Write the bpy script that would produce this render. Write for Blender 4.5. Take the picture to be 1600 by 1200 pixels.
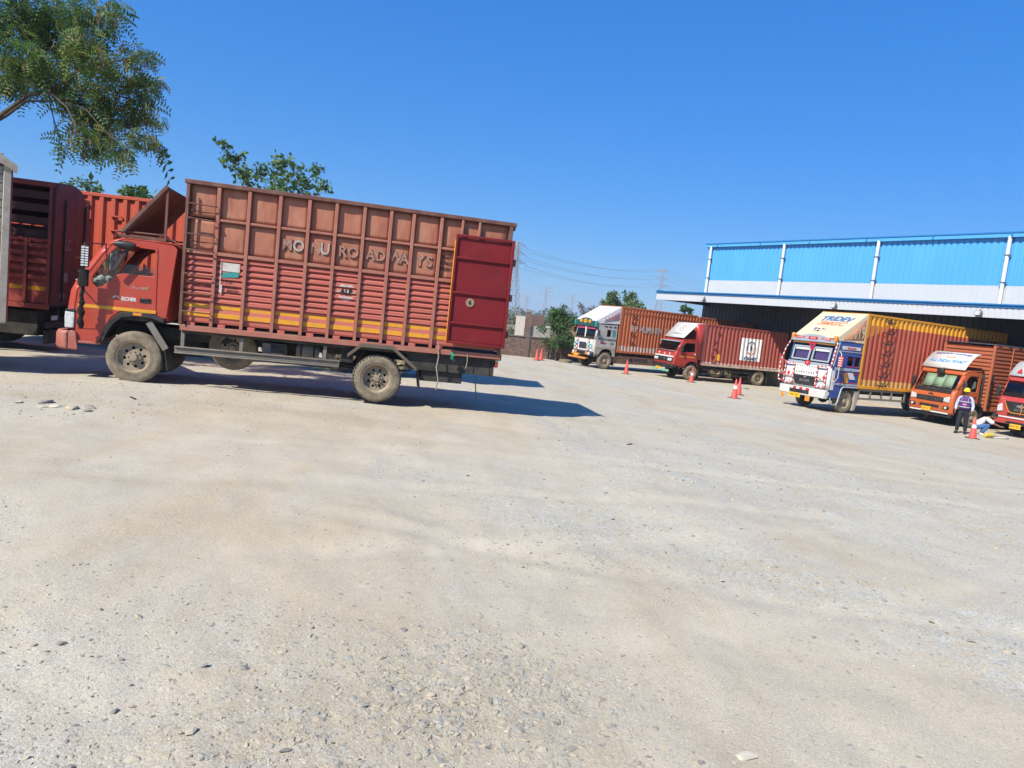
import bpy, bmesh, math, random
import numpy as np
from mathutils import Vector, Matrix
from mathutils.geometry import tessellate_polygon

for o in list(bpy.data.objects):
    bpy.data.objects.remove(o)
scene = bpy.context.scene
COL = scene.collection
R = math.radians
random.seed(11)

# ---------------------------------------------------------------- camera
PITCH, ROLL, CAM_Z = R(5.49), R(6.16), 1.5
fw = Vector((0, math.cos(PITCH), -math.sin(PITCH)))
r0 = Vector((1, 0, 0)); u0 = r0.cross(fw)
rt = r0 * math.cos(ROLL) + u0 * math.sin(ROLL)
up = u0 * math.cos(ROLL) - r0 * math.sin(ROLL)
cam = bpy.data.objects.new('camera', bpy.data.cameras.new('camera'))
COL.objects.link(cam)
cam.matrix_world = Matrix(((rt.x, up.x, -fw.x, 0), (rt.y, up.y, -fw.y, 0), (rt.z, up.z, -fw.z, CAM_Z), (0, 0, 0, 1)))
cam.data.sensor_width = 36
cam.data.lens = 36 * 1130 / 1600
cam.data.clip_start = 0.05
cam.data.clip_end = 20000
scene.camera = cam

# ---------------------------------------------------------------- sky, sun, exposure
SUN_EL, SUN_AZ = R(45), R(220.5)          # azimuth clockwise from +Y: behind the camera, to the left
world = bpy.data.worlds.new('World'); scene.world = world
world.use_nodes = True
nt = world.node_tree; nt.nodes.clear()
sky = nt.nodes.new('ShaderNodeTexSky'); sky.sky_type = 'NISHITA'; sky.sun_disc = False
sky.sun_elevation = SUN_EL; sky.sun_rotation = SUN_AZ
sky.altitude = 200; sky.air_density = 1.0; sky.dust_density = 1.0; sky.ozone_density = 6.0
gam = nt.nodes.new('ShaderNodeGamma'); gam.inputs['Gamma'].default_value = .45
hsv = nt.nodes.new('ShaderNodeHueSaturation'); hsv.inputs['Saturation'].default_value = 2.0
tint = nt.nodes.new('ShaderNodeMix'); tint.data_type = 'RGBA'; tint.blend_type = 'MULTIPLY'; tint.inputs[0].default_value = 1; tint.inputs[7].default_value = (.80, 1.50, 2.30, 1)
bg = nt.nodes.new('ShaderNodeBackground'); bg.inputs['Strength'].default_value = 0.12
wo = nt.nodes.new('ShaderNodeOutputWorld')
nt.links.new(sky.outputs[0], gam.inputs['Color']); nt.links.new(gam.outputs[0], hsv.inputs['Color']); nt.links.new(hsv.outputs[0], tint.inputs[6]); nt.links.new(tint.outputs[2], bg.inputs['Color'])
nt.links.new(bg.outputs[0], wo.inputs['Surface'])
sun = bpy.data.objects.new('sun', bpy.data.lights.new('sun', 'SUN')); COL.objects.link(sun)
sun.data.energy = 4.8; sun.data.angle = R(0.53); sun.data.color = (1.0, 0.93, 0.815)
sdir = Vector((math.sin(SUN_AZ) * math.cos(SUN_EL), math.cos(SUN_AZ) * math.cos(SUN_EL), math.sin(SUN_EL)))
sun.rotation_euler = sdir.to_track_quat('Z', 'Y').to_euler()
sun.location = (-20, -20, 30)
scene.view_settings.view_transform = 'Standard'
scene.view_settings.look = 'None'
scene.view_settings.exposure = 0.58
scene.view_settings.gamma = 1.0
scene.view_settings.use_curve_mapping = False

# ---------------------------------------------------------------- helpers
class MB:
    """collects faces of one mesh; build() links it as ONE object"""
    def __init__(s, mi=0): s.v = []; s.f = []; s.m = []; s.mi = mi
    def add(s, vs, fs, m=None):
        b = len(s.v); s.v += [tuple(v) for v in vs]
        k = s.mi if m is None else m
        for f in fs: s.f.append(tuple(b + i for i in f)); s.m.append(k)
        return s
    def box(s, x0, x1, y0, y1, z0, z1, m=None):
        return s.add([(x0,y0,z0),(x1,y0,z0),(x1,y1,z0),(x0,y1,z0),(x0,y0,z1),(x1,y0,z1),(x1,y1,z1),(x0,y1,z1)],
                     [(0,3,2,1),(4,5,6,7),(0,1,5,4),(1,2,6,5),(2,3,7,6),(3,0,4,7)], m)
    def beam(s, p, q, w, h=None, m=None, upv=(0,0,1)):
        h = h or w; p = Vector(p); q = Vector(q); d = (q - p).normalized(); u = Vector(upv)
        a = d.cross(u)
        if a.length < 1e-4: a = d.cross(Vector((1,0,0)))
        a.normalize(); b = a.cross(d).normalized(); a *= w/2; b *= h/2
        return s.add([p-a-b,p+a-b,p+a+b,p-a+b,q-a-b,q+a-b,q+a+b,q-a+b],
                     [(0,1,2,3),(7,6,5,4),(0,4,5,1),(1,5,6,2),(2,6,7,3),(3,7,4,0)], m)
    def tube(s, pts, r, n=8, m=None, cap=True):
        pts = [Vector(p) for p in pts]; rr = r if isinstance(r, (list, tuple)) else [r]*len(pts)
        rings = []; prev = None
        for i, p in enumerate(pts):
            d = (pts[min(i+1,len(pts)-1)] - pts[max(i-1,0)]).normalized()
            a = prev - d*prev.dot(d) if prev is not None else d.cross(Vector((0,0,1)))
            if a.length < 1e-4: a = d.cross(Vector((1,0,0)))
            a.normalize(); b = d.cross(a); prev = a
            rings.append([p + (a*math.cos(2*math.pi*k/n) + b*math.sin(2*math.pi*k/n))*rr[i] for k in range(n)])
        vs = [v for rg in rings for v in rg]; fs = []
        for i in range(len(pts)-1):
            for k in range(n): fs.append((i*n+k, i*n+(k+1)%n, (i+1)*n+(k+1)%n, (i+1)*n+k))
        if cap: fs += [tuple(range(n-1,-1,-1)), tuple(range((len(pts)-1)*n, len(pts)*n))]
        return s.add(vs, fs, m)
    def lathe(s, prof, n=32, c=(0,0,0), axis='y', m=None, close=False):
        vs = []
        for r, h in prof:
            for k in range(n):
                a = 2*math.pi*k/n; p = (r*math.cos(a), h, r*math.sin(a)) if axis == 'y' else (r*math.cos(a), r*math.sin(a), h)
                if axis == 'x': p = (h, r*math.cos(a), r*math.sin(a))
                vs.append((p[0]+c[0], p[1]+c[1], p[2]+c[2]))
        fs = []; L = len(prof)
        for i in range(L if close else L-1):
            j = (i+1) % L
            for k in range(n): fs.append((i*n+k, j*n+k, j*n+(k+1)%n, i*n+(k+1)%n))
        return s.add(vs, fs, m)
    def plate(s, outer, holes, fr, t, m=None):
        """2D polygon with holes -> slab; fr(u,v,w) maps to 3D, w from 0 to t"""
        loops = [outer] + list(holes); flat = [p for l in loops for p in l]; N = len(flat)
        tri = tessellate_polygon([[Vector((p[0], p[1], 0)) for p in l] for l in loops])
        vs = [fr(p[0], p[1], 0) for p in flat] + [fr(p[0], p[1], t) for p in flat]
        fs = [tuple(q) for q in tri] + [tuple(i+N for i in q[::-1]) for q in tri]
        b = 0
        for l in loops:
            n = len(l)
            for i in range(n): j = (i+1) % n; fs.append((b+i, b+j, b+j+N, b+i+N))
            b += n
        return s.add(vs, fs, m)
    def build(s, name, mats, parent=None, bevel=0, smooth=35, solid=0, seg=1, recalc=True):
        me = bpy.data.meshes.new(name); me.from_pydata(s.v, [], s.f)
        for mm in (mats if isinstance(mats, (list, tuple)) else [mats]): me.materials.append(mm)
        if me.polygons: me.polygons.foreach_set('material_index', s.m)
        if recalc:
            bm = bmesh.new(); bm.from_mesh(me); bmesh.ops.recalc_face_normals(bm, faces=bm.faces); bm.to_mesh(me); bm.free()
        if smooth:
            me.polygons.foreach_set('use_smooth', [True]*len(me.polygons)); me.set_sharp_from_angle(angle=R(smooth))
        me.update()
        o = bpy.data.objects.new(name, me); COL.objects.link(o)
        if parent: o.parent = parent
        if solid:
            k = o.modifiers.new('solid', 'SOLIDIFY'); k.thickness = solid; k.offset = -1
        if bevel:
            k = o.modifiers.new('bevel', 'BEVEL'); k.width = bevel; k.segments = seg; k.limit_method = 'ANGLE'; k.angle_limit = R(40)
            k.harden_normals = False
        return o

def XZ(y):   return lambda u, v, w: (u, y + w, v)         # plate in a vertical plane along the vehicle
def YZ(x):   return lambda u, v, w: (x + w, u, v)         # plate across the vehicle
def XY(z):   return lambda u, v, w: (u, v, z + w)
def rect(a, b, c, d): return [(a, c), (b, c), (b, d), (a, d)]
def oval(cx, cy, rx, ry, n=12, a0=0): return [(cx + rx*math.cos(a0+2*math.pi*k/n), cy + ry*math.sin(a0+2*math.pi*k/n)) for k in range(n)]

def tag(o, label, cat, group=None, kind=None):
    if label: o['label'] = label
    if cat: o['category'] = cat
    if group: o['group'] = group
    if kind: o['kind'] = kind
    return o
def struct(o): o['kind'] = 'structure'; return o
def empty(name, loc=(0,0,0), rz=0, parent=None):
    o = bpy.data.objects.new(name, None); COL.objects.link(o); o.location = loc; o.rotation_euler = (0, 0, rz)
    o.empty_display_size = .2
    if parent: o.parent = parent
    return o
def copy_tree(o, parent=None):
    c = o.copy(); COL.objects.link(c); c.parent = parent
    for ch in o.children: copy_tree(ch, c)
    return c
def boxes(name, parent, mat, *bs, bevel=.006, smooth=30):
    mb = MB()
    for b in bs: mb.box(*b)
    return mb.build(name, mat, parent, bevel=bevel, smooth=smooth)
def tubes(name, parent, mat, r, *paths, n=8):
    mb = MB()
    for p in paths: mb.tube(p, r, n)
    return mb.build(name, mat, parent, smooth=50)

SIDE = Matrix.Rotation(R(90), 4, 'X')                               # text on a side that faces -y
FRONT = Matrix.Rotation(R(-90), 4, 'Z') @ Matrix.Rotation(R(90), 4, 'X')   # text on a front that faces -x
def text(body, size, mat, parent, loc, rot=SIDE, sx=1.0, bold=0.0, depth=.0015, name='lettering', shear=0, frame=None, arc=0):
    cu = bpy.data.curves.new('txt', 'FONT'); cu.body = body; cu.size = size; cu.align_x = 'CENTER'; cu.align_y = 'CENTER'
    cu.offset = bold; cu.extrude = depth; cu.shear = shear; cu.resolution_u = 3
    t = bpy.data.objects.new('txt', cu); COL.objects.link(t)
    bpy.context.view_layer.update()
    me = bpy.data.meshes.new_from_object(t.evaluated_get(bpy.context.evaluated_depsgraph_get()))
    bpy.data.objects.remove(t); bpy.data.curves.remove(cu)
    me.name = name
    for v in me.vertices:
        v.co.x *= sx
        if arc: v.co.y -= arc * v.co.x**2
    me.materials.clear(); me.materials.append(mat)
    o = bpy.data.objects.new(name, me); COL.objects.link(o); o.parent = parent
    if frame:
        xd, yd = Vector(frame[0]).normalized(), Vector(frame[1]).normalized(); zd = xd.cross(yd)
        rot = Matrix(((xd.x, yd.x, zd.x, 0), (xd.y, yd.y, zd.y, 0), (xd.z, yd.z, zd.z, 0), (0, 0, 0, 1)))
    o.matrix_local = Matrix.Translation(loc) @ rot
    return o

# ---------------------------------------------------------------- materials
MATS = {}
def mat(name, c, c2=None, amt=.45, rough=.6, metal=0, scale=3.0, stretch=(1,1,1), bump=0, bscale=40, spec=.4, emit=None, coat=0, thr=(.42,.68), c3=None, amt3=.6, scale3=1.2, thr3=(.55,.7)):
    if name in MATS: return MATS[name]
    m = bpy.data.materials.new(name); m.use_nodes = True; n = m.node_tree; L = n.links
    p = n.nodes['Principled BSDF']; p.inputs['Roughness'].default_value = rough; p.inputs['Metallic'].default_value = metal
    p.inputs['Specular IOR Level'].default_value = spec; p.inputs['Coat Weight'].default_value = coat
    p.inputs['Base Color'].default_value = (*c, 1)
    if c2 is not None or bump:
        tc = n.nodes.new('ShaderNodeTexCoord'); mp = n.nodes.new('ShaderNodeMapping'); mp.inputs['Scale'].default_value = stretch
        L.new(tc.outputs['Object'], mp.inputs[0])
    if c2 is not None:
        no = n.nodes.new('ShaderNodeTexNoise'); no.inputs['Scale'].default_value = scale; no.inputs['Detail'].default_value = 7; no.inputs['Roughness'].default_value = .65
        rp = n.nodes.new('ShaderNodeMapRange'); rp.inputs[1].default_value = thr[0]; rp.inputs[2].default_value = thr[1]; rp.inputs[4].default_value = amt
        mx = n.nodes.new('ShaderNodeMix'); mx.data_type = 'RGBA'; mx.inputs[6].default_value = (*c, 1); mx.inputs[7].default_value = (*c2, 1)
        L.new(mp.outputs[0], no.inputs[0]); L.new(no.outputs[0], rp.inputs[0]); L.new(rp.outputs[0], mx.inputs[0])
        out = mx.outputs[2]
        if c3 is not None:
            n3 = n.nodes.new('ShaderNodeTexNoise'); n3.inputs['Scale'].default_value = scale3; n3.inputs['Detail'].default_value = 9; n3.inputs['Roughness'].default_value = .72
            r3 = n.nodes.new('ShaderNodeMapRange'); r3.inputs[1].default_value = thr3[0]; r3.inputs[2].default_value = thr3[1]; r3.inputs[4].default_value = amt3
            m3 = n.nodes.new('ShaderNodeMix'); m3.data_type = 'RGBA'; m3.inputs[7].default_value = (*c3, 1)
            L.new(mp.outputs[0], n3.inputs[0]); L.new(n3.outputs[0], r3.inputs[0]); L.new(r3.outputs[0], m3.inputs[0]); L.new(out, m3.inputs[6]); out = m3.outputs[2]
        L.new(out, p.inputs['Base Color'])
        rr = n.nodes.new('ShaderNodeMapRange'); rr.inputs[3].default_value = max(.05, rough-.12); rr.inputs[4].default_value = min(1, rough+.15)
        L.new(no.outputs[0], rr.inputs[0]); L.new(rr.outputs[0], p.inputs['Roughness'])
    if bump:
        nb = n.nodes.new('ShaderNodeTexNoise'); nb.inputs['Scale'].default_value = bscale; nb.inputs['Detail'].default_value = 4
        bp = n.nodes.new('ShaderNodeBump'); bp.inputs['Strength'].default_value = bump; bp.inputs['Distance'].default_value = .02
        L.new(mp.outputs[0], nb.inputs[0]); L.new(nb.outputs[0], bp.inputs['Height']); L.new(bp.outputs[0], p.inputs['Normal'])
    if emit: p.inputs['Emission Color'].default_value = (*c, 1); p.inputs['Emission Strength'].default_value = emit
    MATS[name] = m; return m
def glass_mat(name, tint=(.55,.62,.62), alpha=.35, rough=.04):
    if name in MATS: return MATS[name]
    m = bpy.data.materials.new(name); m.use_nodes = True; n = m.node_tree; L = n.links
    n.nodes.remove(n.nodes['Principled BSDF'])
    g = n.nodes.new('ShaderNodeBsdfGlossy'); g.inputs['Roughness'].default_value = rough
    t = n.nodes.new('ShaderNodeBsdfTransparent'); t.inputs[0].default_value = (*tint, 1)
    lw = n.nodes.new('ShaderNodeLayerWeight'); fr = n.nodes.new('ShaderNodeMath'); fr.operation = 'POWER'; fr.inputs[1].default_value = 4; L.new(lw.outputs['Facing'], fr.inputs[0])
    ad = n.nodes.new('ShaderNodeMath'); ad.operation = 'ADD'; ad.inputs[1].default_value = .03 + alpha*.18
    x = n.nodes.new('ShaderNodeMixShader')
    L.new(fr.outputs[0], ad.inputs[0]); L.new(ad.outputs[0], x.inputs[0]); L.new(t.outputs[0], x.inputs[1]); L.new(g.outputs[0], x.inputs[2])
    L.new(x.outputs[0], n.nodes['Material Output'].inputs[0])
    MATS[name] = m; return m

DUST = (.36, .31, .25)
M_RUBBER = mat('dusty_rubber', (.085,.072,.052), (.27,.22,.15), .9, .9, scale=5, thr=(.3,.6), bump=.3, bscale=60)
M_TREAD = mat('rubber', (.022,.022,.022), (.16,.14,.11), .6, .9, scale=6)
M_RIM = mat('dusty_steel_rim', (.30,.245,.17), (.13,.105,.075), .6, .75, scale=9, bump=.2)
M_DARK = mat('dark_chassis_steel', (.022,.021,.02), (.11,.095,.075), .55, .75, scale=3, bump=.3)
M_BLACK = mat('black_plastic', (.014,.014,.015), (.08,.075,.07), .4, .5, scale=5)
M_HOLE = mat('deep_black', (.006,.006,.006), rough=.9)
M_CHROME = mat('chrome', (.55,.55,.55), rough=.18, metal=1)
M_LAMP = mat('lamp_lens', (.58,.60,.60), (.25,.27,.28), .6, .15, scale=20, spec=.8)
M_AMBER = mat('amber_lens', (.65,.22,.03), rough=.25, spec=.6)
M_REDL = mat('red_lens', (.45,.02,.02), rough=.25, spec=.6)
M_WHITE = mat('white_paint', (.60,.59,.56), (.42,.39,.34), .4, .5, scale=4)
M_PLATE = mat('yellow_plate', (.75,.42,.03), rough=.5)
M_INK = mat('black_print', (.012,.012,.014), rough=.6)
M_STRIPE = mat('yellow_stripe', (.66,.30,.015), (.40,.20,.06), .5, .5, scale=8)
M_GLASS = glass_mat('cab_glass', (.40,.46,.46), .12)
M_CLEAR = glass_mat('clear_glass', (.82,.88,.87), .08)
M_SEAT = mat('seat_fabric', (.10,.06,.05), (.2,.13,.1), .5, .9)
M_CURTAIN = mat('purple_curtain', (.13,.045,.22), (.34,.17,.46), .7, .9, scale=14, stretch=(1,8,1))
M_STEEL = mat('bare_steel', (.25,.25,.25), (.16,.14,.12), .6, .5, metal=.6, scale=6)
M_RUST = mat('brown_painted_steel', (.125,.048,.036), (.20,.115,.085), .7, .75, scale=6, bump=.2)

# ---------------------------------------------------------------- lie of the land
def ss(x, k): return .5*(x + np.sqrt(x*x + k*k))
def gz(X, Y):
    X = np.asarray(X, float); Y = np.asarray(Y, float)
    t = .028*Y + .03*(ss(X + 1, 1.) - 1)
    t = 1.32 - ss(1.32 - t, .25)
    t = ss(t + .25, .1) - .25
    return -t
def vnoise(x, y, seed=0):
    xi = np.floor(x).astype(np.int64); yi = np.floor(y).astype(np.int64); fx = x - xi; fy = y - yi
    fx = fx*fx*(3-2*fx); fy = fy*fy*(3-2*fy)
    def h(a, b):
        k = (a*374761393 + b*668265263 + seed*1442695041) & 0xffffffff
        k = ((k ^ (k >> 13))*1274126177) & 0xffffffff
        return ((k ^ (k >> 16)) & 0xffff)/65535.
    return (h(xi,yi)*(1-fx)+h(xi+1,yi)*fx)*(1-fy) + (h(xi,yi+1)*(1-fx)+h(xi+1,yi+1)*fx)*fy
def fbm(x, y, seed=0, o=4):
    s = 0; a = .5
    for i in range(o): s = s + a*vnoise(x*2**i, y*2**i, seed+i); a *= .5
    return s/(1-.5**o)
def gravel(X, Y):
    """where loose stone lies on the yard, 0..1"""
    g = fbm(X*.55 + .2*Y, Y*.35, 3, 4)*1.15 - .42
    def blob(cx, cy, rx, ry): return np.exp(-((X-cx)/rx)**2 - ((Y-cy)/ry)**2)
    g = g + .50*blob(.15, 3.0, .6, .55) + .22*blob(3.2, 4.6, 1.6, 2.2) + .22*blob(6.5, 8, 4, 4) + .25*blob(2.2, 9.5, 2.2, 1.4) + .25*blob(14, 20, 8, 3) + .10*blob(9, 6, 6, 6) - .045
    g = g - .25*blob(-1.9, 4.0, 1.1, 2) - .2*blob(1.9, 2.8, .8, .8)
    return np.clip(g*1.8, 0, 1)
def dirt(X, Y):
    """bare brown earth showing through the pale dust, 0..1"""
    def blob(cx, cy, rx, ry): return np.exp(-((X-cx)/rx)**2 - ((Y-cy)/ry)**2)
    d = .75*blob(-.15, 2.65, .62, .42) + .45*blob(.15, 3.3, .5, .3) + .55*blob(-6.2, 9.3, 1.6, .45) + .55*blob(-3.4, 10.2, 2.2, .5) + .35*blob(-1.0, 9.0, 1.2, .35) + .4*blob(6.5, 17, 3, .6) + .35*blob(9, 11, 1.6, .6) + .3*blob(3.2, 6.3, .7, .35)
    s = fbm(X*.5+Y*.25, Y*1.6-X*.35, 51, 4)
    return np.clip(d*(.45+1.1*fbm(X*2.2, Y*3.1, 61, 4)) + np.clip(s-.60, 0, 1)*1.5, 0, 1)
RUTS = ((3.2,.55,.02,0),(3.2,.55,.02,1.85),(6.8,.30,-.015,0),(6.8,.30,-.015,2.0),(9.4,.05,.004,0),(9.4,.05,.004,1.9),(5.0,-.22,.03,0),(13.5,-.12,.006,0),(13.5,-.12,.006,2.0),(17.5,-.08,.012,0))
def rut_mask(X, Y):
    m = 0
    for a, b, c, o in RUTS:
        d = (Y - (a + o + b*X + c*X*X))/math.sqrt(1+b*b); k = np.clip(fbm(X*.4, Y*.4, 71, 2)*2.2-.6, 0, 1)
        m = m + k*np.exp(-(d/.15)**2)
    return np.clip(m, 0, 1)
def ruts(X, Y):
    """shallow wheel tracks worn across the yard: depth profile"""
    h = 0
    for a, b, c, o in ((3.2,.55,.02,0),(3.2,.55,.02,1.85),(6.8,.30,-.015,0),(6.8,.30,-.015,2.0),(9.4,.05,.004,0),(9.4,.05,.004,1.9),(5.0,-.22,.03,0)):
        d = (Y - (a + o + b*X + c*X*X))/math.sqrt(1+b*b); k = np.clip(fbm(X*.4, Y*.4, 71, 2)*2.2-.6, 0, 1)
        h = h + k*(-.011*np.exp(-(d/.14)**2) + .006*np.exp(-((np.abs(d)-.24)/.07)**2))
    return h
# ---------------------------------------------------------------- the yard (ground)
def mk_mesh(name, V, F, mats, smooth=True, mi=None):
    """fast mesh from numpy arrays, all faces same size"""
    me = bpy.data.meshes.new(name); V = np.ascontiguousarray(V, np.float32); F = np.ascontiguousarray(F, np.int32)
    k = F.shape[1]
    me.vertices.add(len(V)); me.vertices.foreach_set('co', V.ravel())
    me.loops.add(F.size); me.loops.foreach_set('vertex_index', F.ravel())
    me.polygons.add(len(F)); me.polygons.foreach_set('loop_start', np.arange(0, F.size, k, dtype=np.int32))
    me.polygons.foreach_set('loop_total', np.full(len(F), k, np.int32))
    for m in (mats if isinstance(mats, (list, tuple)) else [mats]): me.materials.append(m)
    if mi is not None: me.polygons.foreach_set('material_index', np.asarray(mi, np.int32))
    me.polygons.foreach_set('use_smooth', np.full(len(F), smooth))
    me.update(calc_edges=True); me.validate()
    return me
def link(name, me, parent=None):
    o = bpy.data.objects.new(name, me); COL.objects.link(o); o.parent = parent; return o

def yard_material():
    m = bpy.data.materials.new('dusty_yard'); m.use_nodes = True; n = m.node_tree; L = n.links; N = n.nodes.new
    p = n.nodes['Principled BSDF']; p.inputs['Roughness'].default_value = .95; p.inputs['Specular IOR Level'].default_value = .15
    tc = N('ShaderNodeTexCoord')
    def noise(s, d=6, r=.6, st=None):
        a = N('ShaderNodeTexNoise'); a.inputs['Scale'].default_value = s; a.inputs['Detail'].default_value = d; a.inputs['Roughness'].default_value = r
        if st:
            q = N('ShaderNodeMapping'); q.inputs['Scale'].default_value = st; q.inputs['Rotation'].default_value = (0,0,.5); L.new(tc.outputs['Object'], q.inputs[0]); L.new(q.outputs[0], a.inputs[0])
        else: L.new(tc.outputs['Object'], a.inputs[0])
        return a.outputs[0]
    def mr(v, a, b, c=0, d=1):
        q = N('ShaderNodeMapRange'); q.inputs[1].default_value = a; q.inputs[2].default_value = b; q.inputs[3].default_value = c; q.inputs[4].default_value = d; L.new(v, q.inputs[0]); return q.outputs[0]
    def mix(f, a, b):
        q = N('ShaderNodeMix'); q.data_type = 'RGBA'; L.new(f, q.inputs[0])
        for i, c in ((6, a), (7, b)):
            if isinstance(c, tuple): q.inputs[i].default_value = (*c, 1)
            else: L.new(c, q.inputs[i])
        return q.outputs[2]
    def mul(a, b):
        q = N('ShaderNodeMath'); q.operation = 'MULTIPLY'; L.new(a, q.inputs[0])
        if isinstance(b, float): q.inputs[1].default_value = b
        else: L.new(b, q.inputs[1])
        return q.outputs[0]
    at = N('ShaderNodeAttribute'); at.attribute_name = 'gravel'; g = at.outputs['Fac']
    base = mix(mr(noise(.45, 6), .36, .66), (.485,.422,.312), (.445,.402,.315))
    base = mix(mul(mr(noise(.9, 7, .65, (1,.3,1)), .47, .62), .7), base, (.42,.335,.215))      # tan dirt
    base = mix(mul(mr(noise(.35, 8, .7, (.5,1.6,1)), .52, .68), .6), base, (.33,.285,.205))     # dark tyre smears
    base = mix(mul(mr(noise(2.6, 8, .72), .48, .64), .5), base, (.39,.345,.262))
    # speckle of fine stone
    vo = N('ShaderNodeTexVoronoi'); vo.inputs['Scale'].default_value = 62; L.new(tc.outputs['Object'], vo.inputs[0])
    sep = N('ShaderNodeSeparateColor'); L.new(vo.outputs['Color'], sep.inputs[0])
    grit = mix(mr(sep.outputs[0], .15, .9), (.27,.28,.255), (.58,.575,.50))
    base = mix(mul(mr(g, .05, .75), mr(noise(9, 5), .35, .6)), base, mix(mr(noise(30, 2), .3, .7), (.43,.42,.36), grit))
    vo2 = N('ShaderNodeTexVoronoi'); vo2.inputs['Scale'].default_value = 150; L.new(tc.outputs['Object'], vo2.inputs[0])
    sp2 = N('ShaderNodeSeparateColor'); L.new(vo2.outputs['Color'], sp2.inputs[0])
    base = mix(mul(mr(sp2.outputs[1], .74, .90), .5), base, (.26,.25,.215))
    base = mix(mul(mr(sp2.outputs[2], .86, .95), .4), base, (.68,.62,.49))
    # flat slate chips pressed into the dust
    wv = N('ShaderNodeTexVoronoi'); wv.inputs['Scale'].default_value = 21; wq = N('ShaderNodeMapping'); wq.inputs['Scale'].default_value = (1, 1.7, 1); wq.inputs['Rotation'].default_value = (0, 0, .4)
    L.new(tc.outputs['Object'], wq.inputs[0]); L.new(wq.outputs[0], wv.inputs[0]); ws = N('ShaderNodeSeparateColor'); L.new(wv.outputs['Color'], ws.inputs[0])
    cl = mr(noise(1.1, 4), .40, .62, .0, .34)
    lim = N('ShaderNodeMath'); lim.operation = 'LESS_THAN'; L.new(ws.outputs[0], lim.inputs[0]); L.new(cl, lim.inputs[1])
    sz = N('ShaderNodeMath'); sz.operation = 'LESS_THAN'; L.new(wv.outputs['Distance'], sz.inputs[0]); L.new(mr(ws.outputs[1], 0, 1, .10, .36), sz.inputs[1])
    chip = mul(lim.outputs[0], sz.outputs[0])
    base = mix(mul(chip, .75), base, mix(ws.outputs[2], (.17,.175,.165), (.44,.42,.37)))
    ar = N('ShaderNodeAttribute'); ar.attribute_name = 'rut'
    base = mix(mul(mul(ar.outputs['Fac'], mr(noise(3.5, 6, .7), .3, .6)), .6), base, (.535,.475,.36))     # polished wheel tracks
    base = mix(mul(mr(noise(.9, 7, .7), .665, .70), .5), base, (.17,.15,.12))     # old oil drips
    ad = N('ShaderNodeAttribute'); ad.attribute_name = 'dirt'
    base = mix(mul(ad.outputs['Fac'], mr(noise(7, 7, .7), .25, .6, .35, 1)), base, mix(mr(noise(22, 5), .35, .65), (.30,.245,.16), (.40,.34,.235)))
    L.new(base, p.inputs['Base Color'])
    h1 = mul(noise(46, 7, .75), .42); h2 = mul(vo.outputs['Distance'], .35); h3 = mul(vo2.outputs['Distance'], .16)
    s1 = N('ShaderNodeMath'); s1.operation = 'SUBTRACT'; L.new(h1, s1.inputs[0]); L.new(mul(h2, mr(g, 0, .8, .15, 1)), s1.inputs[1])
    s2 = N('ShaderNodeMath'); s2.operation = 'SUBTRACT'; L.new(s1.outputs[0], s2.inputs[0]); L.new(h3, s2.inputs[1])
    bp = N('ShaderNodeBump'); bp.inputs['Strength'].default_value = .5; bp.inputs['Distance'].default_value = .022; L.new(s2.outputs[0], bp.inputs['Height'])
    L.new(bp.outputs[0], p.inputs['Normal'])
    return m

def relief(X, Y):
    r = np.hypot(X, Y); near = np.clip(1.4 - r/26, .0, 1)
    h = (fbm(X*.5, Y*.5, 21, 3)-.5)*.10*np.clip(r/6, .3, 1)*np.clip(1.6-r/40, 0, 1)
    h = h + (fbm(X*2.2, Y*1.6, 31, 4)-.5)*.045*near
    h = h + ruts(X, Y)*np.clip(1.5-r/30, 0, 1) + dirt(X, Y)*(fbm(X*24, Y*24, 47, 3)-.5)*.03*np.clip(1.2-r/12, 0, 1)
    h = h + (fbm(X*11, Y*11, 41, 3)-.5)*.020*np.clip(1.2-r/9, 0, 1)*(.35+gravel(X, Y))
    return h
def zg(X, Y): return gz(X, Y) + relief(np.asarray(X, float), np.asarray(Y, float))

nA = 420
rings = [0.35]
while rings[-1] < 60: rings.append(rings[-1]*1.0135 + .004)
while rings[-1] < 7000: rings.append(rings[-1]*1.12)
rings = np.array(rings)
# finer angular steps towards the view, coarser behind
ang = np.concatenate([np.linspace(R(35), R(145), 330, endpoint=False), np.linspace(R(145), R(395), 110, endpoint=False)])
nA = len(ang)
RR, AA = np.meshgrid(rings, ang, indexing='ij')
GX = RR*np.cos(AA); GY = RR*np.sin(AA); GZ = zg(GX, GY)
V = np.stack([GX, GY, GZ], -1).reshape(-1, 3)
i, k = np.meshgrid(np.arange(len(rings)-1), np.arange(nA), indexing='ij')
F = np.stack([i*nA+k, (i+1)*nA+k, (i+1)*nA+(k+1)%nA, i*nA+(k+1)%nA], -1).reshape(-1, 4)
V = np.vstack([V, [[0, 0, float(zg(0, 0))]]])
me = mk_mesh('yard_ground', V, F, yard_material())
at = me.attributes.new('gravel', 'FLOAT', 'POINT')
at.data.foreach_set('value', gravel(V[:, 0], V[:, 1]).astype(np.float32))
at = me.attributes.new('dirt', 'FLOAT', 'POINT')
at.data.foreach_set('value', dirt(V[:, 0], V[:, 1]).astype(np.float32))
at = me.attributes.new('rut', 'FLOAT', 'POINT')
at.data.foreach_set('value', rut_mask(V[:, 0], V[:, 1]).astype(np.float32))
struct(link('yard_ground', me))

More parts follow.
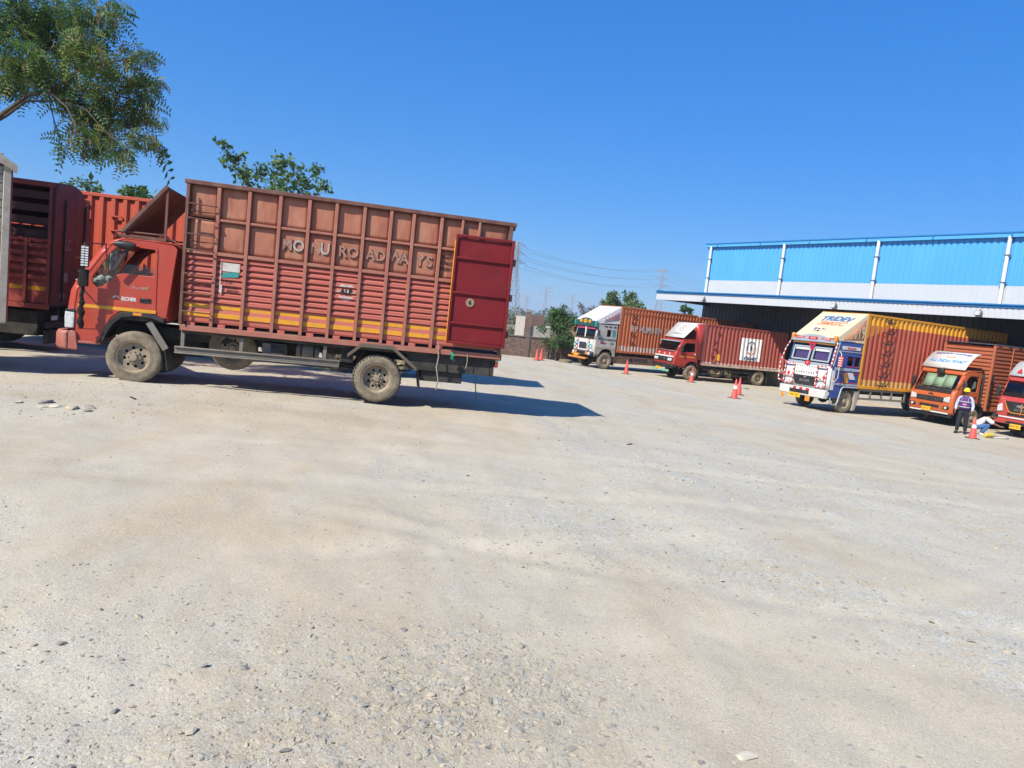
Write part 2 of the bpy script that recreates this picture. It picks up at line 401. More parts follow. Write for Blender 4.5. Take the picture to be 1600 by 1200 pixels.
# loose stones: low many-sided lumps pressed into the dust
def stone_base(seed):
    rg = np.random.default_rng(seed)
    t = (1+5**.5)/2
    v = np.array([(-1,t,0),(1,t,0),(-1,-t,0),(1,-t,0),(0,-1,t),(0,1,t),(0,-1,-t),(0,1,-t),(t,0,-1),(t,0,1),(-t,0,-1),(-t,0,1)], float)
    v /= np.linalg.norm(v[0]); v *= rg.uniform(.65, 1.2, (12, 1)); v *= [1.3, .85, .48]
    f = np.array([(0,11,5),(0,5,1),(0,1,7),(0,7,10),(0,10,11),(1,5,9),(5,11,4),(11,10,2),(10,7,6),(7,1,8),(3,9,4),(3,4,2),(3,2,6),(3,6,8),(3,8,9),(4,9,5),(2,4,11),(6,2,10),(8,6,7),(9,8,1)])
    return v, f
BASES = [stone_base(s) for s in range(8)]
def scatter_stones(name, n, mats, seed, rmin, rmax, smin, smax, label, dens=1.0, mi_w=None, sink=.25, uniform=.04):
    rg = np.random.default_rng(seed)
    r = np.exp(rg.uniform(np.log(rmin), np.log(rmax), n*6)); a = rg.uniform(R(48), R(132), n*6)
    X = r*np.cos(a); Y = r*np.sin(a)
    g = gravel(X, Y)*(.35+.9*fbm(X*3, Y*3, 77, 3)) + uniform
    keep = rg.uniform(0, 1, len(X)) < g*dens
    X = X[keep][:n]; Y = Y[keep][:n]; rr = r[keep][:n]; n = len(X)
    sz = smin*np.exp(rg.exponential(.42, n)); sz = np.clip(sz*np.clip(rr/9, .75, 1.4), smin*.5, smax)
    vs = []; fs = []; off = 0; mi = []
    yaw = rg.uniform(0, 6.28, n); tl = rg.uniform(-.5, .5, (n, 2)); Z = zg(X, Y)
    kind = rg.integers(0, len(BASES), n); mm = rg.choice(len(mats), n, p=mi_w)
    for b, (bv, bf) in enumerate(BASES):
        s = np.where(kind == b)[0]
        if not len(s): continue
        P = bv[None]*sz[s][:, None, None]
        z = P[..., 2] + P[..., 0]*tl[s, 0][:, None] + P[..., 1]*tl[s, 1][:, None]
        c, q = np.cos(yaw[s])[:, None], np.sin(yaw[s])[:, None]
        x = P[..., 0]*c - P[..., 1]*q; y = P[..., 0]*q + P[..., 1]*c
        W = np.stack([x + X[s][:, None], y + Y[s][:, None], z + Z[s][:, None] + sz[s][:, None]*sink*rg.uniform(-.4, 1, (len(s), 1))], -1)
        vs.append(W.reshape(-1, 3)); fs.append((bf[None] + (np.arange(len(s))*12)[:, None, None]).reshape(-1, 3) + off); off += len(s)*12
        mi.append(np.repeat(mm[s], 20))
    o = link(name, mk_mesh(name, np.vstack(vs), np.vstack(fs), mats, smooth=False, mi=np.concatenate(mi)))
    return tag(o, label, 'gravel', kind='stuff')
S1 = mat('slate_stone', (.19,.18,.155), (.35,.31,.245), .75, .9, scale=25, thr=(.35,.65))
S2 = mat('dusty_stone', (.42,.365,.27), (.30,.27,.215), .7, .95, scale=20)
S3 = mat('pale_stone', (.52,.47,.37), (.42,.36,.27), .7, .9, scale=20)
S4 = mat('dust_coloured_stone', (.42,.365,.265), (.34,.295,.215), .7, .95, scale=14)
scatter_stones('fine_gravel', 34000, [S1, S2, S3, S4], 5, 2.0, 18, .0030, .010, 'fine grey and beige gravel strewn over the dusty yard', mi_w=[.30,.36,.02,.32], sink=.1)
scatter_stones('coarse_gravel', 3000, [S1, S2, S3, S4], 9, 2.1, 26, .0075, .024, 'coarser broken stones lying loose on the dusty yard', mi_w=[.52,.28,.0,.20], uniform=.012, sink=.1)
S5 = mat('earth_coloured_stone', (.385,.335,.245), (.31,.265,.19), .7, .95, scale=14)
S6 = mat('greyish_stone', (.33,.315,.265), (.25,.235,.19), .7, .95, scale=14)
def rubble_patch(name, n, seed, cx, cy, rx, ry, label):
    rg = np.random.default_rng(seed); X = cx + rg.normal(0, rx, n*3); Y = cy + rg.normal(0, ry, n*3)
    k = (rg.uniform(0, 1, n*3) < .25 + 1.1*fbm(X*2.5, Y*2.5, seed, 3)**1.5) & (Y > 1.9); X = X[k][:n]; Y = Y[k][:n]; n = len(X)
    sz = np.clip(.0062*np.exp(rg.exponential(.45, n)), .005, .026); Z = zg(X, Y); yaw = rg.uniform(0, 6.28, n); tl = rg.uniform(-.32, .32, (n, 2)); kind = rg.integers(0, len(BASES), n); mm = rg.choice(3, n, p=[.09,.27,.64])
    vs = []; fs = []; mi = []; off = 0
    for b, (bv, bf) in enumerate(BASES):
        s = np.where(kind == b)[0]; P = bv[None]*sz[s][:, None, None]; z = P[..., 2] + P[..., 0]*tl[s, 0][:, None] + P[..., 1]*tl[s, 1][:, None]
        c, q = np.cos(yaw[s])[:, None], np.sin(yaw[s])[:, None]
        vs.append(np.stack([P[..., 0]*c - P[..., 1]*q + X[s][:, None], P[..., 0]*q + P[..., 1]*c + Y[s][:, None], z*.8 + Z[s][:, None] - sz[s][:, None]*rg.uniform(.12, .42, (len(s), 1))], -1).reshape(-1, 3))
        fs.append((bf[None] + (np.arange(len(s))*12)[:, None, None]).reshape(-1, 3) + off); off += len(s)*12; mi.append(np.repeat(mm[s], 20))
    return tag(link(name, mk_mesh(name, np.vstack(vs), np.vstack(fs), [S1, S6, S5], smooth=False, mi=np.concatenate(mi))), label, 'gravel', kind='stuff')
rubble_patch('embedded_gravel', 11000, 15, -.10, 2.85, .44, .40, 'rough dusty gravel pressed into the near ground at the bottom of the picture')
rubble_patch('embedded_gravel', 4200, 16, .75, 5.2, 1.0, .6, 'patch of grey gravel trodden into the middle of the yard')
def rock(name, loc, size, m, seed, label, group=None, flat=.5):
    bm = bmesh.new(); bmesh.ops.create_icosphere(bm, subdivisions=2, radius=1)
    rg = random.Random(seed); d = [Vector((rg.uniform(-1,1), rg.uniform(-1,1), rg.uniform(-1,1))).normalized() for _ in range(9)]
    for v in bm.verts:
        for q in d:
            k = v.co.dot(q)
            if k > .62: v.co -= q*(k-.62)
        v.co *= rg.uniform(.96, 1.04)
        v.co = Vector((v.co.x*size*1.3, v.co.y*size*.8, v.co.z*size*flat))
    me = bpy.data.meshes.new(name); bm.to_mesh(me); bm.free(); me.materials.append(m)
    o = link(name, me); o.location = (loc[0], loc[1], float(zg(loc[0], loc[1])) + size*flat*.35); o.rotation_euler = (rg.uniform(-.2,.2), rg.uniform(-.2,.2), rg.uniform(0,6))
    return tag(o, label, 'stone', group)
rock('stone', (1.05, 2.66), .045, S3, 1, 'flat whitish stone at the very bottom edge of the yard', flat=.28)
for q, (x, y, s, lb) in enumerate([(-5.75,8.85,.11,'bluish slab at the left end of'),(-5.5,8.7,.09,'pale flat stone left of the middle of'),(-5.3,8.65,.12,'largest dusty slab in the middle of'),(-5.15,8.8,.08,'bluish stone right of the middle of'),(-5.95,8.7,.07,'pale stone apart on the left of'),(-5.6,8.6,.06,'smallest dusty stone at the near side of'),(-5.05,8.55,.07,'bluish stone at the right end of')]):
    rock('rubble_stone', (x, y), s, [S1, S3, S4][q % 3], 20+q, lb + ' the rubble heap below the red lorry cab', 'rubble heap by the red lorry', .3)
rock('chock_stone', (13.55, 34.2), .17, S1, 41, 'dark grey stone on the ground left of the white and blue truck front', flat=.6)
rock('chock_stone', (13.0, 40.4), .15, S1, 42, 'dark stone on the ground beside the rear wheel of the posted container truck', flat=.6)

# ---------------------------------------------------------------- open land beyond the yard wall
fm = mat('dry_field', (.20,.165,.09), (.09,.11,.04), .8, .95, scale=.02, bump=0, c3=(.26,.21,.13), scale3=.006)
mb = MB()
xs = [-900,-300,-100,-40,-15,-4,2,8,20,60,160,500,1600]
ys = [62,75,95,130,180,260,400,700,1300,2500,6500]
for j in range(len(ys)-1):
    for i in range(len(xs)-1):
        sc = [max(1, y/62*.35) for y in (ys[j], ys[j+1])]
        mb.add([(xs[i]*sc[0], ys[j], -1.15), (xs[i+1]*sc[0], ys[j], -1.15), (xs[i+1]*sc[1], ys[j+1], -1.15), (xs[i]*sc[1], ys[j+1], -1.15)], [(0,1,2,3)])
struct(mb.build('field', fm))
# ---------------------------------------------------------------- warehouse
def corr_pts(x0, x1, pitch, d, flat=.30, slope=.16):
    """trapezoid wave: list of (x, offset) with offset 0 (crest) .. d (trough)"""
    n = max(1, round((x1-x0)/pitch)); p = (x1-x0)/n; out = []
    for i in range(n):
        b = x0 + i*p
        out += [(b, 0), (b+flat*p, 0), (b+(flat+slope)*p, d), (b+(1-slope)*p, d)]
    out.append((x1, 0)); return out
def corr_y(pts, x):
    for (a, ya), (b, yb) in zip(pts, pts[1:]):
        if a <= x <= b: return ya + (yb-ya)*(x-a)/max(1e-9, b-a)
    return 0
def corr_sheet(mb, pts, zs, fr, ms=None):
    """zs: z breaks; fr(x, depth, z) -> 3D; ms: material per band"""
    n = len(pts); vs = [fr(x, y, z) for z in zs for x, y in pts]
    b = len(mb.v); mb.v += vs
    for j in range(len(zs)-1):
        for i in range(n-1):
            mb.f.append((b+j*n+i, b+j*n+i+1, b+(j+1)*n+i+1, b+(j+1)*n+i)); mb.m.append(0 if ms is None else ms[j])
    return mb

M_BLUE = mat('blue_cladding', (.075,.33,.66), (.10,.38,.68), .5, .42, scale=.7, stretch=(1,1,.3), spec=.5)
M_BLUED = mat('blue_trim', (.02,.17,.42), rough=.4, spec=.5)
M_WCLAD = mat('white_cladding', (.48,.51,.54), (.43,.45,.47), .5, .45, scale=.8)
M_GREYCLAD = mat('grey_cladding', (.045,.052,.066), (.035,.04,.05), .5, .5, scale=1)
M_CONC = mat('concrete', (.36,.34,.31), (.25,.235,.21), .6, .9, scale=2, bump=.3)
M_PIPE = mat('white_downpipe', (.72,.72,.70), (.55,.53,.5), .5, .45, scale=3)
YAWB = R(121)
# local frame: x along the front (to the far end), y away from the yard?  -y points into the building after the 121 degree turn
wh = empty('warehouse', (24, 36.5, -1.3), YAWB)
tag(wh, 'long warehouse with bright blue and white ribbed cladding and dark loading front', 'warehouse')
X0, X1, DEP = -26.0, 20.6, 30.0        # local y: + towards the yard, - into the building
def whp(x, d, z): return (x, -d, z)
# upper front wall, in the bays between the downpipes
cols = [20.25, 13.75, 7.15, .2, -6.5, -13.2, -19.9]
for bi, (a, b) in enumerate(zip([X1]+cols[1:], cols[1:]+[X0])):
    mb = corr_sheet(MB(), corr_pts(b, a, .33, .045, .55, .10), [6.82, 9.22], whp); mb.build('blue_wall_panel', M_BLUE, wh, solid=.02, smooth=0)
    mb = corr_sheet(MB(), corr_pts(b, a, .33, .03, .62, .08), [5.3, 6.815], lambda x, d, z: (x, -d+.004, z)); mb.build('white_wall_panel', M_WCLAD, wh, solid=.02, smooth=0)
# lower loading front (in the canopy's shade), roller doors and dock
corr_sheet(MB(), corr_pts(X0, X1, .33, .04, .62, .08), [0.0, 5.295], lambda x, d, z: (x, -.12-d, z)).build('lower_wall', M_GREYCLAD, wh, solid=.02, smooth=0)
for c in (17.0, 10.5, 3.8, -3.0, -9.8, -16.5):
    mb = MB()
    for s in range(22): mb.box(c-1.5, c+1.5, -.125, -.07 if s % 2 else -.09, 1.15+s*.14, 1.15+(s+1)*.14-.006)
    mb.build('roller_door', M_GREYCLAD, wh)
boxes('loading_dock', wh, M_CONC, (X0, X1-.5, -.1, 1.0, -.3, 1.1))
# end wall, back wall, roof
corr_sheet(MB(), corr_pts(-DEP, -.15, .33, .045, .62, .08), [0, 9.22], lambda x, d, z: (X1+.02-d, x, z)).build('end_wall', M_BLUE, wh, solid=.02, smooth=0)
corr_sheet(MB(), corr_pts(-DEP, -.15, .33, .045, .62, .08), [0, 9.22], lambda x, d, z: (X0-.02+d, x, z)).build('end_wall', M_BLUE, wh, solid=.02, smooth=0)
boxes('back_wall', wh, M_WCLAD, (X0, X1, -DEP-.2, -DEP, 0, 9.2))
mb = MB(); mb.add([(X0,0.02,9.3),(X1,.02,9.3),(X1,-DEP/2,10.6),(X0,-DEP/2,10.6),(X1,-DEP,9.3),(X0,-DEP,9.3)], [(0,1,2,3),(3,2,4,5)]); mb.build('roof', M_WCLAD, wh, solid=.05)
rf = boxes('eave_gutter', wh, M_BLUE, (X0-.1, X1+.15, .03, .22, 9.2, 9.45)); 
boxes('gutter_lip', rf, M_BLUED, (X0-.1, X1+.15, .22, .26, 9.40, 9.47))
for q in range(12):
    boxes('gutter_bracket', rf, M_BLUED, (X1-1-q*3.9-.03, X1-1-q*3.9+.03, .222, .275, 9.2, 9.38))
for c in cols:
    d = tubes('downpipe', wh, M_PIPE, .095, [(c,.16,9.25),(c,.16,5.75)])
    boxes('pipe_clip', d, M_STEEL, (c-.13,c+.13,.02,.28,6.95,7.0)); boxes('pipe_clip', d, M_STEEL, (c-.13,c+.13,.02,.28,8.3,8.35))
boxes('corner_trim', wh, M_BLUE, (X1-.12, X1+.05, -.06, .06, 5.4, 9.2))
# canopy
CD = 4.5
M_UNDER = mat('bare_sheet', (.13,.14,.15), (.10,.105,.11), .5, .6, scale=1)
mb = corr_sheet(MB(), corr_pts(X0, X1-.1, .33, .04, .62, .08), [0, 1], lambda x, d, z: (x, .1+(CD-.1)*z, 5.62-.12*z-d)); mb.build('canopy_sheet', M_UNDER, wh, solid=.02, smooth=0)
mb = corr_sheet(MB(), corr_pts(X0, X1, .25, .02, .62, .08), [4.93, 5.38], lambda x, d, z: (x, CD-d, z)); mb.build('canopy_fascia', M_WCLAD, wh, solid=.02, smooth=0)
boxes('canopy_trim', wh, M_BLUED, (X0, X1, CD-.06, CD+.05, 5.385, 5.53), bevel=.01)
boxes('canopy_gutter', wh, M_BLUED, (X0, X1+.05, CD+.052, CD+.12, 5.49, 5.56), bevel=.01)
boxes('canopy_end_fascia', wh, M_WCLAD, (X1-.02, X1+.03, .1, CD-.03, 4.95, 5.45))
boxes('canopy_end_trim', wh, M_BLUED, (X1-.03, X1+.04, .1, CD-.07, 5.455, 5.62))
for c in cols:
    MB().beam((c-.4, .05, 5.0), (c-.4, CD-.1, 5.25), .12, .25).build('canopy_bracket', M_GREYCLAD, wh)
for y in (.8, 1.9, 3.0, 4.0):
    boxes('canopy_purlin', wh, M_GREYCLAD, (X0, X1-.15, y, y+.06, 5.26, 5.40))
for c in (15.9, 6.2, -1.2, -10):
    l = boxes('flood_lamp', wh, M_STEEL, (c-.14,c+.14,CD+.06,CD+.26,4.98,5.2), bevel=.02)
    boxes('lamp_glass', l, M_LAMP, (c-.11,c+.11,CD+.262,CD+.275,5.0,5.18))
    boxes('lamp_arm', l, M_STEEL, (c-.02,c+.02,CD+.01,CD+.07,5.1,5.3))

# ---------------------------------------------------------------- brick yard wall (bricks as geometry), far corner
BR = [mat('brick_a', (.22,.12,.08), (.30,.24,.19), .6, .95, scale=9, bump=.4), mat('brick_b', (.18,.105,.08), (.28,.22,.175), .6, .95, scale=9, bump=.4),
      mat('brick_c', (.26,.17,.125), (.33,.28,.23), .6, .95, scale=9, bump=.4)]
MORT = mat('mortar', (.20,.16,.125), (.14,.11,.085), .6, .95, scale=4, bump=.4)
def brick_wall(name, p, q, h, label, seed, bl=.23, bh=.085, z0=None):
    p = Vector((p[0], p[1], 0)); q = Vector((q[0], q[1], 0)); L = (q-p).length; a = math.atan2(q.y-p.y, q.x-p.x)
    z = min(float(gz(p.x, p.y)), float(gz(q.x, q.y))) - .05 if z0 is None else z0
    w = empty(name, (p.x, p.y, z), a); tag(w, label, 'wall')
    boxes('wall_core', w, MORT, (0, L, .012, .22, 0, h), bevel=0)
    mb = MB(); rg = random.Random(seed); rows = int(h/bh)
    for r in range(rows):
        x = -bl/2 if r % 2 else 0
        while x < L:
            a0 = max(0, x); a1 = min(L, x+bl)
            if a1-a0 > .04:
                k = rg.uniform(0, .012); mb.mi = rg.randrange(3)
                mb.box(a0+.006, a1-.006, k, .06, r*bh+.006, (r+1)*bh-.006)
            x += bl
    c = mb.build('brick_face', BR, w, smooth=0); c['kind'] = 'stuff'
    boxes('coping', w, MORT, (-.02, L+.02, -.03, .25, h, h+.07), bevel=.01)
    for x in np.arange(.1, L, 3.1):
        boxes('wall_pier', w, MORT, (x-.14, x+.14, -.05, -.005, 0, h-.005), bevel=.01)
    return w
brick_wall('yard_wall', (-16, 39.5), (2.2, 48.6), 1.38, 'low brown brick boundary wall behind the two cones', 3)
brick_wall('yard_wall', (2.35, 48.7), (12.5, 57.5), 1.30, 'low brown brick boundary wall behind the grey truck cab', 4)
# brick hut beyond the wall
M_PLAST = mat('weathered_plaster', (.50,.46,.40), (.33,.28,.23), .8, .9, scale=2.5, bump=.3)
hut = empty('brick_hut', (.62, 70, -1.2), R(18)); tag(hut, 'small roofless brick and plaster hut beyond the boundary wall', 'hut')
mb = MB(); rg = random.Random(8)
for r in range(34):
    x = -.06 if r % 2 else 0
    while x < .62:
        mb.mi = rg.randrange(3); a0, a1 = max(0, x), min(.62, x+.23)
        if a1-a0 > .05: mb.box(a0+.006, a1-.006, rg.uniform(-.01, .005), .1, r*.09+.006, (r+1)*.09-.006)
        x += .23
mb.build('brick_pier', BR, hut, smooth=0)
boxes('plaster_wall', hut, M_PLAST, (.66, 2.6, .25, .45, 0, 1.75), (0, .2, .12, 3, 0, 2.6), (2.6, 2.8, .25, 3, 0, 1.9), bevel=.02)
boxes('dark_wall', hut, BR[1], (.5, 2.4, 1.2, 1.4, 1.2, 2.85), bevel=.02)
boxes('lintel', hut, M_CONC, (-.03, .68, -.02, .3, 3.07, 3.2))
# ---------------------------------------------------------------- shared truck parts
WCACHE = {}
def wheel_meshes(Rr, W, lugs, hubout):
    key = (Rr, W, lugs, hubout)
    if key in WCACHE: return WCACHE[key]
    rr = Rr*.60                                    # rim lip radius
    h = W/2
    ty = MB()
    ty.lathe([(rr, -h*.80), (rr*1.06, -h*.96), (Rr*.80, -h*1.02), (Rr*.93, -h*.96), (Rr*.985, -h*.82), (Rr, -h*.55), (Rr*1.003, 0), (Rr, h*.55), (Rr*.985, h*.82), (Rr*.93, h*.96), (Rr*.8, h*1.02), (rr*1.06, h*.96), (rr, h*.8)], 56)
    ty.lathe([(rr*1.12, -h*.985), (rr*1.13, -h*1.01), (rr*1.16, -h*1.01), (rr*1.17, -h*.99)], 48)
    if lugs:
        for k in range(lugs):
            a = 2*math.pi*k/lugs
            for s in (-1, 1):
                aa = a + (0 if s < 0 else math.pi/lugs)
                d = Vector((math.cos(aa), 0, math.sin(aa)))
                ty.beam(d*(Rr*.94)+Vector((0, s*h*.93, 0)), d*(Rr*1.012)+Vector((0, s*h*.70, 0)), math.pi*2*Rr/lugs*.58, .03, m=1, upv=(0,1,0))
        for k in range(lugs):
            a = 2*math.pi*(k+.25)/lugs; d = Vector((math.cos(a), 0, math.sin(a)))
            ty.beam(d*(Rr*1.003)+Vector((0,-h*.5,0)), d*(Rr*1.003)+Vector((0,h*.5,0)), .03, .014, m=1, upv=d)
    t = ty.build('tyre', [M_RUBBER, M_TREAD]); tm = t.data; bpy.data.objects.remove(t)
    ri = MB()
    yo = -h*.78
    ri.lathe([(rr*1.03, yo-.012), (rr*1.0, yo-.016), (rr*.95, yo+.005), (rr*.90, yo+.035), (rr*.86, yo+.06)], 40)
    holes = [oval(rr*.60*math.cos(a), rr*.60*math.sin(a), rr*.10, rr*.10, 10) for a in [2*math.pi*k/8+.2 for k in range(8)]]
    dy = yo + (.05 if hubout else .09)
    ri.plate(oval(0, 0, rr*.88, rr*.88, 40), holes, lambda u, v, w: (u, dy+w, v), .015)
    ri.lathe([(rr*.45, dy-.002), (rr*.42, dy-.03 if hubout else dy-.012), (rr*.28, dy-.035 if hubout else dy-.015), (rr*.22, dy-.09 if hubout else dy-.05), (.001, dy-.095 if hubout else dy-.055)], 24)
    for k in range(8):
        a = 2*math.pi*k/8; ri.lathe([(.016, dy), (.016, dy-.05), (.001, dy-.052)], 6, (rr*.36*math.cos(a), 0, rr*.36*math.sin(a)))
    ri.lathe([(rr*.95, h*.7), (rr*.9, h*.3), (rr*.88, dy+.02)], 30)
    o = ri.build('rim', M_RIM); rm = o.data; bpy.data.objects.remove(o)
    dk = MB(); dk.lathe([(rr*.87, dy+.05), (.001, dy+.05)], 30); o = dk.build('wheel_disc', M_HOLE); dm = o.data; bpy.data.objects.remove(o)
    WCACHE[key] = (tm, rm, dm); return WCACHE[key]
def wheel(parent, x, y, Rr, W=.24, far=False, lugs=0, hubout=True, z=None, rot=None, name='wheel'):
    tm, rm, dm = wheel_meshes(Rr, W, lugs, hubout)
    w = link(name, dm, parent)                     # the dark brake disc carries tyre and rim
    w.location = (x, y, Rr if z is None else z); w.rotation_euler = rot or (0, random.uniform(0, 6), 0 if not far else math.pi)
    link('tyre', tm, w); link('rim', rm, w)
    return w
def chassis(root, x0, x1, hw=.42, z=.78, h=.22):
    boxes('chassis_rail', root, M_DARK, (x0, x1, -hw-.08, -hw, z, z+h)); boxes('chassis_rail', root, M_DARK, (x0, x1, hw, hw+.08, z, z+h))
    k = 0
    for x in np.arange(x0+.3, x1, 1.1): boxes('cross_member', root, M_DARK, (x, x+.08, -hw, hw, z+.04, z+h-.03))
def axle(root, x, r, hw=.95):
    mb = MB(); mb.tube([(x,-hw,r),(x,hw,r)], .065, 10); mb.lathe([(.001,-.16),(.17,-.12),(.2,0),(.17,.12),(.001,.16)], 18, (x,.0,r)); 
    a = mb.build('axle', M_DARK, root)
    for s in (-1, 1):
        m2 = MB()
        for q in range(5): m2.tube([(x-.62+.1*q, s*.5, r+.16-.0*q), (x, s*.5, r+.02-.018*q+.05), (x+.62-.1*q, s*.5, r+.16)], .013, 5)
        m2.build('leaf_spring', M_DARK, a)
def bow(mb, prof, w, c, y0, y1, m=None, n=22, k=None):
    """sheet swept across the vehicle; corners curve back by c within c of |y|=w; k = per-profile-point scale of c"""
    ys = sorted(set([y0, y1] + [y0+(y1-y0)*i/n for i in range(n+1)] + [s*(w-c*t) for s in (-1,1) for t in (0,.02,.08,.18,.32,.5,.7,1) if y0 <= s*(w-c*t) <= y1]))
    vs = []
    for i, (x, z) in enumerate(prof):
        for y in ys:
            t = max(0., (abs(y)-(w-c))/c); o = c*(1-math.sqrt(max(0, 1-t*t)))
            vs.append((x + o*(k[i] if k else 1), y, z))
    N = len(ys); fs = [(i*N+j, i*N+j+1, (i+1)*N+j+1, (i+1)*N+j) for i in range(len(prof)-1) for j in range(N-1)]
    return mb.add(vs, fs, m)
def cargo_container(root, x0, x1, z0, z1, m_side, m_frame, hw=1.2, bands=None, pitch=.27, depth=.045, rear_door=True, name='container', yc=0, rear_mat=None):
    """box container: frame > ribbed sides, end panel, roof, doors"""
    w = .10
    mb = MB()
    for x in (x0, x1-w):
        for s in (-1, 1):
            mb.box(x, x+w, yc+s*hw-(w if s > 0 else 0), yc+s*hw+(0 if s > 0 else w), z0, z1)
    for s in (-1, 1):
        y0 = yc+s*hw-(.06 if s > 0 else 0)
        mb.box(x0+w+.002, x1-w-.002, y0, y0+.06, z1-.085, z1); mb.box(x0+w+.002, x1-w-.002, y0, y0+.06, z0, z0+.13)
    for x in (x0+.002, x1-.062):
        mb.box(x, x+.06, yc-hw+w+.002, yc+hw-w-.002, z1-.1, z1-.002); mb.box(x, x+.06, yc-hw+w+.002, yc+hw-w-.002, z0, z0+.13)
    fr = mb.build(name, m_frame, root, bevel=.008)
    pts = corr_pts(x0+w, x1-w, pitch, depth)
    zs = [z0+.13, z1-.085] if not bands else [z0+.13] + [b[0] for b in bands[:-1]] + [z1-.085]
    mi = None if not bands else [b[1] for b in bands]
    for s in (-1, 1):
        corr_sheet(MB(), pts, zs, lambda x, d, z: (x, yc+s*(hw-.012-d), z), mi).build('side_panel', m_side, fr, smooth=0, solid=.004)
    corr_sheet(MB(), corr_pts(yc-hw+w, yc+hw-w, pitch, depth), [z0+.13, z1-.1], lambda x, d, z: (x0+.012+d, x, z)).build('front_panel', m_side, fr, smooth=0, solid=.004)
    corr_sheet(MB(), corr_pts(x0+.06, x1-.06, .3, .02), [yc-hw+.06, yc+hw-.06], lambda x, d, y: (x, y, z1-.02-d)).build('roof_panel', m_side, fr, smooth=0, solid=.004)
    boxes('floor', fr, M_DARK, (x0+.1, x1-.1, yc-hw+.07, yc+hw-.07, z0+.02, z0+.1))
    if rear_door:
        for s in (-1, 1):
            d = boxes('rear_door', fr, rear_mat or m_frame, (x1-.05, x1-.012, min(yc, yc+s*(hw-w))+.01, max(yc, yc+s*(hw-w))-.01, z0+.135, z1-.105))
            for q in (.3, .75): tubes('lock_rod', fr, M_STEEL, .018, [(x1+.005, yc+s*q*(hw-w), z0+.05), (x1+.005, yc+s*q*(hw-w), z1-.05)])
    return fr, pts
def side_guard(root, x0, x1, y, zs, m, posts, w=.09):
    mb = MB()
    for z in zs: mb.box(x0, x1, y, y+.035, z, z+w)
    g = mb.build('side_guard', m, root, bevel=.006)
    for x in posts: boxes('guard_post', g, m, (x-.03, x+.03, y+.037, y+.09, zs[0]-.02, zs[-1]+.3))
    return g
def mudflap(root, x, y0, y1, z0, z1, m=None):
    return MB().add([(x,y0,z1),(x,y1,z1),(x+.06,y1,z0),(x+.06,y0,z0),(x+.02,y0,z1),(x+.02,y1,z1),(x+.08,y1,z0),(x+.08,y0,z0)],
                    [(0,1,2,3),(7,6,5,4),(0,4,5,1),(1,5,6,2),(2,6,7,3),(3,7,4,0)]).build('mudflap', m or M_BLACK, root)
def mirror(root, x, y, z, h=.34, w=.17, m=None, arm=True):
    mb = MB().box(x-.05, x+.03, y-w, y, z, z+h); o = mb.build('mirror', m or M_BLACK, root, bevel=.03, seg=2)
    boxes('mirror_glass', o, M_CHROME, (x+.031, x+.034, y-w+.025, y-.025, z+.03, z+h-.03), bevel=0)
    if arm: tubes('mirror_arm', o, M_BLACK, .014, [(x, y-.05, z+h), (x+.02, y-.02, z+h+.08), (x+.12, y+w+.1, z+h+.06)], [(x, y-.05, z), (x+.02, y-.02, z-.08), (x+.12, y+w+.1, z-.06)])
    return o
# ---------------------------------------------------------------- the big red lorry in front (open rear door folded on its side)
RED_CAB = mat('red_cab_paint', (.40,.050,.028), (.33,.055,.034), .6, .42, scale=2.2, coat=.15, c3=(.36,.20,.15), amt3=.35, scale3=3)
RED_PANEL = mat('faded_red_panel', (.43,.115,.082), (.36,.10,.072), .8, .65, scale=2.5, stretch=(1,1,2), c3=(.42,.16,.125), amt3=.5, scale3=4)
BROWN_PANEL = mat('faded_brown_panel', (.35,.135,.078), (.28,.08,.052), .85, .68, scale=1.5, stretch=(2.4,1,.7), bump=.6, bscale=1.8, c3=(.40,.20,.12), amt3=.75, scale3=1.6, thr3=(.45,.66))
PILLAR = mat('dark_red_pillar', (.31,.115,.08), (.35,.165,.115), .7, .7, scale=5, bump=.2)
CRIMSON = mat('crimson_door', (.17,.012,.016), (.125,.011,.015), .8, .55, scale=2.5, spec=.22, c3=(.24,.04,.035), amt3=.4, scale3=3, bump=.25, bscale=2.5)
BUMPER_PINK = mat('faded_pink_bumper', (.33,.095,.07), (.42,.22,.17), .6, .55, scale=6)
GALV = mat('dull_galvanised', (.19,.17,.14), (.12,.10,.08), .7, .6, scale=5)

T = empty('cargo_lorry', (-6.412, 12.675, -.287), R(12.5))
tag(T, 'big red high-sided cargo lorry parked sideways with crimson rear door folded open', 'lorry')
BY = -1.0                        # plane of the near body panels
# ----- body
bx0, bx1, bz0, bz1 = .70, 6.07, 1.01, 3.36
body = MB()
body.box(bx0, bx1, BY-.05, BY+.05, bz0-.06, bz0+.03); body.box(bx0, bx1, 1.0, 1.10, bz0-.06, bz0+.03)
for x in np.arange(bx0+.25, bx1-.1, .5): body.box(x, x+.07, BY+.052, .998, bz0-.05, bz0+.02)
body = body.build('cargo_body', PILLAR, T, bevel=.006)
boxes('floor', body, M_DARK, (bx0+.05, bx1-.02, BY+.06, 1.0, bz0+.022, bz0+.06))
boxes('far_wall', body, BROWN_PANEL, (bx0+.05, bx1, 1.0, 1.06, bz0+.035, bz1-.04))
boxes('front_wall', body, BROWN_PANEL, (bx0, bx0+.045, BY+.05, 1.06, bz0+.035, bz1-.04))
boxes('top_rail', body, M_RUST, (bx0-.06, bx1+.05, BY-.06, BY+.03, bz1-.045, bz1+.02)); boxes('top_rail', body, M_RUST, (bx0-.06, bx1+.05, 1.0, 1.1, bz1-.045, bz1+.02))
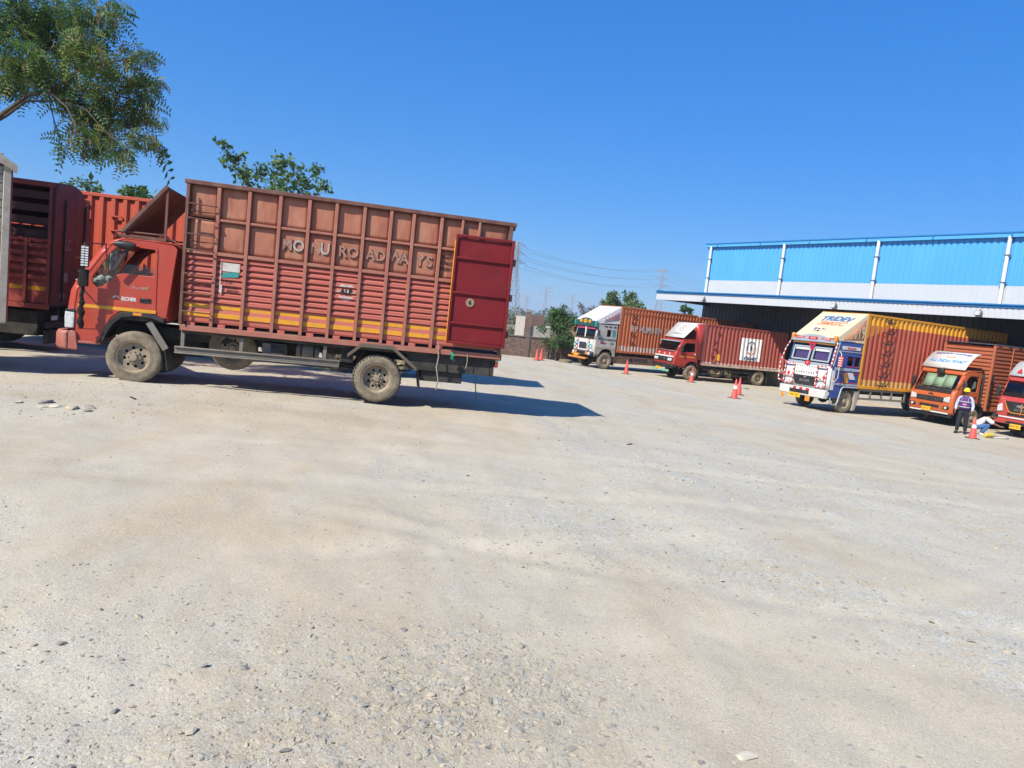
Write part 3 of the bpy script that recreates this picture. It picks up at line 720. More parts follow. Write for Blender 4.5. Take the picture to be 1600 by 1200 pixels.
boxes('rear_header', body, M_RUST, (bx1-.04, bx1+.05, BY+.04, .99, bz1-.1, bz1+.02)); boxes('front_header', body, M_RUST, (bx0-.05, bx0+.02, BY+.04, .99, bz1-.06, bz1+.015))
boxes('roof_sheet', body, M_RUST, (bx0+.03, bx1-.06, BY+.04, .99, bz1-.05, bz1-.03))
PX = [.70, 1.17, 1.64, 2.12, 2.59, 3.03, 3.49, 3.94, 4.32, 4.80]
ZB, ZM, ZT = 2.245, 2.79, bz1-.05     # belt rail, mid rail, top
PW = .055
for i, x in enumerate(PX):
    x += 0 if i == 0 else random.uniform(-.006, .006)
    boxes('pillar', body, PILLAR if i else M_RUST, (x-PW/2, x+PW/2, BY-.05, BY+.03, bz0+.032, ZT), bevel=.005)
boxes('pillar', body, PILLAR, (5.145,5.185,BY-.06,BY+.01,ZB+.03,ZT)); boxes('pillar', body, PILLAR, (5.445,5.485,BY-.06,BY+.01,ZB+.03,ZT)); boxes('pillar', body, M_RUST, (6.0,6.06,BY-.075,BY+.01,bz0+.032,ZT))
XP = PX + [6.03]
for a, b in zip(XP, XP[1:]):
    a1, b1 = a+PW/2+.001, b-PW/2-.001
    boxes('belt_rail', body, PILLAR, (a1, b1, BY-.042, BY+.03, ZB-.028, ZB+.028), bevel=.005)
    if a > 1.0: boxes('mid_rail', body, PILLAR, (a1, b1, BY-.036, BY+.03, ZM-.02, ZM+.02), bevel=.005)
    # pressed upper sheets, slightly dished
    for z0, z1 in ((ZB+.03, ZM-.022), (ZM+.022, ZT)):
        mb = MB(); nx, nz = 8, 8; rg = random.Random(int(a*100)+int(z0*10)); am = rg.uniform(-.018, .014); ph = rg.uniform(0, 6)
        vs = [(a1+(b1-a1)*i/nx, BY+.024+am*math.sin(math.pi*i/nx)*math.sin(math.pi*j/nz)+.004*math.sin(i*1.3+ph)*math.sin(j*1.1+ph)*math.sin(math.pi*i/nx)*math.sin(math.pi*j/nz), z0+(z1-z0)*j/nz) for j in range(nz+1) for i in range(nx+1)]
        mb.add(vs, [(j*(nx+1)+i, j*(nx+1)+i+1, (j+1)*(nx+1)+i+1, (j+1)*(nx+1)+i) for j in range(nz) for i in range(nx)])
        mb.build('upper_panel', BROWN_PANEL, body, solid=.01, smooth=60)
    # lower sheets pressed in horizontal steps, two yellow bands near the foot
    prof = []; zz = ZB-.03; n = 8; st = (zz-1.43)/n
    for q in range(n):
        prof += [(zz-q*st, -.012), (zz-q*st-st*.42, .028), (zz-q*st-st*.78, .030), (zz-q*st-st*.86, -.014)]
    prof += [(1.43, .0), (1.405, .0), (1.345, .0), (1.28, .012), (1.205, .012), (1.19, .0), (1.13, .0), (1.10, -.01)]
    mats_i = []
    vs = []; 
    for z, d in prof: vs += [(a1, BY+.022-d, z), (b1, BY+.022-d, z)]
    mb = MB()
    for q in range(len(prof)-1):
        zc = (prof[q][0]+prof[q+1][0])/2
        mb.add([vs[2*q], vs[2*q+1], vs[2*q+3], vs[2*q+2]], [(0,1,2,3)], 1 if (1.345 < zc < 1.405 or 1.205 < zc < 1.28) else 0)
    mb.build('lower_panel', [RED_PANEL, M_STRIPE], body, solid=.006, smooth=0)
    boxes('foot_bracket', body, RED_PANEL, (a+.1, a+.22, BY-.02, BY+.02, 1.035, 1.095))
# ladder on the front bay
lad = boxes('ladder', body, M_RUST, (.715,.735,BY-.115,BY-.08,1.1,3.28))
for z in (3.0, 2.77, 2.52, 2.27, 1.88, 1.57, 1.27): tubes('rung', lad, M_RUST, .011, [(.72,BY-.11,z),(1.14,BY-.11,z-.012),(1.155,BY-.07,z-.012)])
for x, z, w in ((.95,2.9,.4),(.95,2.42,.36),(.95,1.77,.35),(.93,1.47,.36)): tubes('rope_hook', body, M_RUST, .009, [(x-w/2,BY-.02,z),(x,BY-.035,z-.02),(x+w/2,BY-.02,z-.005)])
# raised name letters
LET_O = mat('silver_letter', (.40,.36,.32), (.27,.17,.13), .7, .5, scale=14)
LET_F = mat('worn_letter', (.27,.115,.08), (.35,.22,.165), .7, .6, scale=18, thr=(.4,.58))
for ch, x in zip('MONUROADWAYS', (2.27,2.455,2.73,2.885,3.175,3.35,3.64,3.81,4.06,4.215,4.49,4.65)):
    text(ch, .255, LET_O if x in (2.455, 2.885) else LET_F, body, (x, BY+.006, 2.525), depth=.012, bold=.006, name='raised_letter', sx=.9)
    text(ch, .255, M_RUST, body, (x+.007, BY+.014, 2.517), depth=.004, bold=.014, name='letter_shadow_plate', sx=.9)
for k, s in enumerate(('7654477', '8178633', '9082861')): text(s, .085, M_INK, body, (4.94, BY+.015, 2.64-k*.1), depth=.002, name='phone_number', sx=.72)
# roundel, notice and stickers
st_ = (ZB-.03-1.43)/8; pr_ = []
for q in range(8): pr_ += [(ZB-.03-q*st_, -.012), (ZB-.03-q*st_-st_*.42, .028), (ZB-.03-q*st_-st_*.78, .030), (ZB-.03-q*st_-st_*.86, -.014)]
def rib_d(z):
    for (z0, d0), (z1, d1) in zip(pr_, pr_[1:]):
        if z1 <= z <= z0: return d0 + (d1-d0)*(z0-z)/(z0-z1)
    return 0
zs_ = sorted(set([1.855+.155*math.sin(-math.pi/2+math.pi*k/18) for k in range(19)] + [z for z, d in pr_ if abs(z-1.855) < .154]))
vs = []
for z in zs_:
    c_ = math.sqrt(max(0, .155**2-(z-1.855)**2)); y_ = BY+.022-rib_d(z)-.004; vs += [(3.29-c_, y_, z), (3.29+c_, y_, z)]
MB().add(vs, [(2*k, 2*k+1, 2*k+3, 2*k+2) for k in range(len(zs_)-1)]).build('roundel', mat('roundel_white', (.48,.44,.42), (.40,.16,.12), .75, .6, scale=9, thr=(.45,.6)), body, solid=.002, smooth=0)
text('ALP', .12, M_INK, body, (3.29, BY-.016, 1.86), bold=.005, name='roundel_lettering')
NOT_P = mat('notice_paper', (.52,.50,.46), (.35,.2,.17), .6, .7, scale=12); TEAL = mat('teal_print', (.03,.24,.22), rough=.6)
no_ = boxes('notice', body, NOT_P, (1.275,1.56,BY-.020,BY-.012,1.98,2.12), bevel=0)
MB().plate([(1.285,1.87),(1.545,1.90),(1.55,1.975),(1.42,1.972),(1.29,1.945)], [], XZ(BY-.020), .006).build('notice_emblem', TEAL, body)
boxes('notice_edge', body, NOT_P, (1.26,1.272,BY-.034,BY-.03,1.62,2.13), (1.275,1.30,BY-.034,BY-.03,1.62,1.76), bevel=0)
for k, s in enumerate(('FOR','ROAD','PERMIT')): text(s, .06, M_INK, body, (1.40+.035*k, BY-.014, 1.80-k*.07), name='notice_text')
# folded-back rear door
door = MB()
dx0, dx1, dz0, dz1 = 5.06, 6.10, 1.165, 3.06
for a, b, c, d in ((dx0,dx0+.035,dz0,dz1),(dx1-.05,dx1,dz0,dz1),(dx0+.036,dx1-.051,dz0,dz0+.04),(dx0+.036,dx1-.051,dz1-.045,dz1)): door.box(a, b, BY-.165, BY-.095, c, d)
rdoor = door.build('rear_door', CRIMSON, body, bevel=.006)
zz = [dz0+.042, 1.53, 2.06, 2.66, dz1-.047]
for z0, z1 in zip(zz, zz[1:]):
    boxes('door_panel', rdoor, CRIMSON, (dx0+.036, dx1-.051, BY-.125, BY-.11, z0+.004, z1-.004), bevel=.004)
for z in zz[1:-1]: boxes('door_bar', rdoor, CRIMSON, (dx0+.04, dx1-.055, BY-.16, BY-.127, z-.02, z+.02))
boxes('door_edge_strip', rdoor, M_STRIPE, (dx0-.012, dx0-.002, BY-.155, BY-.10, dz0+.02, dz1-.1))
for z in (1.35, 2.0, 2.62): boxes('hinge', rdoor, M_BLACK, (dx1+.002, dx1+.05, BY-.15, BY-.02, z, z+.12))
MB().lathe([(.001,0),(.075,0),(.075,.012),(.001,.012)], 22, (5.41, BY-.139, 1.905)).build('door_badge', mat('brass_badge', (.30,.24,.14), (.1,.08,.05), .6, .5, scale=20), rdoor)
text('6', .10, M_INK, rdoor, (5.41, BY-.142, 1.905), bold=.004, name='badge_number')
# far rear door, also folded back; rear frame
boxes('rear_door', body, CRIMSON, (5.08, 6.08, 1.16, 1.22, 1.17, 3.05)); boxes('rear_post', body, M_RUST, (6.0, 6.07, .99, 1.09, 1.04, 3.30))
boxes('rear_sill', body, M_RUST, (6.03, 6.10, BY, 1.05, .93, 1.04))
# ----- chassis and running gear
chassis(T, -.9, 5.95, .40, .74, .2)
axle(T, 0, .42, .82); axle(T, 3.93, .41, .8)
boxes('sill_beam', T, M_DARK, (.72, 6.0, BY+.02, BY+.14, .90, .945)); boxes('sill_beam', T, M_DARK, (.72, 6.0, .9, 1.02, .90, .945))
for s, f in ((-1, False), (1, True)):
    wheel(T, 0, s*.83, .425, .23, f, 0, True)
    wheel(T, 3.93, s*.87, .415, .23, f, 40, False); wheel(T, 3.93, s*.60, .415, .23, f, 40, False)
sp = wheel(T, 1.46, -.42, .40, .22, False, 0, True, z=.70, rot=(R(12), .4, 0), name='spare_wheel')
boxes('tail_beam', T, M_DARK, (4.40, 5.92, BY+.06, BY+.16, .63, .9)); boxes('tail_beam', T, M_DARK, (4.40, 5.92, .85, .95, .63, .9)); boxes('tool_box', T, M_DARK, (4.68, 5.44, BY+.12, BY+.5, .44, .625), bevel=.01)
boxes('tail_board', T, M_DARK, (5.93, 5.99, BY+.05, 1.0, .62, .9))
g = MB().box(.63, 3.26, BY-.03, BY+.02, .655, .68).box(.63, 3.26, BY-.03, BY+.02, .56, .585).box(.63, 3.26, BY+.0, BY+.02, .586, .654)
g = g.build('side_rail', GALV, T, bevel=.005)
boxes('rail_end', g, GALV, (3.262, 3.275, BY-.035, BY+.025, .555, .685))
for x in (.74, 1.66, 3.02): boxes('rail_post', g, GALV, (x-.03, x+.03, BY+.022, BY+.07, .60, .945))
bat = boxes('battery_box', T, GALV, (1.98, 2.36, BY+.12, BY+.5, .64, .86), bevel=.015); boxes('battery_lid', bat, M_DARK, (2.12, 2.36, BY+.105, BY+.118, .66, .84), bevel=.01)
tk = MB().lathe([(.001,2.52),(.11,2.53),(.13,2.56),(.13,2.88),(.11,2.91),(.001,2.92)], 24, (0, BY+.3, .77), axis='x').build('air_tank', GALV, T)
for x in (2.6, 2.82): MB().lathe([(.135,x),(.135,x+.03)], 24, (0, BY+.3, .77), axis='x').build('tank_strap', M_DARK, tk, solid=.005)
tubes('drive_shaft', T, M_DARK, .05, [(.9,0,.62),(3.8,0,.5)]); boxes('gearbox', T, M_DARK, (.2,.95,-.25,.25,.45,.8), bevel=.05)
boxes('fuel_tank', T, M_DARK, (1.9, 2.7, .5, .95, .5, .88), bevel=.06)
boxes('mud_guard_bracket', T, M_DARK, (3.3,3.5,BY+.1,BY+.16,.66,.9))
# angular rear mudguard
mb = MB(); pf = [(3.40,.80),(3.62,1.0),(4.16,1.0),(4.60,.66)]
pfs = [(x, z) for x, z in pf] + [(x, z-.03) for x, z in pf[::-1]]
mb.plate(pfs, [], XZ(BY-.04), .42); mb.build('rear_mudguard', M_DARK, T, bevel=.004)
MB().plate([(x, z+.015) for x, z in pf]+[(x, z-.05) for x, z in pf[::-1]], [], XZ(BY-.06), .018).build('mudguard_lip', mat('brown_lip', (.12,.095,.07), (.07,.055,.045), .6, .7), T)
tl = boxes('tail_lamp', T, M_BLACK, (5.995, 6.05, BY+.02, BY+.2, .8, .99)); 
for k in range(4): boxes('lamp_lens', tl, [M_REDL, M_AMBER, M_LAMP, M_REDL][k], (6.0, 6.058, BY+.01, BY+.08, .815+k*.042, .85+k*.042))
mudflap(T, 4.62, BY+.03, BY+.5, .30, .64)
# hanging ropes and rags
ROPE = mat('dirty_rope', (.30,.27,.22), (.15,.12,.1), .6, .9, scale=30); GRAG = mat('green_rag', (.02,.20,.12), rough=.9)
tubes('hanging_rope', T, ROPE, .012, [(4.93,BY-.07,1.17),(4.96,BY-.09,.9),(4.94,BY-.07,.72),(4.99,BY-.08,.5),(4.97,BY-.06,.32)])
tubes('hanging_rope', T, M_BLACK, .01, [(5.66,BY+.02,.62),(5.68,BY,.45),(5.70,BY-.01,.3),(5.72,BY,.2)])
tubes('hanging_rope', T, ROPE, .008, [(5.47,BY-.06,1.02),(5.48,BY-.05,.85),(5.46,BY-.06,.74)])
MB().tube([(5.18,BY-.06,1.0),(5.22,BY-.09,.95),(5.2,BY-.07,.9),(5.25,BY-.08,.86)], [.02,.04,.03,.008], 7).build('knotted_rag', GRAG, T)

# ----- cab
CW = .93; CC = .14
cabp = [(-1.03,.79),(-1.04,1.14),(-1.01,1.42),(-.93,1.60),(-.80,1.82),(-.66,2.05),(-.56,2.19),(-.42,2.29),(-.25,2.335),(.2,2.345),(.52,2.325),(.60,2.27)]
cab = bow(MB(), cabp[:4], CW, CC, -CW, CW)
bow(cab, cabp[3:7], CW, CC, -CW, -CW+.10, n=3); bow(cab, cabp[3:7], CW, CC, CW-.10, CW, n=3)
bow(cab, cabp[6:], CW, CC, -CW, CW, k=[1,.8,.5,.4,.4,.4])
cab = cab.build('cab', RED_CAB, T, solid=.02, smooth=50)
outl = [(-.885,.62),(-.90,1.14),(-.87,1.42),(-.79,1.60),(-.66,1.82),(-.52,2.05),(-.42,2.19),(-.31,2.275),(-.20,2.315),(.2,2.325),(.50,2.305),(.57,2.25),(.46,1.10),(.39,1.10),(.28,1.15),(0,1.17),(-.22,1.13),(-.36,.98),(-.46,.78),(-.50,.62)]
win = [(-.60,1.50),(-.52,1.52),(-.30,1.745),(-.22,1.765),(.225,1.765),(.245,1.785),(.245,2.17),(.22,2.20),(-.24,2.205),(-.34,2.16),(-.43,2.06),(-.66,1.68),(-.66,1.57)]
for s in (-1, 1):
    MB().plate(outl, [win], XZ(-CW if s < 0 else CW-.03), .03).build('side_shell', RED_CAB, cab, bevel=.008)
    din = [(-.86,.82),(-.86,1.40),(-.74,1.64),(-.46,2.09),(-.36,2.2),(-.24,2.24),(.25,2.24),(.28,2.21),(.30,1.2),(-.20,1.19),(-.36,1.05),(-.46,.84)]
    d = MB().plate(din, [win], XZ(-CW-.012 if s < 0 else CW), .012).build('door', RED_CAB, cab, bevel=.006)
    if s < 0: DOOR = d
# far door window pane and the near pane wound halfway down
MB().plate([(-.29,1.76),(.235,1.77),(.235,1.90),(-.29,1.93)], [], XZ(-CW+.005), .006).build('window_pane', M_CLEAR, DOOR)
MB().plate([(-.655,1.575),(-.60,1.51),(-.52,1.53),(-.31,1.745),(-.31,2.15),(-.43,2.05),(-.655,1.68)], [], XZ(-CW+.008), .006).build('quarter_pane', M_CLEAR, DOOR)
MB().beam((-.31,-CW+.0,1.74), (-.31,-CW+.0,2.18), .02, .03).build('window_divider', M_BLACK, DOOR)
sl = MB().box(-.855,.30,-CW-.016,-CW-.0125,1.165,1.22); sl.build('door_stripe', M_STRIPE, DOOR)
boxes('door_handle', DOOR, M_BLACK, (.05,.22,-CW-.022,-CW-.012,1.325,1.40), bevel=.008); boxes('handle_pull', DOOR, M_BLACK, (.065,.205,-CW-.032,-CW-.024,1.365,1.39))
text('EICHER', .078, M_WHITE, DOOR, (-.115, -CW-.014, 1.36), bold=.003, sx=.86, name='maker_lettering')
MB().plate([(-.36,1.37),(-.33,1.40),(-.28,1.40),(-.25,1.36),(-.29,1.385),(-.33,1.38),(-.34,1.35)], [], XZ(-CW-.015), .003).build('maker_swoosh', M_WHITE, DOOR)
text('Pro 1059', .055, mat('grey_print', (.42,.36,.33), rough=.5), DOOR, (.03, -CW-.014, 1.555), name='model_lettering', shear=.2)
boxes('leaf_badge', DOOR, mat('leaf_green', (.1,.28,.05), rough=.5), (.135,.165,-CW-.016,-CW-.0125,1.55,1.585))
boxes('lock', DOOR, M_STEEL, (.20,.215,-CW-.018,-CW-.012,1.255,1.28))
# white rivet studs down the front corner
for k in range(5): MB().lathe([(.001,-.012),(.011,-.008),(.013,0)], 8, (-.985+.022*k*(k>1), -.86, 1.17+k*.14)).build('stud_light', M_WHITE, cab)
# windscreen, dash, seats, wheel
ws = bow(MB(), [(x+.008, z) for x, z in cabp[3:7]], CW, CC, -CW+.105, CW-.105).build('windscreen', M_CLEAR, cab, solid=.006)
DASH = mat('dash_plastic', (.10,.095,.09), (.2,.19,.17), .6, .7)
boxes('dashboard', cab, DASH, (-.88,-.55,-.84,.84,1.25,1.52), bevel=.04)
MB().lathe([(.19,-.0),(.2,.012),(.212,0),(.2,-.012)], 28, (0,0,0), axis='z', close=True).build('steering_wheel', M_BLACK, cab).matrix_local = Matrix.Translation((-.42,.42,1.62)) @ Matrix.Rotation(R(-52), 4, 'Y')
COVER = mat('white_seat_cover', (.55,.54,.50), (.4,.38,.36), .5, .9, scale=6)
for y in (-.5, .45):
    boxes('seat', cab, M_SEAT, (-.2,.30,y-.28,y+.28,1.18,1.4), bevel=.05); boxes('seat_back', cab, M_SEAT, (.26,.38,y-.27,y+.27,1.36,1.74), bevel=.05); boxes('head_cover', cab, COVER, (.25,.385,y-.13,y+.13,1.745,1.93), bevel=.04)
boxes('back_wall', cab, RED_CAB, (.44,.47,-CW+.04,CW-.04,1.06,2.26)); boxes('cab_floor', cab, M_DARK, (-.98,.45,-CW+.05,CW-.05,1.02,1.10))
orn = MB()
for k in range(7): orn.lathe([(.001,-.06),(.05+.02*(k%3),-.02),(.06,.02),(.001,.06)], 9, (-.74+.02*k, -.5+.13*k, 1.60+.05*(k%2)), axis='z')
orn.build('dash_ornaments', [COVER], cab)
for k, c in enumerate(((.55,.30,.04),(.5,.1,.05),(.6,.55,.4))):
    MB().tube([(-.60,-.55+.12*k,2.1),(-.62,-.56+.12*k,1.95),(-.60,-.55+.12*k,1.80)], [.015,.045,.01], 8).build('hanging_charm', mat('charm%d' % k, c, rough=.8), cab)
boxes('sun_visor', cab, COVER, (-.56,-.40,-.75,-.1,2.08,2.14), bevel=.01)
# front end
for s in (-1, 1):
    hl = MB(); bow(hl, [(-1.045,.80),(-1.065,.95),(-1.055,1.10)], CW+.008, CC+.02, *sorted((s*(CW+.005), s*.55)), n=8); hl.build('headlamp_housing', M_BLACK, cab, solid=.05)
for s in (-1, 1):
    hm = MB(); bow(hm, [(-1.068,.815),(-1.085,.95),(-1.078,1.07)], CW+.018, CC+.02, *(sorted((s*(CW+.014), s*.62))), n=8); hm.build('headlamp', M_LAMP, cab, solid=.01)
boxes('headlamp_side', cab, M_LAMP, (-1.03,-.90,-CW-.03,-CW-.008,.82,1.07), bevel=.012); boxes('headlamp_side_trim', cab, M_BLACK, (-1.03,-.885,-CW-.024,-CW-.004,1.075,1.12), bevel=.008)
boxes('grille', cab, M_BLACK, (-1.05,-1.035,-.5,.5,.84,1.08)); 
bp = MB(); bow(bp, [(-1.17,.47),(-1.2,.52),(-1.2,.72),(-1.17,.775)], CW+.05, .22, -CW-.05, CW+.05); bp.build('bumper', BUMPER_PINK, cab, solid=.05, smooth=40)
for s in (-1, 1): MB().plate([(-.97,.475),(-.82,.47),(-.86,.775),(-.97,.775)], [], XZ(s*(CW+.048) if s < 0 else CW+.0), .05).build('bumper_end', BUMPER_PINK, cab, bevel=.015)
boxes('front_plate', cab, M_PLATE, (-1.215,-1.205,-.25,.25,.52,.65))
boxes('step', cab, BUMPER_PINK, (-.83,-.50,-CW-.03,-.72,.585,.625)); boxes('step_panel', cab, M_RUST, (-.86,-.48,-CW+.015,-CW+.03,.64,.80))
# wheel-arch trim
arc = [(-.52,.62),(-.47,.80),(-.37,.99),(-.23,1.13),(0,1.17),(.28,1.15),(.44,1.09)]
inn = [(-.46,.62),(-.41,.78),(-.33,.93),(-.20,1.06),(0,1.10),(.26,1.085),(.44,1.03)]
MB().plate(arc+inn[::-1], [], XZ(-CW-.05), .07).build('wheel_arch_trim', M_BLACK, cab, bevel=.006)
MB().plate(arc+inn[::-1], [], XZ(CW-.02), .07).build('wheel_arch_trim', M_BLACK, cab, bevel=.006)
boxes('side_indicator', cab, M_AMBER, (-.03,.10,-CW-.055,-CW-.05,1.11,1.155))
MB().beam((.20,-CW+.02,1.02),(.48,-CW+.02,.60),.05,.10).build('mudguard_stay', GALV, T)
mudflap(T, .45, -CW-.0, -.5, .25, .60); 
mb = MB(); a0 = [(-.44,.72),(-.36,.90),(-.2,1.02),(0,1.06),(.22,1.0),(.42,.72)]
mb.plate(a0+[(x, z-.02) for x, z in a0[::-1]], [], XZ(-CW+.06), .3); mb.build('inner_fender', M_HOLE, cab)
# mirrors: tall studded mirror on stalk, black tassel, oval side mirror
mr_ = MB().box(-.76,-.64,-CW-.30,-CW-.24,1.80,2.14).build('mirror', M_BLACK, cab, bevel=.02, seg=2)
STUD = mat('mirror_stud', (.55,.56,.56), rough=.3)
sm = MB()
for k in range(8):
    for c in (0, 1): sm.box(-.745+c*.055, -.70+c*.055, -CW-.308, -CW-.3005, 1.82+k*.039, 1.845+k*.039)
sm.build('mirror_studs', STUD, mr_)
lm = MB().box(-.80,-.66,-CW-.27,-CW-.2,1.50,1.77).build('mirror', M_GLASS, cab, bevel=.02); boxes('mirror_back', lm, M_BLACK, (-.80,-.66,-CW-.195,-CW-.17,1.50,1.77), bevel=.02)
tubes('mirror_arm', cab, M_BLACK, .012, [(-.80,-CW+.02,1.45),(-.74,-CW-.23,1.46),(-.72,-CW-.25,2.18),(-.5,-CW+.02,2.2)])
mm = MB()
rg = random.Random(4)
for k in range(24):
    z = 1.50-k*.028; r = .035 if k < 9 else .05 + .012*math.sin(k)
    mm.lathe([(.004,-.03),(r*.8,-.012),(r,.0),(r*.7,.015),(.004,.02)], 9, (-.74+.008*math.sin(k*.9), -CW-.20, z), axis='z')
mm.build('black_tassel', mat('black_yarn', (.012,.012,.012), rough=1, bump=1, bscale=90, c2=(.03,.03,.03)), cab, smooth=0)
MB().lathe([(.001,-.17),(.035,-.15),(.055,-.08),(.06,0),(.055,.08),(.035,.15),(.001,.17)], 16, (-.17,-CW-.18,2.22), axis='x').build('mirror', M_BLACK, cab)
tubes('mirror_arm', cab, M_BLACK, .012, [(-.2,-CW-.16,2.22),(-.28,-CW+.0,2.24)])
MB().beam((-.33,-CW-.13,1.8),(-.12,-CW-.15,2.18),.03,.05).build('mirror_stay', M_BLACK, cab)
# roof rack and the tilted board above the cab
rk = tubes('roof_rack', cab, M_RUST, .014, [(-.38,-.86,2.33),(-.36,-.86,2.44),(.34,-.86,2.45),(.36,-.86,2.35)], [(-.38,.86,2.33),(-.36,.86,2.44),(.34,.86,2.45),(.36,.86,2.35)], [(-.36,-.86,2.44),(-.36,.86,2.44)], [(.34,-.86,2.45),(.56,-.86,2.33)])
boxes('rack_plank', rk, M_RUST, (-.34,.40,-.88,-.80,2.345,2.40)); boxes('rack_plank', rk, M_RUST, (-.34,.40,.8,.88,2.345,2.40))
bd = MB().plate([(-.27,2.43),(.36,3.22),(.385,3.20),(-.245,2.41)], [], XZ(-.9), 1.8).build('tilted_board', M_RUST, cab)
MB().beam((-.27,-.9,2.45),(.36,-.9,3.24),.04,.05).build('board_edge', M_RUST, cab); MB().beam((-.27,.9,2.45),(.36,.9,3.24),.04,.05).build('board_edge', M_RUST, cab)
for y in (-.88, .88): MB().beam((.36,y,2.35),(.36,y,3.18),.035,.035).build('board_post', M_RUST, cab)
MB().beam((.36,-.88,3.2),(.36,.88,3.2),.04,.04).build('board_bar', M_RUST, cab)
# ---------------------------------------------------------------- cabs of the trucks at the loading front
def cab_shell(T, prof, iw, w, c, mats, outl, wins, door=None, pil=.10, glass=None, roof_k=.5, inner=True, roof_x=None):
    """prof: front profile bottom->top->roof; windscreen between prof[iw[0]] and prof[iw[1]]"""
    pm, gm = mats, glass or M_GLASS
    a, b = iw
    s = bow(MB(), prof[:a+1], w, c, -w, w); bow(s, prof[a:b+1], w, c, -w, -w+pil, n=3); bow(s, prof[a:b+1], w, c, w-pil, w, n=3)
    bow(s, prof[b:], w, c, -w, w, k=[1]+[roof_k]*(len(prof)-b-1))
    cab = s.build('cab', pm, T, solid=.03, smooth=50)
    for sd in (-1, 1):
        MB().plate(outl, wins, XZ(-w if sd < 0 else w-.04), .04).build('side_shell', pm, cab, bevel=.01)
        for wn in wins:
            MB().plate(wn, [], XZ(-w+.012 if sd < 0 else w-.02), .008).build('side_window', gm, cab)
    d = None
    if door:
        for sd in (-1, 1):
            dd = MB().plate(door, [wins[0]], XZ(-w-.012 if sd < 0 else w), .012).build('door', pm, cab, bevel=.006); d = d or dd
            dx = max(p[0] for p in door); dz = min(p[1] for p in wins[0])
            boxes('door_handle', dd, M_BLACK, (dx-.22, dx-.07, -w-.03 if sd < 0 else w+.012, -w-.012 if sd < 0 else w+.03, dz-.22, dz-.17))
    bow(MB(), [(x+.012, z) for x, z in prof[a:b+1]], w, c, -w+pil+.005, w-pil-.005).build('windscreen', gm, cab, solid=.006)
    # dark inside: floor, back wall, dash, seats
    xb = outl and max(p[0] for p in outl)
    z0 = prof[a][1]
    boxes('back_wall', cab, M_DARK, (xb-.06, xb-.03, -w+.05, w-.05, z0-.7, max(p[1] for p in outl)-.05))
    boxes('cab_floor', cab, M_DARK, (prof[0][0]+.15, xb-.07, -w+.06, w-.06, z0-.75, z0-.7))
    boxes('dashboard', cab, M_BLACK, (prof[a][0]+.10, prof[a][0]+.40, -w+.07, w-.07, z0-.25, z0-.01), bevel=.04)
    for y in (-.5, .5):
        boxes('seat', cab, M_SEAT, (xb-.5, xb-.12, y-.26, y+.26, z0-.35, z0+.38), bevel=.05)
    tubes('steering_wheel', cab, M_BLACK, .016, [(prof[a][0]+.42+.07*math.cos(t*.4488), .45+.2*math.sin(t*.4488), z0+.12+.17*math.cos(t*.4488)) for t in range(15)])
    return cab, d
def plate_no(parent, x, y, z, s, w=.46, h=.13):
    p = boxes('number_plate', parent, M_PLATE, (x-.012, x, y-w/2, y+w/2, z, z+h), bevel=.004)
    text(s, h*.62, M_INK, parent, (x-.014, y, z+h/2), FRONT, name='plate_number', sx=.9)
def lamp(parent, x, y, z, ry, rz, m=None, name='headlamp'):
    o = MB().plate(oval(y, z, ry, rz, 16), [], YZ(x-.03), .03).build(name, m or M_LAMP, parent, bevel=.01); return o

# ================================================= 1. grey decorated truck with orange containers
G1 = mat('grey_cab_paint', (.40,.39,.37), (.29,.265,.23), .6, .5, scale=3, c3=(.28,.24,.19), amt3=.6, scale3=2)
G1D = mat('dust_caked_paint', (.27,.235,.185), (.36,.32,.26), .6, .8, scale=4)
OR1 = mat('orange_container', (.40,.105,.035), (.34,.10,.045), .7, .55, scale=1.2, stretch=(1,1,.25), c3=(.30,.15,.09), amt3=.5, scale3=2.5)
OR1B = mat('chalky_container_foot', (.42,.33,.28), (.36,.13,.08), .75, .7, scale=5, stretch=(1,1,.3))
TARP = mat('white_tarpaulin', (.54,.53,.58), (.44,.44,.49), .5, .55, scale=2, bump=.35, bscale=3)
t1 = empty('container_truck', (4.953, 45.197, -1.231), R(28)); tag(t1, 'grey decorated truck with white hood and orange containers, nearest the brick wall', 'truck')
cargo_container(t1, .78, 6.88, 1.08, 3.92, [OR1, OR1B], OR1, 1.2, bands=[(1.52,1),(4,0)], pitch=.25, depth=.055)
cargo_container(t1, 6.98, 13.0, 1.08, 3.86, [OR1, OR1B], OR1, 1.2, bands=[(1.5,1),(4,0)], pitch=.25, depth=.055)
boxes('seam_rail', t1, OR1, (.9, 6.8, -1.212, -1.19, 3.55, 3.59), bevel=0)
for k, (ch, x) in enumerate(zip('BPHUMBEN', (1.72,2.03,2.42,2.72,3.02,3.32,3.62,3.92))):
    text(ch, .50, mat('faded_white_print', (.46,.43,.42), (.40,.17,.10), .6, .7, scale=7), t1, (x, -1.2035, 2.62), bold=.012, name='container_letter', sx=.8)
for ch, x in zip('LINE', (4.45,4.72,5.0,5.32)): text(ch, .50, MATS['faded_white_print'], t1, (x, -1.2035, 2.62), bold=.012, name='container_letter', sx=.8)
for z in (1.75, 2.25, 2.95, 3.35): boxes('step_rung', t1, M_HOLE, (1.66, 1.96, -1.245, -1.2, z, z+.035), (1.66,1.7,-1.245,-1.2,z+.036,z+.1), (1.92,1.96,-1.245,-1.2,z+.036,z+.1), bevel=0)
pr = [(-.90,.72),(-.93,1.0),(-.93,1.74),(-.80,2.50),(-.76,2.70),(-.60,2.76),(.1,2.8),(.62,2.78)]
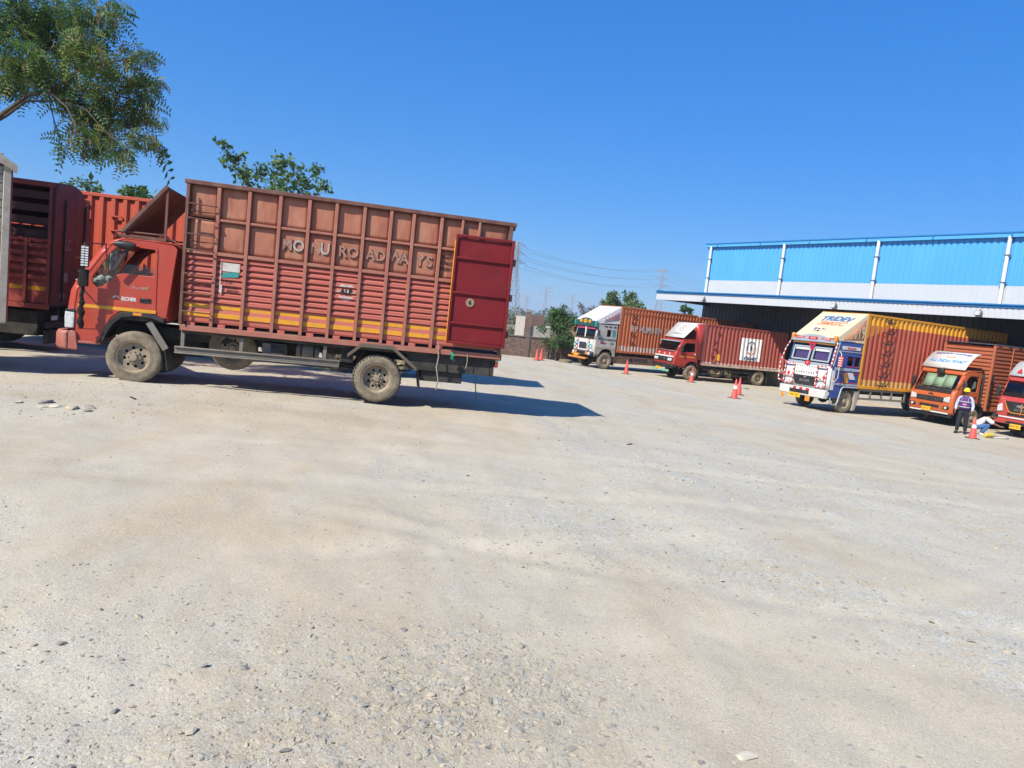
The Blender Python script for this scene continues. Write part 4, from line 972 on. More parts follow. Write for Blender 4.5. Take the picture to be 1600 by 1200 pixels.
ol = [(-.80,.85),(-.83,1.74),(-.70,2.50),(-.66,2.68),(.66,2.72),(.66,.78),(.52,.78),(.46,1.0),(.30,1.18),(0,1.24),(-.30,1.18),(-.46,1.0),(-.52,.85)]
w1 = [rect(-.05,.26,2.02,2.42)]
cab, dr = cab_shell(t1, pr, (2,3), 1.15, .12, G1, ol, [rect(-.08,.22,1.98,2.40), rect(.34,.60,1.98,2.40), [(-.66,1.92),(-.2,1.92),(-.2,2.40),(-.56,2.40)]], door=[(-.74,1.0),(-.76,1.75),(-.66,2.45),(-.60,2.5),(.27,2.5),(.27,1.3),(-.3,1.25),(-.5,1.02)])
MB().plate(rect(.345,.595,1.985,2.395), [], XZ(-1.14), .005).build('teal_curtain', mat('teal_cloth', (.05,.24,.25), rough=.9), cab)
MB().plate([(-.80,.86),(-.82,1.32),(.655,1.36),(.655,.79),(.53,.79),(.47,1.01),(.31,1.2),(0,1.26),(-.31,1.2),(-.47,1.01),(-.53,.86)], [], XZ(-1.168), .015).build('lower_side_panel', G1D, cab)
text('Bharat', .16, mat('red_print', (.42,.03,.02), rough=.6), cab, (-.3, -1.17, 1.58), bold=.006, name='side_lettering', shear=.2); text('Sagar', .12, mat('green_print', (.02,.20,.07), rough=.6), cab, (.38, -1.17, 1.6), bold=.006, name='side_lettering')
boxes('side_moulding', cab, M_STEEL, (-.78,.65,-1.185,-1.165,1.80,1.86)); boxes('vent_slot', cab, M_HOLE, (-.30,-.08,-1.166,-1.155,2.55,2.62)); boxes('vent_slot', cab, M_HOLE, (.02,.22,-1.166,-1.155,2.55,2.62)); boxes('vent_slot', cab, M_HOLE, (.36,.58,-1.166,-1.155,2.55,2.62))
boxes('split_pillar', cab, M_WHITE, (-.90,-.84,-.05,.05,1.76,2.5)).matrix_local = Matrix.Translation((.0,0,0))
# painted front: white field, chrome grille, coloured ornaments
boxes('front_panel', cab, M_WHITE, (-.955,-.935,-1.0,1.0,1.02,1.70))
boxes('grille', cab, M_CHROME, (-.985,-.96,-.42,.42,1.12,1.52)); 
for k in range(7): boxes('grille_bar', cab, M_BLACK, (-.992,-.986,-.38+k*.12,-.34+k*.12,1.14,1.50), bevel=0)
for k, (y, z, r, c) in enumerate([(-.62,1.42,.13,(.02,.22,.20)),(-.62,1.15,.12,(.30,.03,.12)),(.70,1.45,.14,(.02,.10,.30)),(.70,1.18,.13,(.35,.04,.05)),(-.86,1.3,.14,(.02,.28,.25)),(.92,1.3,.14,(.03,.2,.22)),(-.6,1.64,.10,(.45,.12,.02)),(.6,1.66,.10,(.5,.14,.02))]):
    p = MB().plate(oval(y, z, r, r*1.1, 14), [], YZ(-.975), .018).build('painted_ornament', mat('orn1_%d' % k, c, rough=.5), cab)
    MB().plate(oval(y, z, r*.55, r*.6, 12), [], YZ(-.982), .006).build('ornament_centre', M_WHITE, p)
boxes('windscreen_band', cab, mat('pink_band', (.55,.06,.16), rough=.6), (-.845,-.83,-.98,-.08,2.36,2.50)); boxes('windscreen_band', cab, MATS['pink_band'], (-.845,-.83,.08,.98,2.36,2.50))
GRN = mat('visor_green', (.015,.07,.06), rough=.5); YEL = mat('ornament_yellow', (.60,.28,.02), rough=.5)
arcp = [(-1.12+2.24*k/16, 2.66+.36*math.sin(math.pi*k/16)) for k in range(17)]
v = MB().plate(arcp + [(1.12,2.56),(-1.12,2.56)], [], YZ(-.98), .14).build('visor_board', GRN, cab)
for y, r in ((0,.13),(-.48,.10),(.48,.10)): MB().plate(oval(y, 2.82, r*1.5, r, 14), [], YZ(-.99), .009).build('visor_ornament', YEL, v)
text('O K', .14, M_INK, v, (-.992, 0, 2.82), FRONT, name='visor_lettering')
for s in (-1, 1): boxes('visor_end', v, mat('teal_paint', (.02,.22,.2), rough=.5), (-1.0,-.83,s*1.14-.06,s*1.14+.06,2.5,2.86), bevel=.02)
bm_ = boxes('bumper', cab, M_BLACK, (-1.05,-.80,-1.12,1.12,.72,.98), bevel=.03)
for y in (-.85, .85): lamp(bm_, -1.05, y, .86, .13, .10); lamp(bm_, -1.05, y*.68, .86, .10, .10, M_AMBER, 'fog_lamp')
ORB = mat('orange_bar', (.55,.20,.03), (.4,.2,.08), .5, .6, scale=6)
gb = boxes('guard_bar', cab, ORB, (-1.28,-1.20,-.85,1.1,.50,.62)); boxes('guard_bar', cab, ORB, (-1.28,-1.2,-.15,.75,.72,.80))
for y in (-.5,.5): boxes('guard_stay', gb, ORB, (-1.2,-.8,y-.03,y+.03,.53,.60))
plate_no(cab, -1.29, .2, .64, 'UP21 4471')
mirror(cab, -.78, -1.2, 2.0, .36); o = tubes('mirror_frame', cab, mat('orange_tube', (.55,.14,.03), rough=.5), .02, [(-.9,1.16,1.75),(-1.0,1.34,2.0),(-.95,1.36,2.35),(-.78,1.16,2.5)])
# white hood between cab and container
hood = MB().add([(.76,-1.19,3.88),(.76,1.19,3.88),(-.95,1.1,2.88),(-.95,-1.1,2.88),(.76,-1.19,2.80),(.76,1.19,2.80),(-.78,-1.12,2.76),(-.78,1.12,2.76)], [(0,1,2,3),(0,3,6,4),(1,5,7,2),(3,2,7,6),(4,6,7,5),(0,4,5,1)]).build('wind_hood', TARP, cab, bevel=.02)
RP = mat('faded_red_print', (.40,.12,.12), rough=.7)
sp = MB().add([(.66,-1.197,3.60),(.66,-1.194,3.02),(-.42,-1.176,2.90),(-.42,-1.175,3.0)], [(0,1,2,3)]).build('hood_print', mat('print_ground', (.50,.40,.42), rough=.7), hood, solid=.003)
for k, ch in enumerate('NESSC'): text(ch, .17+.085*k, RP, hood, (-.30+.22*k, -1.181-.003*k-.006, 3.02+.06*k), bold=.006, name='hood_letter', sx=.75)
chassis(t1, -.6, 12.8, .42, .80, .24); axle(t1, 0, .5); 
side_guard(t1, .9, 6.6, -1.15, [.42,.78], M_RUST, [1.1,2.4,3.8,5.2,6.4])
for s, f in ((-1, False), (1, True)):
    wheel(t1, 0, s*1.0, .50, .28, f)
    for x in (9.2, 10.4): wheel(t1, x, s*1.02, .50, .28, f, hubout=False); wheel(t1, x, s*.70, .50, .28, f, hubout=False)
axle(t1, 9.2, .5); axle(t1, 10.4, .5); mudflap(t1, .60, -1.14, -.8, .25, .78); mudflap(t1, 11.0, -1.15, -.6, .25, .8)
boxes('fuel_tank', t1, M_STEEL, (2.2,3.4,-1.05,-.55,.5,.95), bevel=.08)

# ================================================= 2. red truck with posted container
RD2 = mat('red_truck_paint', (.36,.035,.025), (.29,.04,.03), .6, .4, scale=2, coat=.3)
CN2 = mat('brick_red_container', (.315,.070,.052), (.27,.065,.05), .7, .55, scale=1.2, stretch=(1,1,.25), c3=(.22,.06,.05), amt3=.5, scale3=2)
FOOT2 = mat('pale_foot', (.50,.44,.36), (.32,.09,.07), .8, .7, scale=6, stretch=(1,1,.5))
t2 = empty('container_truck', (10.022, 43.631, -1.258), R(24)); tag(t2, 'red truck with white slanted hood and white poster on its container side', 'truck')
fr, pts = cargo_container(t2, .60, 7.0, .97, 3.42, [CN2, FOOT2], CN2, 1.1, bands=[(1.17,1),(4,0)], pitch=.285, depth=.06)
boxes('bottom_rail', t2, FOOT2, (.6, 7.0, -1.125, -1.102, .95, 1.08), bevel=0); MB().box(.585,.62,-1.115,-1.085,.97,3.42).build('corner_trim', M_STEEL, t2)
# poster follows the ribs
def rib_patch(name, parent, pts, x0, x1, z0, z1, y, m, lift=.006):
    q = [(x0, corr_y(pts, x0))] + [p for p in pts if x0 < p[0] < x1] + [(x1, corr_y(pts, x1))]
    return corr_sheet(MB(), q, [z0, z1], lambda x, d, z: (x, y+d-lift, z)).build(name, m, parent, smooth=0, solid=.002)
POST = mat('poster_white', (.70,.69,.68), (.6,.55,.52), .5, .6, scale=4); NAVY = mat('navy_print', (.02,.05,.16), rough=.6); ORP = mat('orange_print', (.55,.12,.03), rough=.6)
rib_patch('poster', t2, pts, 3.42, 4.98, 1.47, 2.83, -1.088, POST)
ro = MB().plate(oval(4.2, 2.25, .36, .40, 26, .5)[:14] + oval(4.2, 2.25, .30, .34, 26, .5)[:14][::-1], [], XZ(-1.099), .004).build('poster_ring', NAVY, t2)
MB().plate(oval(4.2, 2.25, .36, .40, 26, .5)[14:] + oval(4.2, 2.25, .30, .34, 26, .5)[14:][::-1], [], XZ(-1.099), .004).build('poster_ring', ORP, t2)
text('S', .34, NAVY, t2, (4.2,-1.1,2.25), bold=.02, name='poster_monogram'); text('XTRANSIT', .24, NAVY, t2, (4.2,-1.1,1.60), bold=.012, name='poster_lettering', sx=.92)
rib_patch('yellow_sticker', t2, pts, 1.58, 1.98, 1.32, 1.68, -1.088, M_STRIPE)
for z, x in ((2.95,1.5),(2.45,1.25),(2.0,1.4),(1.6,1.2),(1.2,1.3)): boxes('step_rung', t2, CN2, (x, x+.26, -1.15, -1.085, z, z+.03), (x,x+.04,-1.15,-1.085,z+.031,z+.12), bevel=0)
pr = [(-1.28,.72),(-1.33,.95),(-1.32,1.30),(-1.24,1.60),(-1.20,1.68),(-.92,2.20),(-.84,2.30),(-.6,2.38),(0,2.42),(.30,2.40)]
ol = [(-1.12,.80),(-1.16,1.30),(-1.06,1.66),(-.80,2.18),(-.70,2.28),(-.45,2.36),(.30,2.37),(.34,2.30),(.34,.95),(.50,.78),(.46,.78),(.42,.92),(.28,1.06),(0,1.12),(-.28,1.06),(-.42,.92),(-.48,.78)]
cab, dr = cab_shell(t2, pr, (4,5), 1.02, .14, RD2, ol, [[(-.90,1.66),(-.80,1.62),(.16,1.68),(.16,2.18),(-.55,2.18),(-.66,2.12)]], door=[(-1.0,.9),(-1.02,1.6),(-.76,2.16),(-.6,2.25),(.22,2.25),(.24,1.15),(-.25,1.12),(-.42,.98),(-.5,.88)])
boxes('door_stripe', cab, M_STRIPE, (-1.0,.22,-1.036,-1.033,1.34,1.39), bevel=0)
boxes('white_front_band', cab, M_WHITE, (-1.335,-1.31,-.92,.92,1.26,1.35)); boxes('front_sign', cab, M_WHITE, (-1.305,-1.29,-.05,.05,1.40,1.50)); boxes('front_sign', cab, M_WHITE, (-1.30,-1.28,-.55,-.45,1.40,1.52)); boxes('front_sign', cab, M_WHITE, (-1.30,-1.28,.5,.62,1.42,1.52))
gr = boxes('grille', cab, M_BLACK, (-1.36,-1.325,-.92,.92,1.0,1.255))
for y in (-.76,-.56,.60,.78): lamp(gr, -1.36, y, 1.12, .10, .09)
boxes('grille_badge', gr, M_CHROME, (-1.375,-1.362,-.08,.08,1.08,1.17))
boxes('bumper', cab, M_BLACK, (-1.42,-1.2,-1.04,1.04,.62,.86), bevel=.03)
GB = mat('green_bar', (.12,.36,.22), (.5,.55,.5), .6, .5, scale=5); boxes('painted_bar', cab, GB, (-1.44,-1.40,-.75,.95,.40,.52)); plate_no(cab, -1.445, .28, .50, 'HR55 8120')
boxes('cowl', cab, M_STEEL, (-1.30,-1.20,-.88,.88,1.605,1.66), bevel=.02); boxes('visor', cab, mat('sky_blue_visor', (.20,.42,.50), rough=.3), (-1.06,-.90,-.92,.92,2.20,2.25), bevel=.01)
boxes('white_sticker', cab, M_WHITE, (.05,.16,-1.037,-1.033,1.50,1.60), bevel=0)
mirror(cab, -.92, -1.08, 1.65, .36); mirror(cab, -.92, 1.24, 1.65, .36)
h = MB().add([(.10,-1.0,3.36),(.10,1.0,3.36),(-.78,.95,2.46),(-.78,-.95,2.46),(.60,-1.08,3.40),(.60,1.08,3.40),(.60,-1.08,2.46),(.60,1.08,2.46),(.10,-1.02,2.46),(.10,1.02,2.46),(.22,-1.03,2.46),(.22,1.03,2.46)], [(0,1,2,3),(0,4,5,1)]).build('wind_hood', M_WHITE, cab, solid=.03)
MB().add([(.60,-1.085,3.39),(.11,-1.0,3.35),(-.20,-.98,3.0),(.02,-.99,2.9),(.10,-1.0,1.3),(.60,-1.085,1.25)], [(0,1,2,3,4,5)]).build('hood_side', RD2, h, solid=.02)
MB().add([(.60,1.085,3.39),(.11,1.0,3.35),(-.20,.98,3.0),(.02,.99,2.9),(.10,1.0,1.3),(.60,1.085,1.25)], [(0,1,2,3,4,5)]).build('hood_side', RD2, h, solid=.02)
nrm = Vector((-.90,0,.88)).normalized(); upv = Vector((.88,0,.90)).normalized()
ctr = Vector((-.30,0,2.95)) + nrm*.012
u_ = lambda a, b, w: tuple(ctr + Vector((0,-1,0))*a + upv*b + nrm*w)
MB().plate(oval(.05,.10,.25,.25,24), [oval(.05,.10,.20,.20,24)], u_, .004).build('hood_ring', mat('faded_orange_print', (.5,.2,.12), rough=.6), h)
text('S', .26, mat('faded_navy_print', (.16,.24,.38), rough=.6), h, ctr+nrm*.004-Vector((0,.05,0))+upv*.1, frame=((0,-1,0), upv), bold=.012, name='hood_monogram'); text('XTRANSIT', .20, MATS['faded_navy_print'], h, ctr+nrm*.004-upv*.38, frame=((0,-1,0), upv), name='hood_lettering')
chassis(t2, -.9, 6.9, .40, .72, .2); axle(t2, 0, .44); axle(t2, 5.15, .44)
side_guard(t2, .75, 4.5, -1.02, [.42,.66], M_BLACK, [1.0,2.2,3.4,4.4], .07)
for s, f in ((-1, False), (1, True)):
    wheel(t2, 0, s*.9, .44, .24, f); wheel(t2, 5.15, s*.93, .44, .24, f, hubout=False); wheel(t2, 5.15, s*.64, .44, .24, f, hubout=False)
mudflap(t2, .50, -1.04, -.72, .12, .72); mudflap(t2, 5.75, -1.05, -.5, .15, .8)

# ================================================= 3. white and blue decorated truck with red and yellow container
WH3 = mat('white_cab_paint', (.58,.57,.54), (.45,.42,.38), .5, .4, scale=3, coat=.2); BL3 = mat('blue_cab_paint', (.018,.06,.25), (.03,.08,.27), .5, .35, scale=3, coat=.3)
GY3 = mat('blue_grey_paint', (.30,.35,.40), rough=.4); CR3 = mat('cream_hood', (.62,.50,.33), (.55,.44,.29), .5, .5, scale=2, coat=.1)
CN3 = mat('red_brown_container', (.34,.062,.032), (.27,.060,.036), .7, .5, scale=1.1, stretch=(1,1,.2), c3=(.34,.12,.09), amt3=.4, scale3=2); YE3 = mat('yellow_container', (.62,.27,.015), (.50,.24,.04), .6, .5, scale=1.5); YE3B = mat('dirty_yellow_foot', (.46,.25,.06), (.30,.10,.06), .7, .6, scale=5, stretch=(1,1,.4))
t3 = empty('container_truck', (13.712, 31.865, -1.181), R(27)); tag(t3, 'white and blue decorated truck with cream hood and red container edged yellow', 'truck')
fr, pts3 = cargo_container(t3, .60, 10.8, 1.10, 4.32, [CN3, YE3, YE3B], YE3, 1.2, bands=[(1.50,2),(3.85,0),(5,1)], pitch=.30, depth=.062)
def diag_patch(parent, pts, y):
    for i, (p, q) in enumerate(zip(pts, pts[1:])):
        if p[0] > 2.35: break
        z = lambda x: 3.28 + (x-.7)*.36
        MB().add([(p[0], y+p[1]-.004, z(p[0])), (q[0], y+q[1]-.004, min(3.851, z(q[0]))), (q[0], y+q[1]-.004, 3.852), (p[0], y+p[1]-.004, 3.852)], [(0,1,2,3)]).build('yellow_corner', YE3, parent, solid=.001, smooth=0)
diag_patch(fr, [p for p in pts3 if p[0] < 2.32], -1.188)
STAIN = mat('sooty_streak', (.14,.06,.05), (.3,.08,.06), .5, .8, scale=6)
for k, z in enumerate((4.02, 3.55, 3.1, 2.62, 2.14, 1.66, 1.26)):
    r_ = tubes('step_rung', fr, M_BLACK, .021, [(1.72,-1.2,z+.07),(1.72,-1.27,z+.06),(1.78,-1.29,z),(2.28,-1.29,z),(2.34,-1.27,z+.06),(2.34,-1.2,z+.07)], [(1.9,-1.2,z+.04),(1.9,-1.28,z)], [(2.14,-1.2,z+.04),(2.14,-1.28,z)])
text('SGL', .22, M_INK, fr, (2.05,-1.193,4.1), bold=.006, name='container_mark')
pr = [(-1.20,.92),(-1.24,1.2),(-1.22,1.92),(-1.18,1.98),(-1.02,2.80),(-1.0,2.98),(-.8,3.04),(0,3.06),(.50,3.06)]
ol = [(-1.06,.62),(-1.10,1.92),(-.92,2.80),(-.88,2.98),(.55,3.0),(.55,1.12),(.5,1.10),(-.30,1.10),(-.42,1.02),(-.58,.62)]
cab, dr = cab_shell(t3, pr, (3,4), 1.18, .12, BL3, ol, [rect(-.28,.10,2.02,2.42), rect(.17,.50,2.02,2.42), [(-.94,2.05),(-.62,2.05),(-.62,2.55),(-.82,2.55)]], door=[(-.98,.8),(-1.0,1.9),(-.82,2.6),(.12,2.6),(.12,1.3),(-.36,1.24),(-.6,.8)], glass=M_CLEAR)
bow(MB(), [(-1.215,.93),(-1.255,1.2),(-1.24,1.93)], 1.19, .12, -1.19, 1.19).build('white_front_panel', WH3, cab, solid=.03)
boxes('scuttle_band', cab, GY3, (-1.255,-1.20,-1.08,1.08,1.915,2.02), bevel=.01)
for y0, y1 in ((-1.0,-.06),(.06,1.0)):
    fz = [(y0,2.08),(y1,2.08),(y1,2.70),(y0,2.70)]; ins = [(y0+.07,2.14),(y1-.07,2.14),(y1-.07,2.64),(y0+.07,2.64)]
    MB().plate(fz, [ins], lambda u, v, w: (-1.18+(v-1.98)*.195-.03+w, u, v), .03).build('screen_frame', GY3, cab)
    cu = MB()
    for k in range(14):
        a = y0+.09+(y1-y0-.18)*k/14; b = y0+.09+(y1-y0-.18)*(k+1)/14; m_ = (a+b)/2
        top = 2.60-.10*abs((m_-(y0+y1)/2)/(y1-y0)*2)**2
        cu.add([(-1.05,a,2.15),(-1.09,m_,2.15),(-1.05,b,2.15),(-.98,b,top),(-1.02,m_,top),(-.98,a,top)], [(0,1,4,5),(1,2,3,4)])
    cu.build('curtain', M_CURTAIN, cab, smooth=60)
    boxes('screen_sticker', cab, M_WHITE, (-1.075,-1.065,y0+.1,y1-.1,2.52,2.62), bevel=0)
RED3 = mat('signal_red', (.50,.02,.03), rough=.5); STR = [mat('candy_red', (.50,.05,.06), rough=.5), M_WHITE]
MB().plate([(-.20,2.86),(.20,2.86),(0,2.48)], [[(-.10,2.80),(.10,2.80),(0,2.61)]], YZ(-1.14), .03).build('triangle_emblem', RED3, cab)
MB().plate([(-.08,2.79),(.08,2.79),(0,2.63)], [], YZ(-1.13), .02).build('emblem_core', NAVY, cab)
MB().plate(oval(0,1.98,.16,.09,16), [], YZ(-1.275), .02).build('oval_badge', RED3, cab); text('JK', .10, M_WHITE, cab, (-1.277,0,1.98), FRONT, name='badge_lettering')
boxes('yellow_band', cab, YE3, (-1.075,-1.03,-1.12,1.12,2.82,2.90), bevel=.005)
arcp = [(-1.15+2.3*k/16, 2.98+.24*math.sin(math.pi*k/16)) for k in range(17)]
v = MB().plate(arcp + [(1.15,2.905),(-1.15,2.905)], [], YZ(-1.14), .14).build('visor_board', GY3, cab)
for y, s in ((.68,'GOODS'),(0,'INDIA'),(-.68,'CARRIER')):
    MB().plate([(y-.24,2.99+.04*(y>0)),(y+.24,2.99+.04*(y<0)),(y+.24,3.10+.02*(y==0)),(y-.24,3.10+.02*(y==0))], [], YZ(-1.15), .009).build('visor_plaque', RED3, v); text(s, .10, M_WHITE, v, (-1.152,y,3.055), FRONT, name='visor_lettering')
for s in (-1,1): boxes('marker_lamp', v, M_AMBER, (-1.15,-1.02,s*1.12-.07,s*1.12+.07,2.96,3.22), bevel=.02)
GRL = MB().plate([(-.72,1.42),(.72,1.42),(.50,1.0),(-.50,1.0)], [], YZ(-1.285), .03).build('grille', M_BLACK, cab, bevel=.01)
for k in range(4): MB().plate([(-.68+.05*k,1.37-.1*k),(.68-.05*k,1.37-.1*k),(.66-.05*k,1.34-.1*k),(-.66+.05*k,1.34-.1*k)], [], YZ(-1.30), .014).build('grille_slat', M_DARK, GRL)
text('EICHER', .15, M_CHROME, GRL, (-1.303,0,1.20), FRONT, bold=.004, name='maker_lettering', sx=1.1); MB().plate(oval(0,1.36,.07,.05,14), [], YZ(-1.306), .01).build('maker_badge', M_CHROME, GRL)
for k, y in enumerate((-.5,-.2,.2,.5)): text('—', .10, M_INK, cab, (-1.262,y,1.66+.05*(k%2)), FRONT, name='painted_mark')
for k in range(9):
    for z, r in ((1.84,.028),(1.56,.035)):
        MB().plate(oval(-.52+.13*k, z, r, r, 8), [], YZ(-1.262), .006).build('painted_dot', [RED3, BL3, mat('leaf_paint', (.04,.26,.10), rough=.5), YE3][(k+int(z*10)) % 4], cab)
for y in (-.95, .95): MB().plate([(y-.09,1.42),(y,1.56),(y+.09,1.42),(y,1.36)], [], YZ(-1.264), .006).build('painted_flower', RED3, cab)
for s in (-1, 1):
    hb = MB().plate([(s*.62,1.0),(s*1.08,1.0),(s*1.08,1.30),(s*.78,1.30)], [], YZ(-1.285), .03).build('headlamp_surround', WH3, cab, bevel=.01); lamp(hb, -1.285, s*.88, 1.14, .11, .10)
    # candy-striped guard tubes
    for path in ([(-1.36,s*.62,1.0),(-1.34,s*.62,1.95)], [(-1.36,s*1.1,1.0),(-1.34,s*1.1,1.95)], [(-1.35,s*.62,1.90),(-1.35,s*1.1,1.90)], [(-1.36,s*.62,1.02),(-1.36,s*1.1,1.02)], [(-1.36,s*.62,1.35),(-1.36,s*1.1,1.35)]):
        p, q = Vector(path[0]), Vector(path[1]); n = max(3, int((q-p).length/.09)); mb = MB()
        for k in range(n): mb.tube([p.lerp(q, k/n), p.lerp(q, (k+1)/n)], .03, 7, m=k % 2, cap=False)
        mb.build('guard_tube', STR, cab)
pth = [(-1.30,1.20,1.05),(-1.34,1.42,1.1),(-1.30,1.45,1.9),(-1.12,1.42,2.5),(-1.02,1.22,3.0)]
mb = MB()
for a, b in zip(pth, pth[1:]):
    p, q = Vector(a), Vector(b); n = max(2, int((q-p).length/.09))
    for k in range(n): mb.tube([p.lerp(q, k/n), p.lerp(q, (k+1)/n)], .03, 7, m=k % 2, cap=False)
mb.build('guard_tube', STR, cab); tubes('guard_tube', cab, STR[0], .022, [(-1.32,1.2,1.35),(-1.34,1.43,1.35)], [(-1.28,1.2,1.95),(-1.28,1.45,1.95)])
mb = MB()
for k in range(12): mb.tube([Vector((-1.24,-1.2,1.95)).lerp(Vector((-1.04,-1.2,2.95)), k/12), Vector((-1.24,-1.2,1.95)).lerp(Vector((-1.04,-1.2,2.95)), (k+1)/12)], .035, 7, m=k % 2, cap=False)
mb.build('corner_tube', STR, cab)
MB().beam((-1.10,-1.205,1.95),(-.90,-1.205,2.98),.03,.05).build('corner_moulding', GY3, cab)
bmp = boxes('bumper', cab, WH3, (-1.42,-1.18,-1.22,1.22,.56,.92), bevel=.03)
boxes('bumper_mesh', bmp, M_BLACK, (-1.435,-1.421,-.42,.62,.64,.88)); 
for k in range(6): boxes('red_scallop', bmp, RED3 if k % 2 == 0 else M_WHITE, (-1.445,-1.436,-.42+k*.17,-.42+k*.17+.165,.80,.90), bevel=0)
lamp(bmp, -1.40, .98, .46, .10, .11, M_AMBER, 'amber_disc'); boxes('amber_square', bmp, M_AMBER, (-1.41,-1.38,-.48,-.24,.34,.56)); plate_no(bmp, -1.425, .32, .44, 'HR63 2091', .62, .19)
# blue side: panels, stripe, text board, step, arch trim
boxes('side_board', cab, WH3, (-.72,.42,-1.215,-1.195,2.70,2.84), bevel=.04); text('Bholenath', .13, RED3, cab, (-.15,-1.218,2.77), bold=.004, name='side_lettering')
boxes('side_moulding', cab, GY3, (-1.0,.54,-1.21,-1.19,1.80,1.92)); boxes('side_moulding', cab, GY3, (-1.02,.54,-1.21,-1.19,1.18,1.26)); boxes('side_moulding', cab, GY3, (-.9,.54,-1.21,-1.19,2.60,2.64))
boxes('window_beading', cab, RED3, (-.28,.10,-1.202,-1.194,1.985,2.015), bevel=0); boxes('window_beading', cab, RED3, (.17,.5,-1.202,-1.194,1.985,2.015), bevel=0)
MB().plate([(-.46,1.70),(-.24,1.70),(-.06,1.30),(-.28,1.30)], [], XZ(-1.208), .012).build('flash_stripe', YE3, cab); MB().plate([(-.20,1.74),(.14,1.74),(.34,1.46),(-.02,1.46)], [], XZ(-1.208), .012).build('flash_stripe', WH3, cab)
boxes('red_pinstripe', cab, RED3, (-.66,.50,-1.204,-1.196,1.69,1.72), bevel=0); boxes('red_pinstripe', cab, RED3, (-.66,.5,-1.204,-1.196,1.28,1.31), bevel=0)
boxes('corner_white', cab, WH3, (-1.10,-.92,-1.208,-1.19,.95,1.78), bevel=.01); boxes('side_marker', cab, M_AMBER, (-1.02,-.9,-1.22,-1.209,1.42,1.48))
tubes('step_loop', cab, GY3, .03, [(-1.02,-1.2,.62),(-1.0,-1.2,.42),(-.9,-1.2,.34),(-.66,-1.2,.34),(-.56,-1.2,.44),(-.42,-1.2,1.03),(-.3,-1.2,1.12),(.54,-1.2,1.12)])
mir = boxes('mirror', cab, STR[0], (-1.0,-.94,-1.52,-1.30,1.95,2.4), bevel=.02); tubes('mirror_arm', cab, STR[1], .016, [(-.9,-1.2,1.3),(-.96,-1.38,1.5),(-.96,-1.4,2.5),(-.85,-1.2,2.6)])
for k in range(4): boxes('mirror_stripe', mir, M_WHITE, (-1.006,-1.0005,-1.5,-1.32,2.0+k*.1,2.04+k*.1), bevel=0)
hood = MB().add([(.60,-1.2,4.30),(.60,1.2,4.30),(-1.05,1.12,3.14),(-1.05,-1.12,3.14),(.60,-1.2,3.02),(.60,1.2,3.02),(-.92,-1.15,3.01),(-.92,1.15,3.01)], [(0,1,2,3),(0,3,6,4),(1,5,7,2),(3,2,7,6),(4,6,7,5),(0,4,5,1)]).build('wind_hood', CR3, cab, bevel=.02)
nrm = Vector((-1.16,0,1.65)).normalized(); upv = Vector((1.65,0,1.16)).normalized(); ctr = Vector((-.22,0,3.72)) + nrm*.012
BPR = mat('blue_print', (.02,.13,.33), rough=.6); OPR = mat('salmon_print', (.62,.20,.10), rough=.6)
text('TRIDEV', .50, BPR, hood, ctr+upv*.46, frame=((0,-1,0), upv), bold=.02, name='hood_lettering', sx=.95, shear=.15, arc=.10); text('3MGC', .42, OPR, hood, ctr+upv*.05, frame=((0,-1,0), upv), bold=.012, name='hood_lettering', sx=1.2, shear=.3)
for k, (a, b, r, m_) in enumerate(((.45,-.40,.09,BPR),(.25,-.42,.06,M_INK),(.05,-.40,.07,BPR),(-.12,-.46,.05,YE3),(.38,-.56,.05,M_INK),(.2,-.58,.07,M_INK))):
    MB().plate(oval(-a, b, r, r*.8, 9, k), [], lambda u, v_, w: tuple(ctr + Vector((0,-1,0))*u + upv*v_ + nrm*w), .003).build('painted_motif', m_, hood)
MB().add([(.52,-1.207,4.08),(.52,-1.207,3.16),(-.70,-1.178,3.12)], [(0,1,2)]).build('hood_side_panel', mat('pale_print', (.55,.25,.14), rough=.6), hood, solid=.003)
for k, ch in enumerate('2019'): text(ch, .28+.15*k, CR3, hood, (-.26+.22*k, -1.196-.006*k-.012, 3.27+.06*k), bold=.012, name='hood_numeral', sx=.55)
chassis(t3, -.8, 10.6, .42, .80, .24); axle(t3, 0, .49); axle(t3, 7.4, .49); axle(t3, 8.7, .49)
sg = MB().box(.72,3.9,-1.16,-1.10,1.0,1.09).box(.72,3.9,-1.16,-1.10,.62,.71).build('side_guard', GALV, t3)
for x in (.74,1.5,2.25,2.9,3.82): boxes('guard_post', sg, GALV, (x,x+.08,-1.158,-1.102,.711,.999))
for s, f in ((-1, False), (1, True)):
    wheel(t3, 0, s*.98, .49, .28, f)
    for x in (7.4, 8.7): wheel(t3, x, s*1.0, .49, .28, f, hubout=False); wheel(t3, x, s*.68, .49, .28, f, hubout=False)
MB().plate([(.50,.98),(.72,.98),(.78,.60),(.62,.12),(.48,.12),(.56,.5)], [], XZ(-1.16), .3).build('mudflap', mat('dusty_flap', (.33,.29,.23), rough=.9), t3, bevel=.01)

